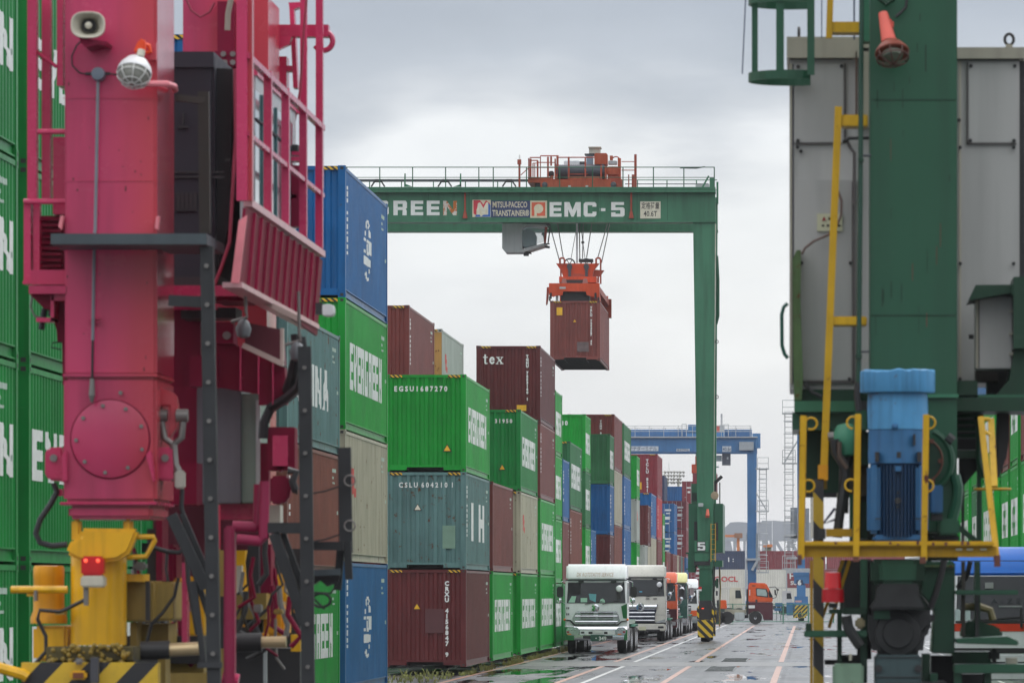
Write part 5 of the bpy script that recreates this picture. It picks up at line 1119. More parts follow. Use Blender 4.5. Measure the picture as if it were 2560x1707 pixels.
# orange truck crossing at the end of the lane, seen from its side
def cross_truck():
    Y = 424.0; q = lambda cx, cy: (1700 + cx / 3.092, 1200 + cy / 3.092)
    t = thing('tractor_truck', 'orange and maroon truck driving across the end of the lane', 'truck', (X(1890, Y), Y, 0))
    oc = paint('truck paint orange', tor[1], .28, 0, .25, coat=.6); mc = paint('truck paint dark maroon', tmr[1], .3, 0, .3, coat=.6)
    def pl(pts, y0, y1, nm, mat, par=t, **k): mb = MB(); px(mb, [q(*a) for a in pts], Y + y0, Y + y1); return mb.build(nm, mat, par, **k)
    cab = pl([(528, 800), (540, 790), (665, 795), (690, 840), (715, 900), (718, 942), (528, 942)][::-1], 0, 2.4, 'cab_upper', oc, bevel=.08)
    pl([(528, 943), (718, 943), (718, 1078), (645, 1078), (636, 1040), (610, 1012), (560, 1012), (530, 1040)][::-1], .01, 2.39, 'cab_lower', mc, bevel=.05)
    pl([(586, 835), (600, 832), (668, 838), (682, 870), (682, 905), (590, 893)][::-1], -.03, -.005, 'side_window', blk, cab)
    pl([(594, 842), (602, 839), (660, 844), (672, 872), (672, 896), (596, 888)][::-1], -.045, -.03, 'window_glass', plain('pale green glass', (.34, .44, .42), .1), cab)
    pl([(690, 845), (716, 895), (716, 905), (690, 905), (684, 870)][::-1], -.03, -.005, 'windscreen_edge', dglass, cab)
    pl([(513, 840), (528, 840), (528, 1060), (513, 1060)][::-1], .2, 2.2, 'air_deflector', blk)
    pl([(536, 845), (542, 845), (542, 890), (536, 890)][::-1], -.03, -.005, 'marking', white_p); pl([(530, 965), (578, 965), (578, 988), (530, 988)][::-1], -.02, .005, 'number_board', white_p)
    pl([(557, 812), (582, 812), (582, 818), (557, 818)][::-1], -.02, .005, 'roof_vent', blk); pl([(583, 920), (598, 920), (598, 944), (583, 944)][::-1], -.02, .0, 'door_handle', blk)
    pl([(648, 1075), (718, 1075), (718, 1082), (648, 1082)][::-1], .05, 2.3, 'bumper', blk)
    for d in (0, 2.1):
        c = q(583, 1063)
        w_ = MB().lathe((X(c[0], Y), Y + d, .5), [(.3, 0), (.48, .0), (.5, .05), (.5, .3), (.3, .3)], 22, 'y').build('wheel', rub, t, True)
        MB().lathe((X(c[0], Y), Y + d - .01, .5), [(.01, .03), (.1, 0), (.14, .06), (.3, .02), (.3, .3), (.01, .3)], 18, 'y').build('rim', chr2, w_, True)
    for k in range(8):
        a = k * math.pi / 4; MB().box(X(583 / 3.092 + 1700, Y) + math.cos(a) * .2 - .03, X(583 / 3.092 + 1700, Y) + math.cos(a) * .2 + .03, Y - .015, Y + .01, .5 + math.sin(a) * .2 - .03, .5 + math.sin(a) * .2 + .03).build('rim_hole', blk, t) if k % 2 == 0 else None
    pl([(420, 1020), (500, 1020), (500, 1082), (420, 1082)][::-1], .1, .8, 'fuel_tank', lgr, bevel=.05)
    pl([(250, 1040), (528, 1040), (528, 1065), (250, 1065)][::-1], .7, 1.7, 'chassis_frame', blk)
    pl([(345, 995), (510, 1000), (510, 1035), (345, 1035)][::-1], .6, 1.8, 'deck_equipment', plain('dirty cream machinery', (.36, .34, .26), .6))
    pl([(300, 925), (358, 925), (362, 992), (300, 992)][::-1], .4, 2.0, 'orange_locker', oc, bevel=.04)
    for x in (300, 365):
        c = q(x, 1063); 
        for d in (.0, 1.9): MB().lathe((X(c[0], Y), Y + d, .5), [(.2, 0), (.48, .0), (.5, .05), (.5, .5), (.2, .5)], 20, 'y').build('wheel', rub, t, True)
    MB().tube([P(*q(690, 826), Y - .1), P(*q(735, 822), Y - .4), P(*q(758, 845), Y - .4), P(*q(742, 905), Y - .4), P(*q(715, 912), Y - .1)], .03, 5).build('mirror_arm', blk, t)
    pl([(728, 845), (742, 848), (744, 890), (732, 885)][::-1], -.5, -.35, 'wing_mirror', blk); pl([(745, 835), (764, 840), (764, 852), (746, 850)][::-1], -.5, -.35, 'wing_mirror', blk)
cross_truck()
def far_vehicle(label, Y, x0, x1, ytop, ybot, col, cat='truck', nose=None):
    """small far vehicle seen side-on: cab, window, bonnet, wheels"""
    t = thing('parked_truck', label, cat, (X((x0 + x1) / 2, Y), Y, 0)); s = F / Y
    m = paint('far vehicle ' + col[0], col[1], .4, 0, .3)
    a, b_ = X(x0, Y), X(x1, Y); z0, z1 = .9, Z(ytop, Y); w_ = b_ - a
    c = MB().prism([(a, z0), (b_, z0), (b_, z0 + (z1 - z0) * .45), (b_ - w_ * .12, z1), (a + w_ * .05, z1), (a, z1 - .2)], Y, Y + 2.3).build('cab', m, t, bevel=.06)
    MB().prism([(a + w_ * .45, z0 + (z1 - z0) * .5), (b_ - w_ * .06, z0 + (z1 - z0) * .5), (b_ - w_ * .16, z1 - .25), (a + w_ * .45, z1 - .25)], Y - .03, Y - .004).build('side_window', dglass, c)
    for x in (a + .1 * w_, b_ - .25 * w_): MB().lathe((x, Y - .02, .5), [(.02, 0), (.48, .0), (.5, .05), (.5, .3), (.02, .3)], 18, 'y').build('wheel', rub, t, True)
    MB().box(a - 4, b_ - .1, Y + .4, Y + 1.9, .6, 1.0).build('chassis_frame', blk, t)
far_vehicle('cream truck parked far behind the orange crossing truck', 520, 1824, 1856, 1468, 1545, ('cream', (.55, .52, .42)))
far_vehicle('white truck parked far behind the mesh fence', 600, 1955, 1981, 1476, 1530, ('white', (.6, .6, .6)))
# ---------------------------------------------------------------- far end of the terminal
cb = paint('crane blue paint', (.055, .175, .37), .45, .1, .5, scale=.4)
cb2 = paint('crane pale blue paint', (.06, .18, .40), .5, .1, .5, scale=.4)
gst = plain('grey galvanised lattice', (.42, .44, .45), .5, .2)
def cross_container(label, Y, xl, Lc, z0, col, art=None, H=HC):
    m = PAINT[col]; t = thing('shipping_container', label, 'container', (xl, Y + W2, z0), 'containers lying across the far end', R(-90))
    add_mesh('frame', cmesh(('f', Lc, H, col, False), lambda: m_frame(Lc, H, m, False)), t)
    for sx in (1, -1): add_mesh('side_panel', cmesh(('s', Lc, H, col, sx), lambda: m_side(Lc, H, m, sx)), t)
    add_mesh('end_panel', cmesh(('e', H, col), lambda: m_end(Lc, H, m, False)), t); add_mesh('end_panel', cmesh(('e2', Lc, H, col), lambda: m_end(Lc, H, m, True)), t)
    add_mesh('roof', cmesh(('r', Lc, H, col), lambda: m_roof(Lc, H, m)), t)
    if art:
        for tx, u, z, h, mat in art:
            me = text_mb(tx, h, u, z, 0, '+x' if False else '-y', bold=.06 * h).v
            mb = text_mb(tx, h, 0, 0, 0, '-y', bold=.04 * h); mb.v = [(W2 + .01 - v[1], u + v[0] * 1.15, z + v[2]) for v in mb.v]
            add_mesh('side_lettering', mb.mesh('side_lettering', mat), t)
    return t
YF = 860.0
oorr = plain('red lettering', (.55, .03, .03), .5)
xr_ = X(1862, YF)
for k, (c, lb, art) in enumerate([('cream', 'white container at ground level far behind the orange truck', None), ('cream', 'white container with large red letters far behind the crane leg', [('OOCL', 7.4, 1.0, .82, oorr)]), ('navy', 'dark blue container topmost on the far white ones', [('1 :', 9.4, 1.2, .7, white_p)])]):
    cross_container(lb, YF, xr_ - L40, L40, BZ + k * HC, c, art)
for k, (c, lb) in enumerate([('cream', 'white ground container far behind, second column'), ('cream', 'plain white container under the long red one')]):
    cross_container(lb, YF, xr_ + .35, L20, BZ + k * HC, c, None)
cross_container('long maroon red container on top at the far end', YF, xr_ + .35, L40, BZ + 2 * HC, 'maroon', None)
cross_container('white ground container far behind the blue crane foot', YF, xr_ + .35 + L20 + .2, L40, BZ, 'cream', None)
cross_container('maroon container with white writing behind the blue crane foot', YF, xr_ + .35 + L20 + .2, L40, BZ + HC, 'maroon', [('HAM', .3, 1.45, .9, white_p), ('SUD', .5, .5, .6, white_p)])
cross_container('maroon container topmost behind the yellow striped post', YF, xr_ + .35 + L40 + .2, L40, BZ + 2 * HC, 'maroon', None)

def blue_crane(Y, xr, label, ztop, beam_h, leg_w, side):
    t = thing('gantry_crane', label, 'crane', (xr, Y, 0)); XL = xr - 23.5 * side; X0_, X1_ = min(XL, xr), max(XL, xr)
    for y0 in (Y, Y + 7):
        for x in (XL, xr):
            MB().prism([(x - leg_w / 2, 1.5), (x + leg_w / 2, 1.5), (x + leg_w * .58, ztop - beam_h - .003), (x - leg_w * .58, ztop - beam_h - .003)], y0, y0 + .8).build('leg', cb, t)
            MB().box(x - .6, x + .6, y0 - .9, y0 + 1.6, .9, 1.6).build('bogie_frame', cb, t)
            MB().box(x - .55, x + .55, y0 - 1.05, y0 - .92, .45, 1.35).build('bumper_plate', yb2, t)
            for yy in (-.2, 1.0): wheel(t, (x, y0 + yy, .5), .5, .5)
        MB().box(X0_ - .5, X1_ + .5, y0, y0 + .8, ztop - beam_h, ztop).build('beam', cb, t)
        MB().box(X0_ - .6, X1_ + .6, y0 - .3, y0 + 1.1, ztop, ztop + .12).build('walkway', gst, t)
        mb = MB()
        for k in range(17): mb.cyl((X0_ + k * 1.46, y0 - .25, ztop), (X0_ + k * 1.46, y0 - .25, ztop + 1.2), .03, 5)
        for z in (.65, 1.2): mb.cyl((X0_, y0 - .25, ztop + z), (X1_, y0 - .25, ztop + z), .03, 5)
        mb.build('railing', gst, t)
    for x in (XL, xr): MB().box(x - .35, x + .35, Y + .8, Y + 7, 1.6, 2.5).build('sill_beam', cb, t)
    MB().box(X0_, X1_, Y + 2, Y + 2.6, ztop + .12, ztop + .9).build('cable_tray', cb2, t)
    # caged ladder on the outer face of the right leg
    mb = MB(); lx = xr + side * (leg_w / 2 + .75)
    for s_ in (-.35, .35): mb.box(lx + s_ - .04, lx + s_ + .04, Y + .2, Y + .28, 4.5, ztop - 3.0)
    z = 4.5
    while z < ztop - 3.0: mb.box(lx - .35, lx + .35, Y + .2, Y + .26, z, z + .05); z += .45
    mb.build('ladder', gst, t)
    mb = MB(); z = 6.2
    while z < ztop - 3.0: mb.ring((lx, Y + .1, z), .48, .03, 'z', 10, 4); z += 1.1
    mb.build('ladder_cage', gst, t)
    for z in (ztop - 3.2, ztop - 7.5, 4.4):
        MB().box(xr + side * leg_w / 2, lx + side * .6, Y - .1, Y + 1.0, z, z + .12).build('landing', gst, t)
        mb = MB()
        for x_ in (lx - .55, lx + .55): mb.cyl((x_, Y - .1, z), (x_, Y - .1, z + 1.2), .03, 5)
        for q in (.6, 1.2): mb.cyl((lx - .55, Y - .1, z + q), (lx + .55, Y - .1, z + q), .03, 5)
        mb.build('landing_railing', gst, t)
    MB().beam((xr + side * leg_w / 2, Y + .1, ztop - 5.5), (lx + side * .4, Y + .1, ztop - 7.4), .12).build('landing_brace', gst, t)
    return t
YB = 560.0
bc = blue_crane(YB, X(1879, YB), 'blue gantry crane far down the lane with writing on its beam', Z(1094, YB), 1.45, .80, 1)
s_ = lambda x0, y0, x1, y1, d0, d1, nm, mat: (lambda mb: (bx(mb, x0, y0, x1, y1, YB + d0, YB + d1), mb.build(nm, mat, bc))[1])(MB())
s_(1848, 1104, 1884, 1125, -.5, -.02, 'electrical_cabinet', plain('grey cabinet', (.33, .36, .38), .5))
sg = plain('pale blue sign', (.52, .56, .60), .5)
for a, b_, c, d, tx in ((1548, 1115, 1646, 1127, 'コンテナターミナル'), (1691, 1121.5, 1724, 1127.5, '東京港埠頭'), (1806, 1115, 1828, 1129, '40.6t')):
    o = s_(a, b_, c, d, -.06, -.01, 'sign', sg)
    m_ = text_mb(tx, 1, 0, 0, 0, bold=.02); 
    if m_.v:
        wd = max(v[0] for v in m_.v); k = (X(c, YB) - X(a, YB)) * .92 / wd; h = (Z(b_, YB) - Z(d, YB)) * .7
        m_.v = [(X(a, YB) + (X(c, YB) - X(a, YB)) * .04 + v[0] * k, YB - .07 + v[1] * .2, Z(d, YB) + h * .2 + v[2] * h) for v in m_.v]; m_.build('lettering', plain('slate lettering', (.10, .14, .2), .5), o)
MB().cyl((X(1891, YB), YB + .3, Z(1120, YB)), (X(1891, YB), YB + .3, Z(1083, YB)), .42, 10).build('end_buffer', cb, bc)
for i, (x0, x1) in enumerate(((1866, 1872), (1889, 1896))): s_(x0, 1333, x1, 1420, .2, 3, 'engine_house', plain('grey cabinet', (.33, .36, .38), .5))
s_(1862, 1395, 1900, 1400, -.3, 4, 'walkway_deck', gst)
MB().beam(P(1880, 1425, YB - .3), P(1898, 1392, YB - .3), .25).build('stair', gst, bc)
# its trolley
tr = thing('crane_trolley', 'blue hoist trolley on top of the far blue crane', 'crane trolley', (X(1760, YB), YB, Z(1092, YB)))
for nm, x0, y0, x1, y1, mat in (('machine_house', 1720, 1061, 1752, 1082, cb), ('machine_house', 1752, 1061, 1786, 1080, cb), ('frame_beam', 1714, 1080, 1812, 1092, cb), ('winch', 1788, 1063, 1799, 1080, plain('red winch', (.5, .1, .08), .5)), ('control_box', 1799, 1062, 1810, 1080, gst)):
    mb = MB(); bx(mb, x0, y0, x1, y1, YB + 1, YB + 5); mb.build(nm, mat, tr)
mb = MB(); mb.cyl(P(1804, 1080, YB + 2), P(1804, 1034, YB + 2), .10, 6); mb.build('mast', gst, tr)
mb = MB()
for x in (1705, 1716, 1810, 1821): mb.cyl(P(x, 1090, YB + 1), P(x, 1060, YB + 1), .04, 5)
mb.cyl(P(1705, 1060, YB + 1), P(1716, 1060, YB + 1), .04, 5); mb.cyl(P(1810, 1061, YB + 1), P(1821, 1061, YB + 1), .04, 5); mb.build('railing', gst, tr)
mb = MB(); bx(mb, 1805, 1132, 1826, 1162, YB + 1.5, YB + 3.5); mb.build('cab', plain('dark grey cab', (.16, .17, .20), .5), tr)
mb = MB(); bx(mb, 1817, 1142, 1821, 1148, YB + 1.4, YB + 1.49); mb.build('cab_lamp', white_p, tr)
mb = MB(); bx(mb, 1787, 1138, 1804, 1152, YB + 1.5, YB + 3); bx(mb, 1788, 1165, 1797, 1168, YB + 1.5, YB + 3); mb.build('cab_window', plain('pale glass', (.42, .52, .52), .2), tr)
# spreader with a red container below it
sp = thing('spreader', 'orange spreader hanging beyond the green crane leg', 'spreader', (X(1742, YB), YB + 2, Z(1180, YB)))
for x0, y0, x1, y1, m_ in ((1738, 1140, 1760, 1162, co), (1729, 1160, 1765, 1182, co)):
    mb = MB(); bx(mb, x0, y0, x1, y1, YB + 1, YB + 4); mb.build('spreader_frame', m_, sp)
for x in (1740, 1758): MB().cyl(P(x, 1140, YB + 2), P(x, 1100, YB + 2), .04, 5).build('hoist_rope', ropem, sp)
container('small maroon container hanging beyond the green crane leg', X(1731, YB) + 2.44, YB + 1, Z(1182, YB) - ST, L20, ST, 'maroon', (), None)
# right blue crane, mostly hidden by the green machinery
YG = 476.0
b6 = blue_crane(YG, X(2003, YG), 'blue gantry crane with white number 6 behind the yellow striped post', 21.0, 1.4, .62, -1)
g6 = lambda x0, y0, x1, y1, d0, d1, nm, mat: (lambda mb: (bx(mb, x0, y0, x1, y1, YG + d0, YG + d1), mb.build(nm, mat, b6))[1])(MB())
g6(1983, 1430, 2023, 1440, -.6, .0, 'cross_head', cb); g6(1985, 1440, 2023, 1458, -.55, .0, 'cross_head', cb)
bd = g6(1991, 1449, 2007, 1462, -.66, -.61, 'number_board', plain('navy board', (.02, .04, .1), .5))
m_ = text_mb('6', .42, X(1994.5, YG), Z(1461.3, YG), YG - .67, bold=.04); m_.build('lettering', white_p, bd)
for a in ((1986, 1490, 2020, 1510), (1983, 1508, 2022, 1526), (1966, 1505, 1985, 1537), (1992, 1462, 2014, 1490)): g6(*a, -.7, .6, 'drive_housing', cb)
g6(1988, 1500, 2004, 1507, -.75, -.70, 'name_plate', plain('pink plate', (.5, .3, .28), .5))
bp_ = g6(1983, 1525, 2015, 1543.5, -1.2, -1.1, 'bumper_plate', yb2); m_ = text_mb('6', .5, X(1994.5, YG), Z(1542, YG), YG - 1.21, bold=.05); m_.build('lettering', black_p, bp_)
m_ = text_mb('6', .5, X(1994, YG), Z(1542, YG), YG - 1.205, bold=.09); m_.build('number_halo', yel_p, bp_)
g6(1976, 1268, 1993, 1345, .9, 3, 'electrical_cabinet', plain('grey cabinet', (.33, .36, .38), .5)); g6(2012, 1270, 2023, 1350, .9, 3, 'electrical_cabinet', plain('grey cabinet', (.33, .36, .38), .5))
g6(1966, 1392, 2000, 1397, -.3, 2, 'walkway_deck', gst); g6(1966, 1420, 2026, 1432, -.3, 2, 'walkway_deck', gst)
mb = MB()
for x in (1967, 1977, 1987): mb.cyl(P(x, 1420, YG - .3), P(x, 1393, YG - .3), .03, 5)
mb.cyl(P(1966, 1393, YG - .3), P(1990, 1393, YG - .3), .03, 5); mb.cyl(P(1966, 1406, YG - .3), P(1990, 1406, YG - .3), .03, 5); mb.build('railing', gst, b6)
for x0, y0, x1, y1 in ((1962, 1292, 1978, 1295), (1962, 1335, 1990, 1338), (1966, 1362, 1988, 1366)): g6(x0, y0, x1, y1, -.2, 1, 'landing', gst)
g6(2026, 1242, 2039, 1345, 1, 1.6, 'pale_column', plain('cream column', (.58, .54, .45), .5))
for yy in (1345, 1352, 1358): g6(1968, yy, 1990, yy + 3, -.1, .5, 'cable_reel', gst)
# mesh fence at the far end
fm = plain('fence green', (.05, .22, .14), .5)
fe = thing('mesh_fence', 'green mesh fence across the end of the lane', 'fence', (X(1920, 446), 446, 0))
mb = MB(); YE = 446.0
for x in (1770, 1832, 1895, 1958, 2021, 2084): MB().cyl(P(x, 1555.5, YE), P(x, 1508, YE), .05, 6).build('post', fm, fe)
for yy in (1509, 1533, 1553): mb.cyl(P(1770, yy, YE), P(2084, yy, YE), .03, 5)
mb.build('rail', fm, fe)
mb = MB(); x = 1771
while x < 2084: mb.box(X(x, YE), X(x, YE) + .012, YE, YE + .01, Z(1553, YE), Z(1509, YE)); x += 2.6
mb.build('wire_mesh', fm, fe)
o = thing('equipment_crate', 'low blue crate behind the mesh fence', 'crate', (X(1950, 480), 480, 0))
mb = MB(); bx(mb, 1938, 1506, 1956, 1515, 480, 483); mb.build('crate_top', cb, o); mb = MB(); bx(mb, 1936, 1519, 1954, 1526, 479, 483); mb.build('crate_base', cb, o); mb = MB(); bx(mb, 1940, 1515, 1942, 1550, 480, 480.2); bx(mb, 1951, 1515, 1953, 1550, 480, 480.2); mb.build('crate_legs', gst, o)
# floodlight mast
YM = 705.0
fl = thing('floodlight_mast', 'pale floodlight mast with rows of lamps above the far containers', 'light mast', (X(1682, YM), YM, 0))
ml = plain('cream mast paint', (.60, .58, .48), .5)
for x in (1668, 1696): MB().cyl((X(x, YM) * .985 + X(1682, YM) * .015, YM, 0), P(x, 1200, YM), .22, 8, .16).build('pole', ml, fl)
mb = MB()
for r, yy in enumerate((1180, 1188.5, 1197, 1206)): mb.box(X(1656, YM), X(1708 - r * 4, YM), YM - .1, YM + .1, Z(yy, YM), Z(yy - 1.5, YM))
for x in (1658, 1669, 1682, 1696): mb.beam(P(x, 1210, YM), P(x + 4, 1176, YM), .09)
mb.build('lamp_frame', ml, fl)
for r, yy in enumerate((1178, 1187, 1195.5, 1204)):
    for k in range(7 - r // 2):
        p_ = P(1660 + k * 7.6, yy, YM - .3); MB().cyl(p_, p_ + Vector((.24, -.1, -.16)), .05, 7, .18).build('lamp', plain('dark lamp hood', (.22, .22, .2), .5), fl)
MB().cyl(P(1673, 1177, YM), P(1672, 1158, YM), .03, 5).build('lightning_rod', gst, fl)
# small orange gantry and an orange lifter far away
og = plain('far orange paint', (.62, .20, .05), .5)
ga = thing('small_gantry', 'small orange gantry over the far dark blue container', 'crane', (X(1845, 930), 930, 0))
mb = MB(); bx(mb, 1730, 1336, 1847, 1342, 930, 931.5); mb.build('beam', og, ga)
for x in (1740, 1842): mb = MB(); mb.box(X(x, 930), X(x + 7, 930), 930, 931.2, 0, Z(1342, 930)); mb.build('leg', og, ga)
mb = MB(); bx(mb, 1836, 1332, 1856, 1344, 929.5, 932); mb.build('end_carriage', plain('far brown paint', (.30, .14, .07), .6), ga)
lf = thing('reach_stacker', 'orange topped lifter just above the long maroon container', 'lifting machine', (X(1919, 900), 900, 0))
mb = MB(); bx(mb, 1908, 1360, 1931, 1367, 899, 903); mb.build('roof', og, lf); mb = MB(); mb.box(X(1912, 900), X(1928, 900), 900, 902.5, 1.2, Z(1367, 900)); mb.build('mast', plain('far khaki paint', (.28, .30, .20), .6), lf)
for x in (1910, 1927): MB().lathe((X(x, 900), 899.9, .8), [(.02, 0), (.8, 0), (.8, .6), (.02, .6)], 16, 'y').build('wheel', rub, lf, True)
# hazy quay portals
fg = plain('quay crane grey', (.16, .19, .23), .6)
def portal(label, Y, x0, x1, ytop, ymid, legs, steps):
    t = thing('quay_crane', label, 'quay crane', (X((x0 + x1) / 2, Y), Y, 0))
    px(mb := MB(), [(x0, ymid), (x1, ymid)] + steps, Y, Y + 12); mb.build('portal_beam', fg, t)
    for a, b_ in legs: MB().box(X(a, Y), X(b_, Y), Y + 1, Y + 8, 0, Z(ymid, Y)).build('leg', fg, t)
    for i in range(len(legs) - 1): MB().beam(P(legs[i][1], ymid, Y + 2), P(legs[i + 1][0] , 1400, Y + 2), 2.2).build('brace', fg, t)
portal('hazy grey quay crane portal right behind the green crane leg', 3500, 1812, 1872, 1304, 1352, [(1812, 1822), (1833, 1840), (1858, 1864)], [(1872, 1306), (1850, 1304), (1826, 1305), (1812, 1318)][:4])
portal('hazy grey quay crane portal behind the far blue leg', 3620, 1874, 1930, 1302, 1350, [(1876, 1886), (1905, 1915), (1924, 1930)], [(1930, 1301), (1905, 1301), (1903, 1304), (1874, 1306)])
portal('hazy grey quay crane portal beside the caged ladder', 3740, 1931, 2030, 1303, 1352, [(1931, 1940), (1968, 1976), (2005, 2015)], [(2030, 1306), (1990, 1302), (1962, 1303), (1931, 1300)])
solo(MB().prism([(X(1500, 4300), 0), (X(2600, 4300), 0), (X(2600, 4300), 26), (X(2300, 4300), 30), (X(2100, 4300), 24), (X(1900, 4300), 28), (X(1700, 4300), 22), (X(1500, 4300), 26)], 4300, 4500), 'far_shore', plain('far shore', (.12, .15, .17), .8), None, None, kind='structure')
# ---------------------------------------------------------------- pink gantry crane, near left
pk = paint('pink crane paint', (.52, .034, .115), .26, .05, .5, coat=.3, var=.12, scale=.8)
pk2 = paint('pink crane paint, sun-bleached on one side', (.50, .046, .125), .24, .12, .8, coat=.3, var=.14, scale=.8, hue_x=((.50, .052, .074), -.15, .42))  # blends to a warmer tone along local x
pkd = paint('crimson and shade-darkened pink paint', (.185, .007, .034), .42, .08, .5, coat=.0, var=.12, spec=.15)  # crimson, with the shade of recessed parts darkened into the base colour
dkg = paint('charcoal machine housing', (.022, .023, .032), .5, .05, .4, coat=.0)
sg_ = paint('slate galvanised steel', (.060, .078, .088), .5, .15, .6)
tg_ = paint('dark trestle steel', (.032, .034, .037), .5, .25, .6, scale=2, coat=.05)
ylw = paint('yellow machinery paint', (.74, .40, .008), .38, .15, .8, scale=1.6, coat=.35)
ylo = paint('orange yellow motor paint', (.70, .31, .012), .4, .2, .8, scale=2)
ylp = paint('dull yellow paint', (.30, .21, .055), .5, .2, .8, scale=2)
gcab = paint('grey cabinet paint', (.16, .155, .175), .45, .1, .6, var=.08)
gcg = paint('grey green cabinet paint', (.24, .32, .27), .45, .1, .5, var=.08)
creamp = paint('cream horn plastic', (.60, .57, .47), .45, 0, .4, var=.05)
cable = plain('black cable', (.015, .015, .018), .5)
bolt_m = plain('galvanised bolt', (.20, .19, .18), .45, .5)
OFF = {1: 0, 2: 560, 3: 1107}
def c(k, x, y): return (x / 2.613, OFF[k] + y / 2.613)
def pink():
    t = thing('gantry_crane', 'pink gantry crane leg with round bolted hatch and dark machine housing, nearest on the left', 'crane', (-6.28, 50, 0))
    def B(k, x0, y0, x1, y1, Y0, Y1, nm, mat=pk, par=t, k2=None, **kw):
        mb = MB(); a = c(k, x0, y0); b_ = c(k2 or k, x1, y1); bx(mb, a[0], a[1], b_[0], b_[1], Y0, Y1); return mb.build(nm, mat, par, **kw)
    def G(pts, Y0, Y1, nm, mat=pk, par=t, **kw):
        mb = MB(); px(mb, [c(*p) for p in pts], Y0, Y1); return mb.build(nm, mat, par, **kw)
    def T(pts, Y, r, nm, mat=cable, par=t, n=7):
        return MB().tube([P(*c(*p[:3]), p[3] if len(p) > 3 else Y) for p in pts], r, n).build(nm, mat, par, True)
    # near leg: upper box column, hatch section, stepped foot
    L0, L1 = X(c(1, 415, 0)[0], 50), X(c(1, 1028, 0)[0], 50)
    z_a, z_b, z_c, z_d = Z(c(2, 0, 985)[1], 50), Z(c(3, 0, 385)[1], 50), Z(c(3, 0, 405)[1], 50), Z(c(3, 0, 495)[1], 50)
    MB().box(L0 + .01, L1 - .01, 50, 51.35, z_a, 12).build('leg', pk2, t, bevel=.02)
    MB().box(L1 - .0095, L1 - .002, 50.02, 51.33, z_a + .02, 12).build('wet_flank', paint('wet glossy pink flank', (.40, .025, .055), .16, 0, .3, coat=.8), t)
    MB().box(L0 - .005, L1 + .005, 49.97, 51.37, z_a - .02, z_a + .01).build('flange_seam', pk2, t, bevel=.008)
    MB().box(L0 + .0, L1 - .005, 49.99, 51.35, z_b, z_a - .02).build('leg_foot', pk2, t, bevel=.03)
    MB().box(L0 - .035, L1 + .0, 49.96, 51.38, z_c, z_b).build('flange_seam', pk, t, bevel=.01)
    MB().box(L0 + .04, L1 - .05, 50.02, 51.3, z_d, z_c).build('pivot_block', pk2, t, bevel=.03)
    # round hatch with bolts
    hc = P(275.5, 1097, 49.985); hr = 97 / 276
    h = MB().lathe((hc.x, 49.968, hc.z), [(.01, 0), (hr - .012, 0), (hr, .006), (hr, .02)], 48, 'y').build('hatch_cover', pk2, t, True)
    MB().ring((hc.x, 49.986, hc.z), hr + .006, .007, 'y', 48, 5).build('hatch_seal', pkd, h)
    for k in range(9):
        a = R(22 + 40 * k); MB().cyl((hc.x + math.cos(a) * (hr - .045), 49.97, hc.z + math.sin(a) * (hr - .045)), (hc.x + math.cos(a) * (hr - .045), 49.95, hc.z + math.sin(a) * (hr - .045)), .019, 6).build('bolt', bolt_m, h)
    for x, y in ((300, 985), ):
        p_ = P(302, 982, 49.97); MB().cyl(p_, p_ - Vector((0, .03, 0)), .02, 6).build('bolt', bolt_m, t)
    # lugs either side
    for x0, x1 in ((292, 420), (1010, 1132)):
        s_ = 1 if x0 < 500 else -1
        o = G([(3, x0 + 20, 30), (3, x1 - 10, 25), (3, x1, 250), (3, x0 + 25, 245), (3, x0, 200), (3, x0 + (0 if s_ > 0 else 10), 70)][::-1], 50.2, 50.5, 'lug', pk, bevel=.02)
        p_ = P(*c(3, (x0 + x1) / 2 + (-5 if s_ > 0 else 8), 98), 50.19); MB().cyl(p_, p_ - Vector((0, .02, 0)), .035, 10).build('pin', bolt_m, o)
        G([(3, 398 if s_ > 0 else 950, 80), (3, 430 if s_ > 0 else 975, 45), (3, 438 if s_ > 0 else 990, 60), (3, 440 if s_ > 0 else 1010, 250), (3, 405 if s_ > 0 else 1000, 260)][::-1], 49.9, 49.99, 'rib', pk, bevel=.01)
    G([(3, 372, 300), (3, 410, 300), (3, 410, 345), (3, 372, 345)][::-1], 50.2, 50.4, 'lug', pk)
    # left side frame of posts and panels
    B(1, 178, -20, 236, 1320, 50.3, 50.45, 'post'); B(1, 155, 1318, 200, 375, 50.25, 50.45, 'post', k2=2)
    B(1, 272, -20, 326, 1320, 50.5, 50.65, 'post'); B(1, 215, 1330, 258, 390, 50.3, 50.42, 'post', k2=2)
    B(1, 372, -20, 412, 560, 50.4, 50.9, 'post'); B(1, 345, 895, 424, 1400, 50.5, 50.9, 'side_panel')
    T([(1, 225, 330), (1, 372, 440)], 50.4, .018, 'brace', pk); 
    for y, x0 in ((862, 245), (1318, 155)): T([(1, x0, y), (1, 430, y)], 50.2, .026, 'rail', pk)
    T([(1, 238, 450), (1, 228, 700), (1, 232, 1100), (1, 225, 1300)], 50.55, .022, 'chain', plain('rusty chain', (.12, .05, .03), .8))
    G([(1, 380, 1480), (1, 395, 1408), (1, 416, 1410), (1, 400, 1500)], 49.9, 49.99, 'wedge_plate', plain('light pink edge', (.75, .22, .26), .4))
    o = B(1, 258, 1410, 425, 300, 50.6, 51.0, 'cooling_coil', pkd, k2=2)
    for k in range(9): B(2, 262, -40 + k * 38, 400, -22 + k * 38, 50.52, 50.6, 'coil_fin', pkd, o)
    B(2, 300, 60, 430, 300, 51.1, 51.6, 'inner_housing', dkg)
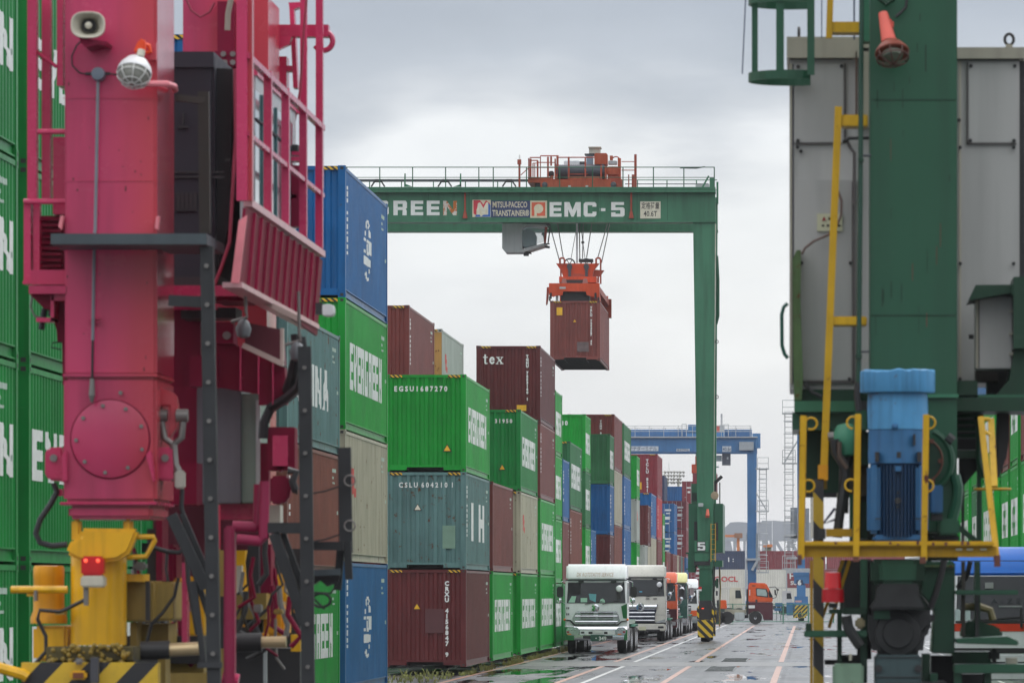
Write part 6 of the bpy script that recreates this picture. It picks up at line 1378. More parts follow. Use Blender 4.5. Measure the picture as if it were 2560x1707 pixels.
    B(2, 200, 300, 432, 395, 50.1, 51.2, 'platform_edge'); B(2, 148, 372, 215, 392, 50.2, 50.5, 'platform_edge'); B(2, 188, 402, 432, 455, 50.0, 51.0, 'platform_edge')
    G([(2, 190, 455), (2, 340, 455), (2, 332, 460), (2, 330, 560), (2, 285, 550)][::-1][::-1], 50.2, 50.4, 'gusset', pkd)
    B(2, 335, 455, 432, 500, 50.1, 50.9, 'bracket_frame'); B(2, 330, 455, 352, 635, 50.1, 50.4, 'bracket_frame'); B(2, 235, 612, 352, 638, 50.1, 50.4, 'bracket_frame')
    G([(2, 352, 640), (2, 352, 500), (2, 430, 500), (2, 430, 1050), (2, 410, 1050), (2, 405, 775), (2, 375, 770), (2, 368, 690)][::-1], 50.5, 50.9, 'inner_bracket', pkd)
    T([(2, 212, 470), (2, 200, 540), (2, 225, 600), (2, 300, 620)], 50.3, .010, 'wire', bolt_m)
    T([(2, 270, 690), (2, 290, 560), (2, 330, 545), (2, 330, 600)], 50.4, .03, 'cable')
    T([(2, 405, 770), (2, 345, 775), (2, 335, 805), (2, 400, 820)], 50.4, .007, 'wire')
    # loudspeaker
    ls = MB(); cc = P(*c(1, 573, 163), 49.55)
    def oval(mb, prof, n=28):
        vs = []; fs = []
        for rx, rz, t_ in prof:
            for k in range(n):
                a = 2 * math.pi * k / n; ex = abs(math.cos(a)) ** .75 * (1 if math.cos(a) >= 0 else -1); ez = abs(math.sin(a)) ** .75 * (1 if math.sin(a) >= 0 else -1)
                vs.append((cc.x + ex * rx, cc.y + t_, cc.z + ez * rz))
        for i in range(len(prof) - 1): fs += [(i * n + k, i * n + (k + 1) % n, (i + 1) * n + (k + 1) % n, (i + 1) * n + k) for k in range(n)]
        return mb.add(vs, fs)
    ls = oval(MB(), [(.150, .116, .0), (.156, .122, .02), (.10, .08, .20), (.06, .06, .36), (.0, .0, .37)]); o = ls.build('loudspeaker', creamp, t, True)
    oval(MB(), [(.150, .116, .0), (.140, .106, .004), (.085, .075, .10), (.055, .055, .20), (.0, .0, .2)]).build('horn_mouth', creamp, o, True)
    oval(MB(), [(.066, .058, .09), (.064, .056, .10), (.0, .0, .11)]).build('horn_throat', blk, o, True)
    MB().lathe((cc.x, cc.y + .02, cc.z), [(.005, 0), (.028, .01), (.034, .04), (.02, .09)], 16, 'y').build('horn_core', creamp, o, True)
    G([(1, 520, 245), (1, 700, 275), (1, 690, 300), (1, 640, 290), (1, 560, 312), (1, 525, 280)][::-1], 49.6, 49.99, 'bracket', pkd)
    T([(1, 545, 255, 49.7), (1, 500, 300), (1, 468, 370), (1, 472, 430), (1, 520, 478), (1, 570, 486)], 49.93, .008, 'speaker_cable', cable)
    # junction box and conduit
    p_ = P(*c(1, 637, 482), 49.86); MB().lathe((p_.x, p_.y, p_.z), [(.005, 0), (.055, .005), (.062, .03), (.062, .13)], 20, 'y').build('junction_box', plain('blue grey junction box', (.17, .21, .26), .4), t, True)
    T([(1, 560, 484), (1, 720, 484)], 49.93, .016, 'cable_gland', blk)
    T([(1, 720, 484), (1, 770, 492)], 49.93, .008, 'cable', cable)
    T([(1, 641, 525, 49.92), (1, 622, 1500, 49.92), (2, 618, 60, 49.92)], 49.92, .016, 'conduit', plain('grey conduit', (.19, .20, .23), .4))
    T([(2, 616, 150), (2, 606, 760)], 49.92, .016, 'conduit', plain('grey conduit', (.19, .20, .23), .4)); T([(2, 606, 760), (2, 602, 1010)], 49.94, .012, 'cable', cable)
    for y in (612, 640): B(2, 582, y, 655, y + 10, 49.95, 49.99, 'pipe_clip', pk)
    MB().cyl(P(*c(2, 603, 1010), 49.9), P(*c(2, 600, 1120), 49.9), .022, 10, .03).build('cable_end', bolt_m, t); MB().cyl(P(*c(2, 600, 1120), 49.9), P(*c(2, 601, 1165), 49.9), .03, 10, .012).build('cable_end', bolt_m, t)
    # flood lamp
    lc = P(*c(1, 882, 455), 49.6); ax = Vector((-.10, -.55, -.83)).normalized(); u = ax.orthogonal().normalized(); v_ = ax.cross(u)
    def cup(prof, n=24):
        vs = [lc + ax * t_ + (u * math.cos(2 * math.pi * k / n) + v_ * math.sin(2 * math.pi * k / n)) * r for r, t_ in prof for k in range(n)]
        fs = [(i * n + k, i * n + (k + 1) % n, (i + 1) * n + (k + 1) % n, (i + 1) * n + k) for i in range(len(prof) - 1) for k in range(n)]
        return MB().add(vs, fs)
    fl_ = cup([(.0, -.145), (.04, -.14), (.10, -.09), (.145, -.02), (.158, .03), (.158, .05), (.150, .05)]).build('flood_lamp', plain('white lamp shade', (.66, .67, .68), .35), t, True)
    cup([(.148, .04), (.10, .06), (.0, .065)]).build('lamp_reflector', plain('lamp reflector', (.08, .08, .12), .2, .4), fl_, True)
    cup([(.145, .05), (.13, .10), (.08, .14), (.0, .155)]).build('lamp_lens', plain('lamp lens', (.40, .41, .36), .2, alpha=.75), fl_, True)
    mb = MB()
    for k in range(8):
        a = math.pi * k / 4; d = u * math.cos(a) + v_ * math.sin(a)
        mb.tube([lc + d * .155 + ax * .05, lc + d * .14 + ax * .11, lc + d * .09 + ax * .155, lc + d * .03 + ax * .175], .0055, 5)
    for r, t_ in ((.147, .09), (.09, .155), (.03, .175)): mb.tube([lc + (u * math.cos(a) + v_ * math.sin(a)) * r + ax * t_ for a in [math.pi * j / 10 for j in range(21)]], .0055, 5)
    mb.build('lamp_cage', plain('lamp cage wire', (.62, .62, .60), .4), fl_)
    rc = plain('orange red cap', (.80, .07, .01), .4)
    G([(1, 868, 345), (1, 885, 300), (1, 905, 258), (1, 935, 250), (1, 948, 268), (1, 942, 350)][::-1], 49.62, 49.75, 'lamp_socket', rc, bevel=.02)
    MB().cyl(P(*c(1, 925, 330), 49.6), P(*c(1, 915, 372), 49.58), .035, 10).build('lamp_neck', creamp, t)
    B(1, 972, 278, 1022, 392, 49.85, 49.99, 'lamp_mount', pk2); T([(1, 940, 290), (1, 975, 300), (1, 982, 340), (1, 955, 345)], 49.8, .02, 'lamp_hook', rc)
    # pink foot plate ledge
    MB().tube([P(*c(1, 930, 548), 49.8), P(*c(1, 1090, 548), 49.9), P(*c(1, 1140, 565), 50.6), P(*c(1, 1145, 590), 51.0)], .028, 8).build('guard_rail', plain('light pink edge', (.75, .22, .26), .4), t)
    for x in (1020,): G([(1, x - 10, 1490), (1, x, 1415), (1, x + 20, 1412), (1, x + 10, 1500)], 49.9, 49.99, 'wedge_plate', plain('light pink edge', (.75, .22, .26), .4))
    # grey beam clamped across the leg
    B(2, 330, 62, 1350, 135, 49.20, 49.96, 'cross_beam', sg_, bevel=.006)
    MB().box(L1 + .03, X(c(2, 1350, 0)[0], 49.2), 49.961, 50.7, Z(c(2, 0, 130)[1], 49.2), Z(c(2, 0, 66)[1], 49.2)).build('cross_beam', sg_, t)
    # machine housing behind the leg
    H = B(1, 800, 345, 1400, 400, 53.0, 56.4, 'machine_housing', dkg, k2=2, bevel=.03)
    B(1, 790, 338, 1395, 440, 52.97, 56.45, 'housing_lip', paint('charcoal lip', (.032, .034, .045), .5, 0, .3, coat=0), H)
    B(1, 1145, 1258, 1285, 1380, 52.97, 52.99, 'air_grille', blk, H); 
    for k in range(5): B(1, 1145 + k * 28, 1258, 1149 + k * 28, 1380, 52.96, 52.97, 'grille_bar', dkg, H)
    for y in (1118, 1150): B(1, 1060, y, 1460, y + 12, 52.97, 52.99, 'housing_seam', blk, H)
    for x, y, w_ in ((1188, 740, 14), (1165, 822, 60), (1470, 1035, 30)): B(1, x, y, x + w_, y + (70 if w_ < 20 else 14), 52.96, 52.99, 'latch', blk, H)
    B(2, 1135, 345, 1400, 402, 52.9, 53, 'dark_gap', blk, H)
    G([(1, 1395, 445), (1, 1520, 450), (2, 1500, -20), (2, 1440, 200), (2, 1400, 400), (2, 1330, 400)], 53.2, 55.5, 'housing_side', paint('dark rubber side', (.018, .017, .019), .7, 0, .5, coat=0))
    T([(1, 1535, 450), (1, 1540, 900), (2, 1500, 120), (2, 1440, 300), (2, 1400, 400)], 52.9, .018, 'hanging_chain', plain('crimson chain', (.25, .02, .05), .6))
    # far leg with its front plates
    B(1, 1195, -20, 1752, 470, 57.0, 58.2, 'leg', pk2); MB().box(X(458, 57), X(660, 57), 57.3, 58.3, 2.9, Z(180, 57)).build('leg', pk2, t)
    B(1, 1420, 10, 1530, 335, 56.8, 57, 'plate', pkd); B(1, 1402, 335, 1550, 435, 56.3, 57, 'bearing_bracket', pkd)
    for x, y in ((1460, 355), (1522, 355), (1470, 410), (1522, 410)): p_ = P(*c(1, x, y), 56.3); MB().cyl(p_, p_ - Vector((0, .03, 0)), .03, 6).build('bolt', bolt_m, t)
    T([(1, 1215, -10), (1, 1250, 70), (1, 1310, 112), (1, 1370, 80), (1, 1400, 20)], 56.9, .012, 'hanging_chain', plain('crimson chain', (.25, .02, .05), .6))
    T([(1, 1510, -10), (1, 1490, 90), (1, 1485, 200)], 56.6, .03, 'shackle_chain', plain('grey chain', (.25, .22, .18), .6)); 
    # caged walkway on the outer side, running away from the camera
    Xw = X(615, 50); ya, yb_ = 50.0, 57.9
    zr = [Z(138, 50), Z(333, 50), Z(503, 50)]
    B(1, 1545, -20, 1612, 1310, 50.0, 50.12, 'corner_post'); B(1, 1612, -20, 1648, 1310, 50.12, 50.25, 'corner_post', pk2)
    mb = MB()
    for z, r in ((zr[0], .028), (zr[1], .022)): mb.box(Xw - r, Xw + r, ya + .02, yb_, z - r, z + r)
    mb.build('handrail', plain('light pink edge', (.75, .22, .26), .4) if False else pk, t)
    MB().box(Xw - .05, Xw + .03, ya + .26, yb_, zr[2] - .03, zr[2] + .035).build('deck_edge', plain('wet pale pink rail', (.66, .38, .40), .3), t)  # paler base colour than the rails above
    for px_ in (672, 716, 760, 800):
        yy = Xw * F / (px_ - CX); MB().box(Xw - .045, Xw + .03, yy - .05, yy + .05, zr[2] + .03, zr[0] + .05).build('stanchion', pk, t)
    for x0, x1, yy in ((1960, 2002, 57.6), (2062, 2108, 58.0)): 
        a, b_ = c(1, x0, 0), c(1, x1, 0); MB().box(X(a[0], yy), X(b_[0], yy), yy, yy + .12, Z(1480 if False else c(1, 0, 1230)[1], yy), 9.2).build('tall_post', pk, t)
    # lower ribbed panel
    zb = Z(705, 50); xb = X(600, 50)
    mb = MB().add([(Xw, ya, zr[2] - .06), (Xw, yb_, zr[2] - .06), (xb, yb_, zb - .12), (xb, ya, zb), (Xw - .03, ya, zr[2] - .06), (Xw - .03, yb_, zr[2] - .06), (xb - .03, yb_, zb - .12), (xb - .03, ya, zb)], [(3, 2, 1, 0), (4, 5, 6, 7), (0, 1, 5, 4), (1, 2, 6, 5), (2, 3, 7, 6), (3, 0, 4, 7)])
    pn = mb.build('apron_panel', pkd, t)
    for k in range(1, 12):
        yy = ya + (yb_ - ya) * k / 12; MB().beam((Xw + .012, yy, zr[2] - .06), (xb + .012, yy, zb), .03, .03, up=(1, 0, 0)).build('panel_rib', paint('crimson rib paint', (.33, .018, .065), .42, .1, .5, coat=0, spec=.2), pn)
    G([(1, 1560, 1440), (1, 1612, 1405), (2, 1560, 385), (2, 1508, 385)], 49.9, 49.96, 'apron_edge', plain('light pink edge', (.75, .22, .26), .4))
    MB().box(xb - .16, xb + .02, ya, yb_, zb - .05, zb - .002).build('apron_sill', plain('wet pale pink rail', (.66, .38, .40), .3), t)
    # glazed cabin behind the walkway
    Xc = -5.30; gl_ = MB().box(Xc - .15, Xc, 53.05, 57.2, zr[2] - .25, zr[0] + .10).build('cabin', plain('cabin wall', (.42, .47, .48), .4), t)
    for k in range(3):
        y0 = 52.9 + k * 1.40; w_ = MB().box(Xc, Xc + .012, y0, y0 + 1.2, zr[2] - .1, zr[0] - .05).build('window_glass', plain('reflective cabin glass', (.42, .50, .53), .05, .7), gl_)
        MB().box(Xc, Xc + .03, y0 + .55, y0 + .62, zr[2] - .1, zr[0] - .05).build('window_frame', plain('teal window frame', (.03, .12, .13), .4), w_)
        MB().box(Xc, Xc + .03, y0, y0 + 1.2, zr[0] - .34, zr[0] - .32).build('window_frame', dkg, w_)
    MB().box(Xc - .16, Xc + .02, 53.02, 57.4, zr[0] + .10, zr[0] + .16).build('cabin_roof', pk, t)
    # beams and hooks behind the walkway
    B(1, 1755, 162, 2145, 240, 58.3, 58.5, 'arm', pk); G([(1, 1757, 240), (1, 1905, 240), (1, 1890, 290), (1, 1757, 352)][::-1], 58.3, 58.45, 'gusset', pk)
    MB().ring(P(*c(1, 2112, 270), 58.35), .10, .03, 'y', 14, 6, -150, 90).build('hook', pk, t)
    G([(1, 1885, 18), (1, 1960, 15), (1, 1962, 45), (1, 1920, 60), (1, 1945, 575), (1, 1915, 575), (1, 1890, 60)][::-1], 58.6, 58.8, 'hook_arm', pk); B(1, 1795, 370, 1872, 600, 58.6, 58.9, 'plate', pk); B(1, 1868, 430, 1905, 465, 58.6, 58.8, 'plate', pk)
    T([(1, 2002, 0), (1, 1985, 200), (1, 1960, 600), (1, 1915, 840)], 57.3, .014, 'hanging_chain', plain('crimson chain', (.25, .02, .05), .6))
    for x0, y0, x1, y1, m_ in ((1905, 990, 1975, 1015, pk), (1900, 1025, 1960, 1050, pk), (1905, 945, 1945, 985, blk), (1900, 1270, 1935, 1295, pk), (1900, 1080, 1975, 1480, pkd)): B(1, x0, y0, x1, y1, 56.5, 56.8, 'latch_gear', m_)
    # sills and stepped frame below the housing
    B(2, 1020, 402, 1580, 470, 52.4, 53.2, 'sill_beam', pk); B(2, 1395, 470, 1600, 500, 52.6, 53.6, 'sill_beam', pkd)
    B(2, 1180, 545, 1540, 615, 53.4, 54, 'dark_recess', blk); B(2, 1120, 540, 1420, 560, 53.3, 53.4, 'sill_lip', pk)
    B(2, 1000, 545, 1310, 1070, 54.0, 55, 'sill_panel', pkd); B(2, 1240, 860, 1420, 1060, 52.9, 53.2, 'sill_panel', pkd)
    G([(2, 1400, 640), (2, 1530, 655), (2, 1540, 790), (2, 1860, 935), (2, 1872, 1178), (2, 1690, 1182), (2, 1688, 1110), (2, 1400, 1062)][::-1], 53.0, 53.2, 'stepped_frame', pkd)
    for x, y0, y1 in ((1570, 790, 1085), (1688, 850, 1110), (1782, 890, 1180)): B(2, x - 4, y0, x + 4, y1, 52.9, 53.0, 'frame_fin', pk)
    G([(2, 1600, 640), (2, 1840, 690), (2, 1860, 925), (2, 1600, 810)][::-1], 53.6, 53.8, 'inner_plate', paint('dull maroon plate', (.14, .03, .045), .5, .1, .5))
    for a, b_ in (((2, 1585, 790), (2, 1850, 915)), ((2, 1540, 415), (2, 1950, 620))): MB().beam(P(*c(*a), 52.9), P(*c(*b_), 52.9), .03, .05).build('pale_edge', plain('pale edge strip', (.50, .40, .36), .35), t)  # pale strips along the frame edges
    B(2, 1830, 680, 1850, 925, 52.9, 53, 'pale_edge', plain('pale edge strip', (.50, .40, .36), .35))
    B(2, 1410, 640, 1525, 780, 52.8, 53, 'bolt_plate', pkd); p_ = P(*c(2, 1482, 728), 52.8); MB().cyl(p_, p_ - Vector((0, .03, 0)), .04, 8).build('bolt', bolt_m, t)
    # work lamps under the walkway
    for x, y in ((1595, 630), (1945, 780)):
        T([(2, x + 5, y - 340), (2, x + 10, y - 60), (2, x + 20, y - 20), (2, x - 85, y + 10)], 51.5, .016, 'lamp_arm', bolt_m)
        p_ = P(*c(2, x - 5, y + 55), 51.5); MB().lathe((p_.x, p_.y, p_.z - .09), [(.01, 0), (.06, .02), (.075, .09), (.05, .16), (.01, .19)], 12, 'z').build('work_lamp', plain('grey lamp body', (.12, .13, .14), .4), t, True)
    MB().cbox(*[f(v, 51) for f, v in ((X, 803), (X, 834))], 51, 51.2, Z(790, 51), Z(760, 51), .02).build('floodlight', plain('white lamp shade', (.66, .67, .68), .35), t, bevel=.01); B(2, 2060, 515, 2105, 590, 51.0, 51.1, 'lamp_arm', blk)
    # thick black cables looping down at the right
    T([(2, 1935, 720, 52), (2, 1940, 850, 52), (2, 1905, 1010, 52.4), (2, 1880, 1080, 53)], 52, .055, 'power_cable', cable); T([(2, 1965, 740, 52), (2, 1990, 900, 52), (2, 1960, 1060, 52.2), (2, 1880, 1130, 52.8), (2, 1770, 1200, 53), (2, 1725, 1300, 53), (2, 1720, 1400, 53)], 52, .05, 'power_cable', cable)
    # shackle on the right of the hatch
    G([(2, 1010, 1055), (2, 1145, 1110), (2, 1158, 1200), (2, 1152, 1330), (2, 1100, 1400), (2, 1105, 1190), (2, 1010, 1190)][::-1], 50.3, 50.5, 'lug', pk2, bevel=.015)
    for x in (1055, 1190): MB().cyl(P(*c(2, x - 38, 1250), 50.3), P(*c(2, x + 38, 1250), 50.3), .058, 14).build('shackle_bolt', bolt_m, t)
    T([(2, 1055, 1290), (2, 1075, 1400), (2, 1130, 1440), (2, 1185, 1395), (2, 1195, 1290)], 50.3, .032, 'shackle', bolt_m, n=10)
    T([(2, 1130, 1440), (2, 1140, 1568), (3, 1165, 190)], 50.3, .04, 'rope_socket', bolt_m); B(3, 1140, 180, 1205, 298, 50.2, 50.3, 'clamp_block', plain('cream block', (.45, .44, .38), .5), bevel=.015)
    T([(3, 1190, 300), (3, 1185, 420), (3, 1215, 560), (3, 1230, 900), (3, 1290, 1250)], 50.2, .022, 'cable')
    # grey cabinets
    B(2, 1285, 1070, 1575, 395, 53.4, 54.4, 'control_cabinet', gcab, k2=3, bevel=.01); B(2, 1575, 1108, 1702, 392, 53.45, 54.4, 'control_cabinet', gcg, k2=3, bevel=.01)
    B(2, 1672, 1150, 1700, 380, 53.4, 53.45, 'cabinet_edge', lgr, k2=3)
    B(2, 1745, 1325, 1925, 180, 53.0, 53.3, 'lamp_box', pkd, k2=3, bevel=.01); B(2, 1780, 1380, 1880, 150, 52.97, 53.0, 'lamp_box_face', pk, k2=3)
    G([(3, 1765, 215), (3, 1880, 212), (3, 1905, 270), (3, 1885, 370), (3, 1840, 400), (3, 1765, 395)][::-1], 52.9, 53.1, 'lug', pkd, bevel=.02)
    G([(3, 1770, 120), (3, 1900, 110), (3, 1830, 190)][::-1], 53, 53.2, 'gusset', pkd)
    T([(3, 1880, 180), (3, 1935, 190), (3, 1910, 250), (3, 1930, 310), (3, 1945, 310)], 52.8, .04, 'cable')
    # dark lower section between the legs
    B(3, 1010, 130, 1285, 400, 52.5, 53, 'sill_panel', pkd); B(3, 1020, 400, 1060, 900, 52, 52.5, 'down_pipe', pkd); B(3, 1440, 395, 1700, 500, 53.6, 54, 'sill_panel', pk)
    B(3, 960, 560, 1040, 960, 52.1, 52.6, 'dark_recess', blk); B(3, 1030, 660, 1150, 920, 52.7, 53.2, 'valve_housing', pkd, bevel=.03)
    B(3, 1620, 660, 1690, 980, 55, 55.6, 'dark_recess', blk); B(3, 1690, 660, 1770, 980, 55.2, 55.6, 'valve_housing', pkd)
    B(3, 1700, 0, 1755, 560, 53.4, 53.6, 'down_pipe', pkd); B(3, 1740, 405, 1830, 520, 53.2, 53.5, 'bracket', plain('cream block', (.45, .44, .38), .5))
    T([(3, 1495, 520), (3, 1497, 1600)], 50.9, .13, 'down_pipe', pk, n=14) if False else None
    B(3, 1460, 540, 1530, 1600, 50.8, 51.0, 'down_pipe', paint('dull magenta pipe paint', (.30, .022, .075), .4, .1, .8), bevel=.02); T([(3, 1520, 545), (3, 1670, 550), (3, 1690, 530), (3, 1695, 270)], 50.9, .055, 'pipe_bend', paint('dull magenta pipe paint', (.30, .022, .075), .4, .1, .8), n=10); T([(3, 1550, 628), (3, 1700, 640), (3, 1722, 620), (3, 1728, 250)], 50.8, .05, 'pipe_bend', paint('dull magenta pipe paint', (.30, .022, .075), .4, .1, .8), n=10)
    B(3, 1188, 780, 1222, 1300, 50.9, 51.1, 'down_pipe', pk)
    MB().cyl(P(*c(3, 1455, 1530), 50.9), P(*c(3, 1560, 1550), 50.9), .06, 10).build('pipe_coupling', pk, t)
    B(2, 1120, 1060, 1290, 1568, 53.7, 54.0, 'sill_panel', pkd); B(3, 1010, -20, 1290, 410, 53.8, 54.0, 'sill_panel', pkd); B(2, 1695, 1185, 1750, 1568, 54.3, 54.5, 'sill_panel', pkd)
    # dark backing sheets, hoses and blocks filling the space between the two legs
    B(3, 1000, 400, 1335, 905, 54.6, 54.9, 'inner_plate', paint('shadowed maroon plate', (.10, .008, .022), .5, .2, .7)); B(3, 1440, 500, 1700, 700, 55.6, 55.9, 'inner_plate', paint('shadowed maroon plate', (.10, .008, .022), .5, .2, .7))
    B(3, 900, 905, 1960, 1620, 58.3, 58.6, 'inner_plate', plain('black grease and dark backing', (.020, .022, .023), .55, noise=.4)); B(3, 1100, 690, 1960, 905, 58.4, 58.6, 'inner_plate', plain('black grease and dark backing', (.020, .022, .023), .55, noise=.4))
    random.seed(21)
    for k in range(34):
        x = random.uniform(860, 1320) if k % 2 else random.uniform(1545, 1900); y = random.uniform(560, 1150); d = random.uniform(51.9, 55.5)
        T([(3, x, y, d), (3, x + random.uniform(-30, 30), y + 120, d), (3, x + random.uniform(-80, 80), y + 260, d), (3, x + random.uniform(-120, 120), y + 330, d)], d, random.choice((.014, .02, .028)), 'hose', random.choice((cable, blk, bolt_m, pkd)))
    for k in range(14):
        x = random.uniform(880, 1300) if k % 2 else random.uniform(1545, 1920); y = random.uniform(560, 1330); d = random.uniform(52.2, 55.5); w_ = random.uniform(18, 60); h = random.uniform(15, 70)
        B(3, x, y, x + w_, y + h, d, d + .2, 'valve_block', random.choice((blk, bolt_m, ylp, pkd, ylo, ylw)), bevel=.01)
    # weld seams and chipped spots on the near leg
    for y in (640, 1180): B(1, 412, y, 1030, y + 4, 49.994, 50.0, 'weld_seam', pk2)
    for k in range(26):
        x = random.uniform(430, 1005); y = random.choice((random.uniform(20, 1400), random.uniform(1560, 2400))); w_ = random.uniform(3, 9)
        a = (x / 2.613, y / 2.613); B(1, x, y, x + w_, y + w_ * random.uniform(.8, 4), 49.996, 50.0, 'paint_chip', plain('dark chip', (.10, .02, .025), .7))
    # near wheel unit in yellow
    YY = 50.15
    cx0, cx1 = X(c(3, 440, 0)[0], YY), X(c(3, 805, 0)[0], YY); r = (cx1 - cx0) / 2; xc = (cx0 + cx1) / 2
    MB().lathe((xc, YY + r, Z(c(3, 0, 1320)[1], YY)), [(r, 0), (r, Z(c(3, 0, 640)[1], YY) - Z(c(3, 0, 1320)[1], YY))], 40, 'z').build('steering_column', ylw, t, True)
    G([(3, 520, 555), (3, 905, 560), (3, 872, 650), (3, 842, 720), (3, 770, 765), (3, 640, 782), (3, 510, 765), (3, 425, 718), (3, 455, 650), (3, 520, 610)][::-1], YY - .13, YY + .05, 'collar', ylw, bevel=.03)
    for x in (497, 835): B(3, x - 32, 492, x + 32, 650, YY - .05, YY + .05, 'lifting_stud', ylw, bevel=.025)
    T([(3, 880, 612, YY), (3, 1005, 612, YY), (3, 1012, 635, YY), (3, 955, 740, YY), (3, 830, 746, YY)], YY, .024, 'handle', ylw, n=8)
    bc_ = B(3, 528, 738, 675, 866, YY - .35, YY - .18, 'beacon', plain('lit red beacon', (.50, .006, .01), .25, emit=(1, .02, .01), estr=.05), bevel=.02)
    B(3, 525, 866, 680, 942, YY - .36, YY - .17, 'beacon_base', creamp, bc_, bevel=.015)
    for x in (560, 640): p_ = P(*c(3, x, 768), YY - .36); MB().sph(p_, .018, 8, 6).build('beacon_bulb', plain('glowing bulb', (.9, .1, .05), .3, emit=(1, .12, .06), estr=1.2), bc_)
    B(3, 545, 940, 575, 1060, YY - .3, YY - .24, 'beacon_stem', bolt_m, bc_)
    T([(3, 560, 1020), (3, 430, 1085), (3, 390, 1100), (3, 260, 1090), (3, 245, 1150), (3, 300, 1260), (3, 300, 1360), (3, 230, 1440)], YY - .15, .018, 'cable'); 
    # left motor
    mx = X(c(3, 300, 0)[0], 50.3); mr = X(c(3, 400, 0)[0], 50.3) - X(c(3, 200, 0)[0], 50.3)
    zf = lambda y: Z(c(3, 0, y)[1], 50.3)
    MB().lathe((mx, 50.5, 0), [(.01, zf(1178)), (mr * .60, zf(1178)), (mr * .60, zf(1140)), (mr * .51, zf(1090)), (mr * .5, zf(885)), (mr * .51, zf(880)), (mr * .51, zf(820)), (mr * .47, zf(800)), (.01, zf(798))], 32, 'z').build('drive_motor', ylo, t, True)
    T([(3, 72, 957), (3, 440, 957)], 50.2, .034, 'guard_bar', ylw, n=8); B(3, 175, 970, 205, 1000, 50.2, 50.3, 'guard_stay', ylw); B(3, 222, 960, 240, 1030, 50.1, 50.2, 'motor_latch', bolt_m)
    B(3, 215, 1192, 440, 1425, 50.4, 51.2, 'gear_case', ylw, bevel=.03); B(3, 360, 1095, 420, 1120, 50.1, 50.3, 'clip', ylp)
    T([(3, 350, 262), (3, 372, 320), (3, 330, 400), (3, 262, 500), (3, 235, 590), (3, 262, 650), (3, 340, 672), (3, 440, 662)], 50.15, .028, 'cable')
    # right side boxes and rams
    B(3, 815, 900, 1000, 1165, 50.7, 51.6, 'battery_box', ylp, bevel=.02); B(3, 990, 905, 1130, 1160, 50.9, 51.8, 'battery_box', ylp, bevel=.02); B(3, 815, 855, 935, 905, 50.5, 51, 'bracket', ylw)
    B(3, 850, 1170, 895, 1330, 50.8, 51.2, 'stay_plate', ylp); B(3, 900, 1180, 1100, 1320, 51.2, 51.9, 'gear_case', ylp); B(3, 870, 775, 950, 830, 50.4, 50.6, 'air_valve', bolt_m, bevel=.02)
    B(3, 950, 900, 975, 1160, 50.5, 50.6, 'hose', blk)
    T([(3, 1165, 880), (3, 1140, 1000), (3, 1060, 1110), (3, 990, 1180), (3, 960, 1300)], 50.5, .016, 'cable'); T([(3, 1010, 685), (3, 1100, 710), (3, 1170, 715), (3, 1215, 680)], 50.4, .022, 'cable')
    MB().cyl(P(*c(3, 920, 1355), 50.4), P(*c(3, 1110, 1350), 50.4), .085, 16).build('ram_cylinder', blk, t, True); MB().cyl(P(*c(3, 1110, 1350), 50.4), P(*c(3, 1305, 1340), 50.4), .062, 16).build('ram_rod', plain('brass rod', (.55, .42, .24), .3, .5), t, True)
    MB().cyl(P(*c(3, 1530, 1303), 51.8), P(*c(3, 1710, 1300), 51.8), .09, 16).build('ram_cylinder', blk, t, True); MB().cyl(P(*c(3, 1710, 1300), 51.8), P(*c(3, 1870, 1298), 51.8), .055, 16).build('ram_rod', plain('brass rod', (.55, .42, .24), .3, .5), t, True)
    B(3, 800, 1260, 1330, 1440, 51.9, 52.4, 'axle_housing', blk); B(3, 1080, 1400, 1330, 1500, 52.0, 52.8, 'axle_housing', plain('greasy yellow', (.22, .15, .02), .6)); B(3, 1030, 1400, 1080, 1600, 50.9, 51.3, 'stay_plate', ylp)
    B(3, 1130, 880, 1190, 1100, 52.4, 53, 'gear_case', ylo, bevel=.02); B(3, 1225, 870, 1330, 1260, 52.6, 53.6, 'gear_case', ylw, bevel=.02)
    # rear bogie of the far leg, half hidden
    B(3, 1530, 980, 1740, 1150, 56, 57, 'battery_box', ylp); B(3, 1540, 640, 1600, 980, 56.2, 57, 'gear_case', ylw); B(3, 1740, 850, 1870, 1060, 56.4, 57.4, 'drive_motor', ylw, bevel=.04); B(3, 1720, 1060, 1855, 1260, 56.2, 57, 'gear_case', ylo, bevel=.03)
    B(3, 1535, 1150, 1700, 1250, 56.6, 57.2, 'axle_housing', blk); B(3, 1900, 1250, 1962, 1360, 56, 56.6, 'bracket', ylw); B(3, 1535, 1340, 1960, 1600, 57, 58, 'axle_housing', blk); B(3, 1720, 1350, 1740, 1600, 56, 56.1, 'hose', plain('pale hose', (.3, .33, .33), .5))
    B(3, 1545, 800, 1580, 980, 56.0, 56.1, 'name_plate', creamp); B(3, 1440, 1000, 1535, 1340, 56.8, 57.6, 'axle_housing', blk)
    T([(3, 1810, 800), (3, 1790, 960), (3, 1750, 1080), (3, 1600, 1210)], 55.8, .018, 'cable'); T([(3, 1800, 700), (3, 1750, 760), (3, 1735, 900), (3, 1760, 980), (3, 1785, 900)], 55.8, .02, 'cable')
    # bumper, wheels
    B(3, 140, 1432, 1032, 1640, 49.55, 49.75, 'bumper_plate', stripes('near bumper stripes', (.62, .40, .02), (.015, .015, .018), 2.35, (1, 0, -.95), .52))
    B(3, 300, 1330, 870, 1432, 49.8, 50.6, 'bogie_top', plain('greasy black and yellow', (.08, .065, .02), .7, noise=.8))
    random.seed(3); mb = MB()
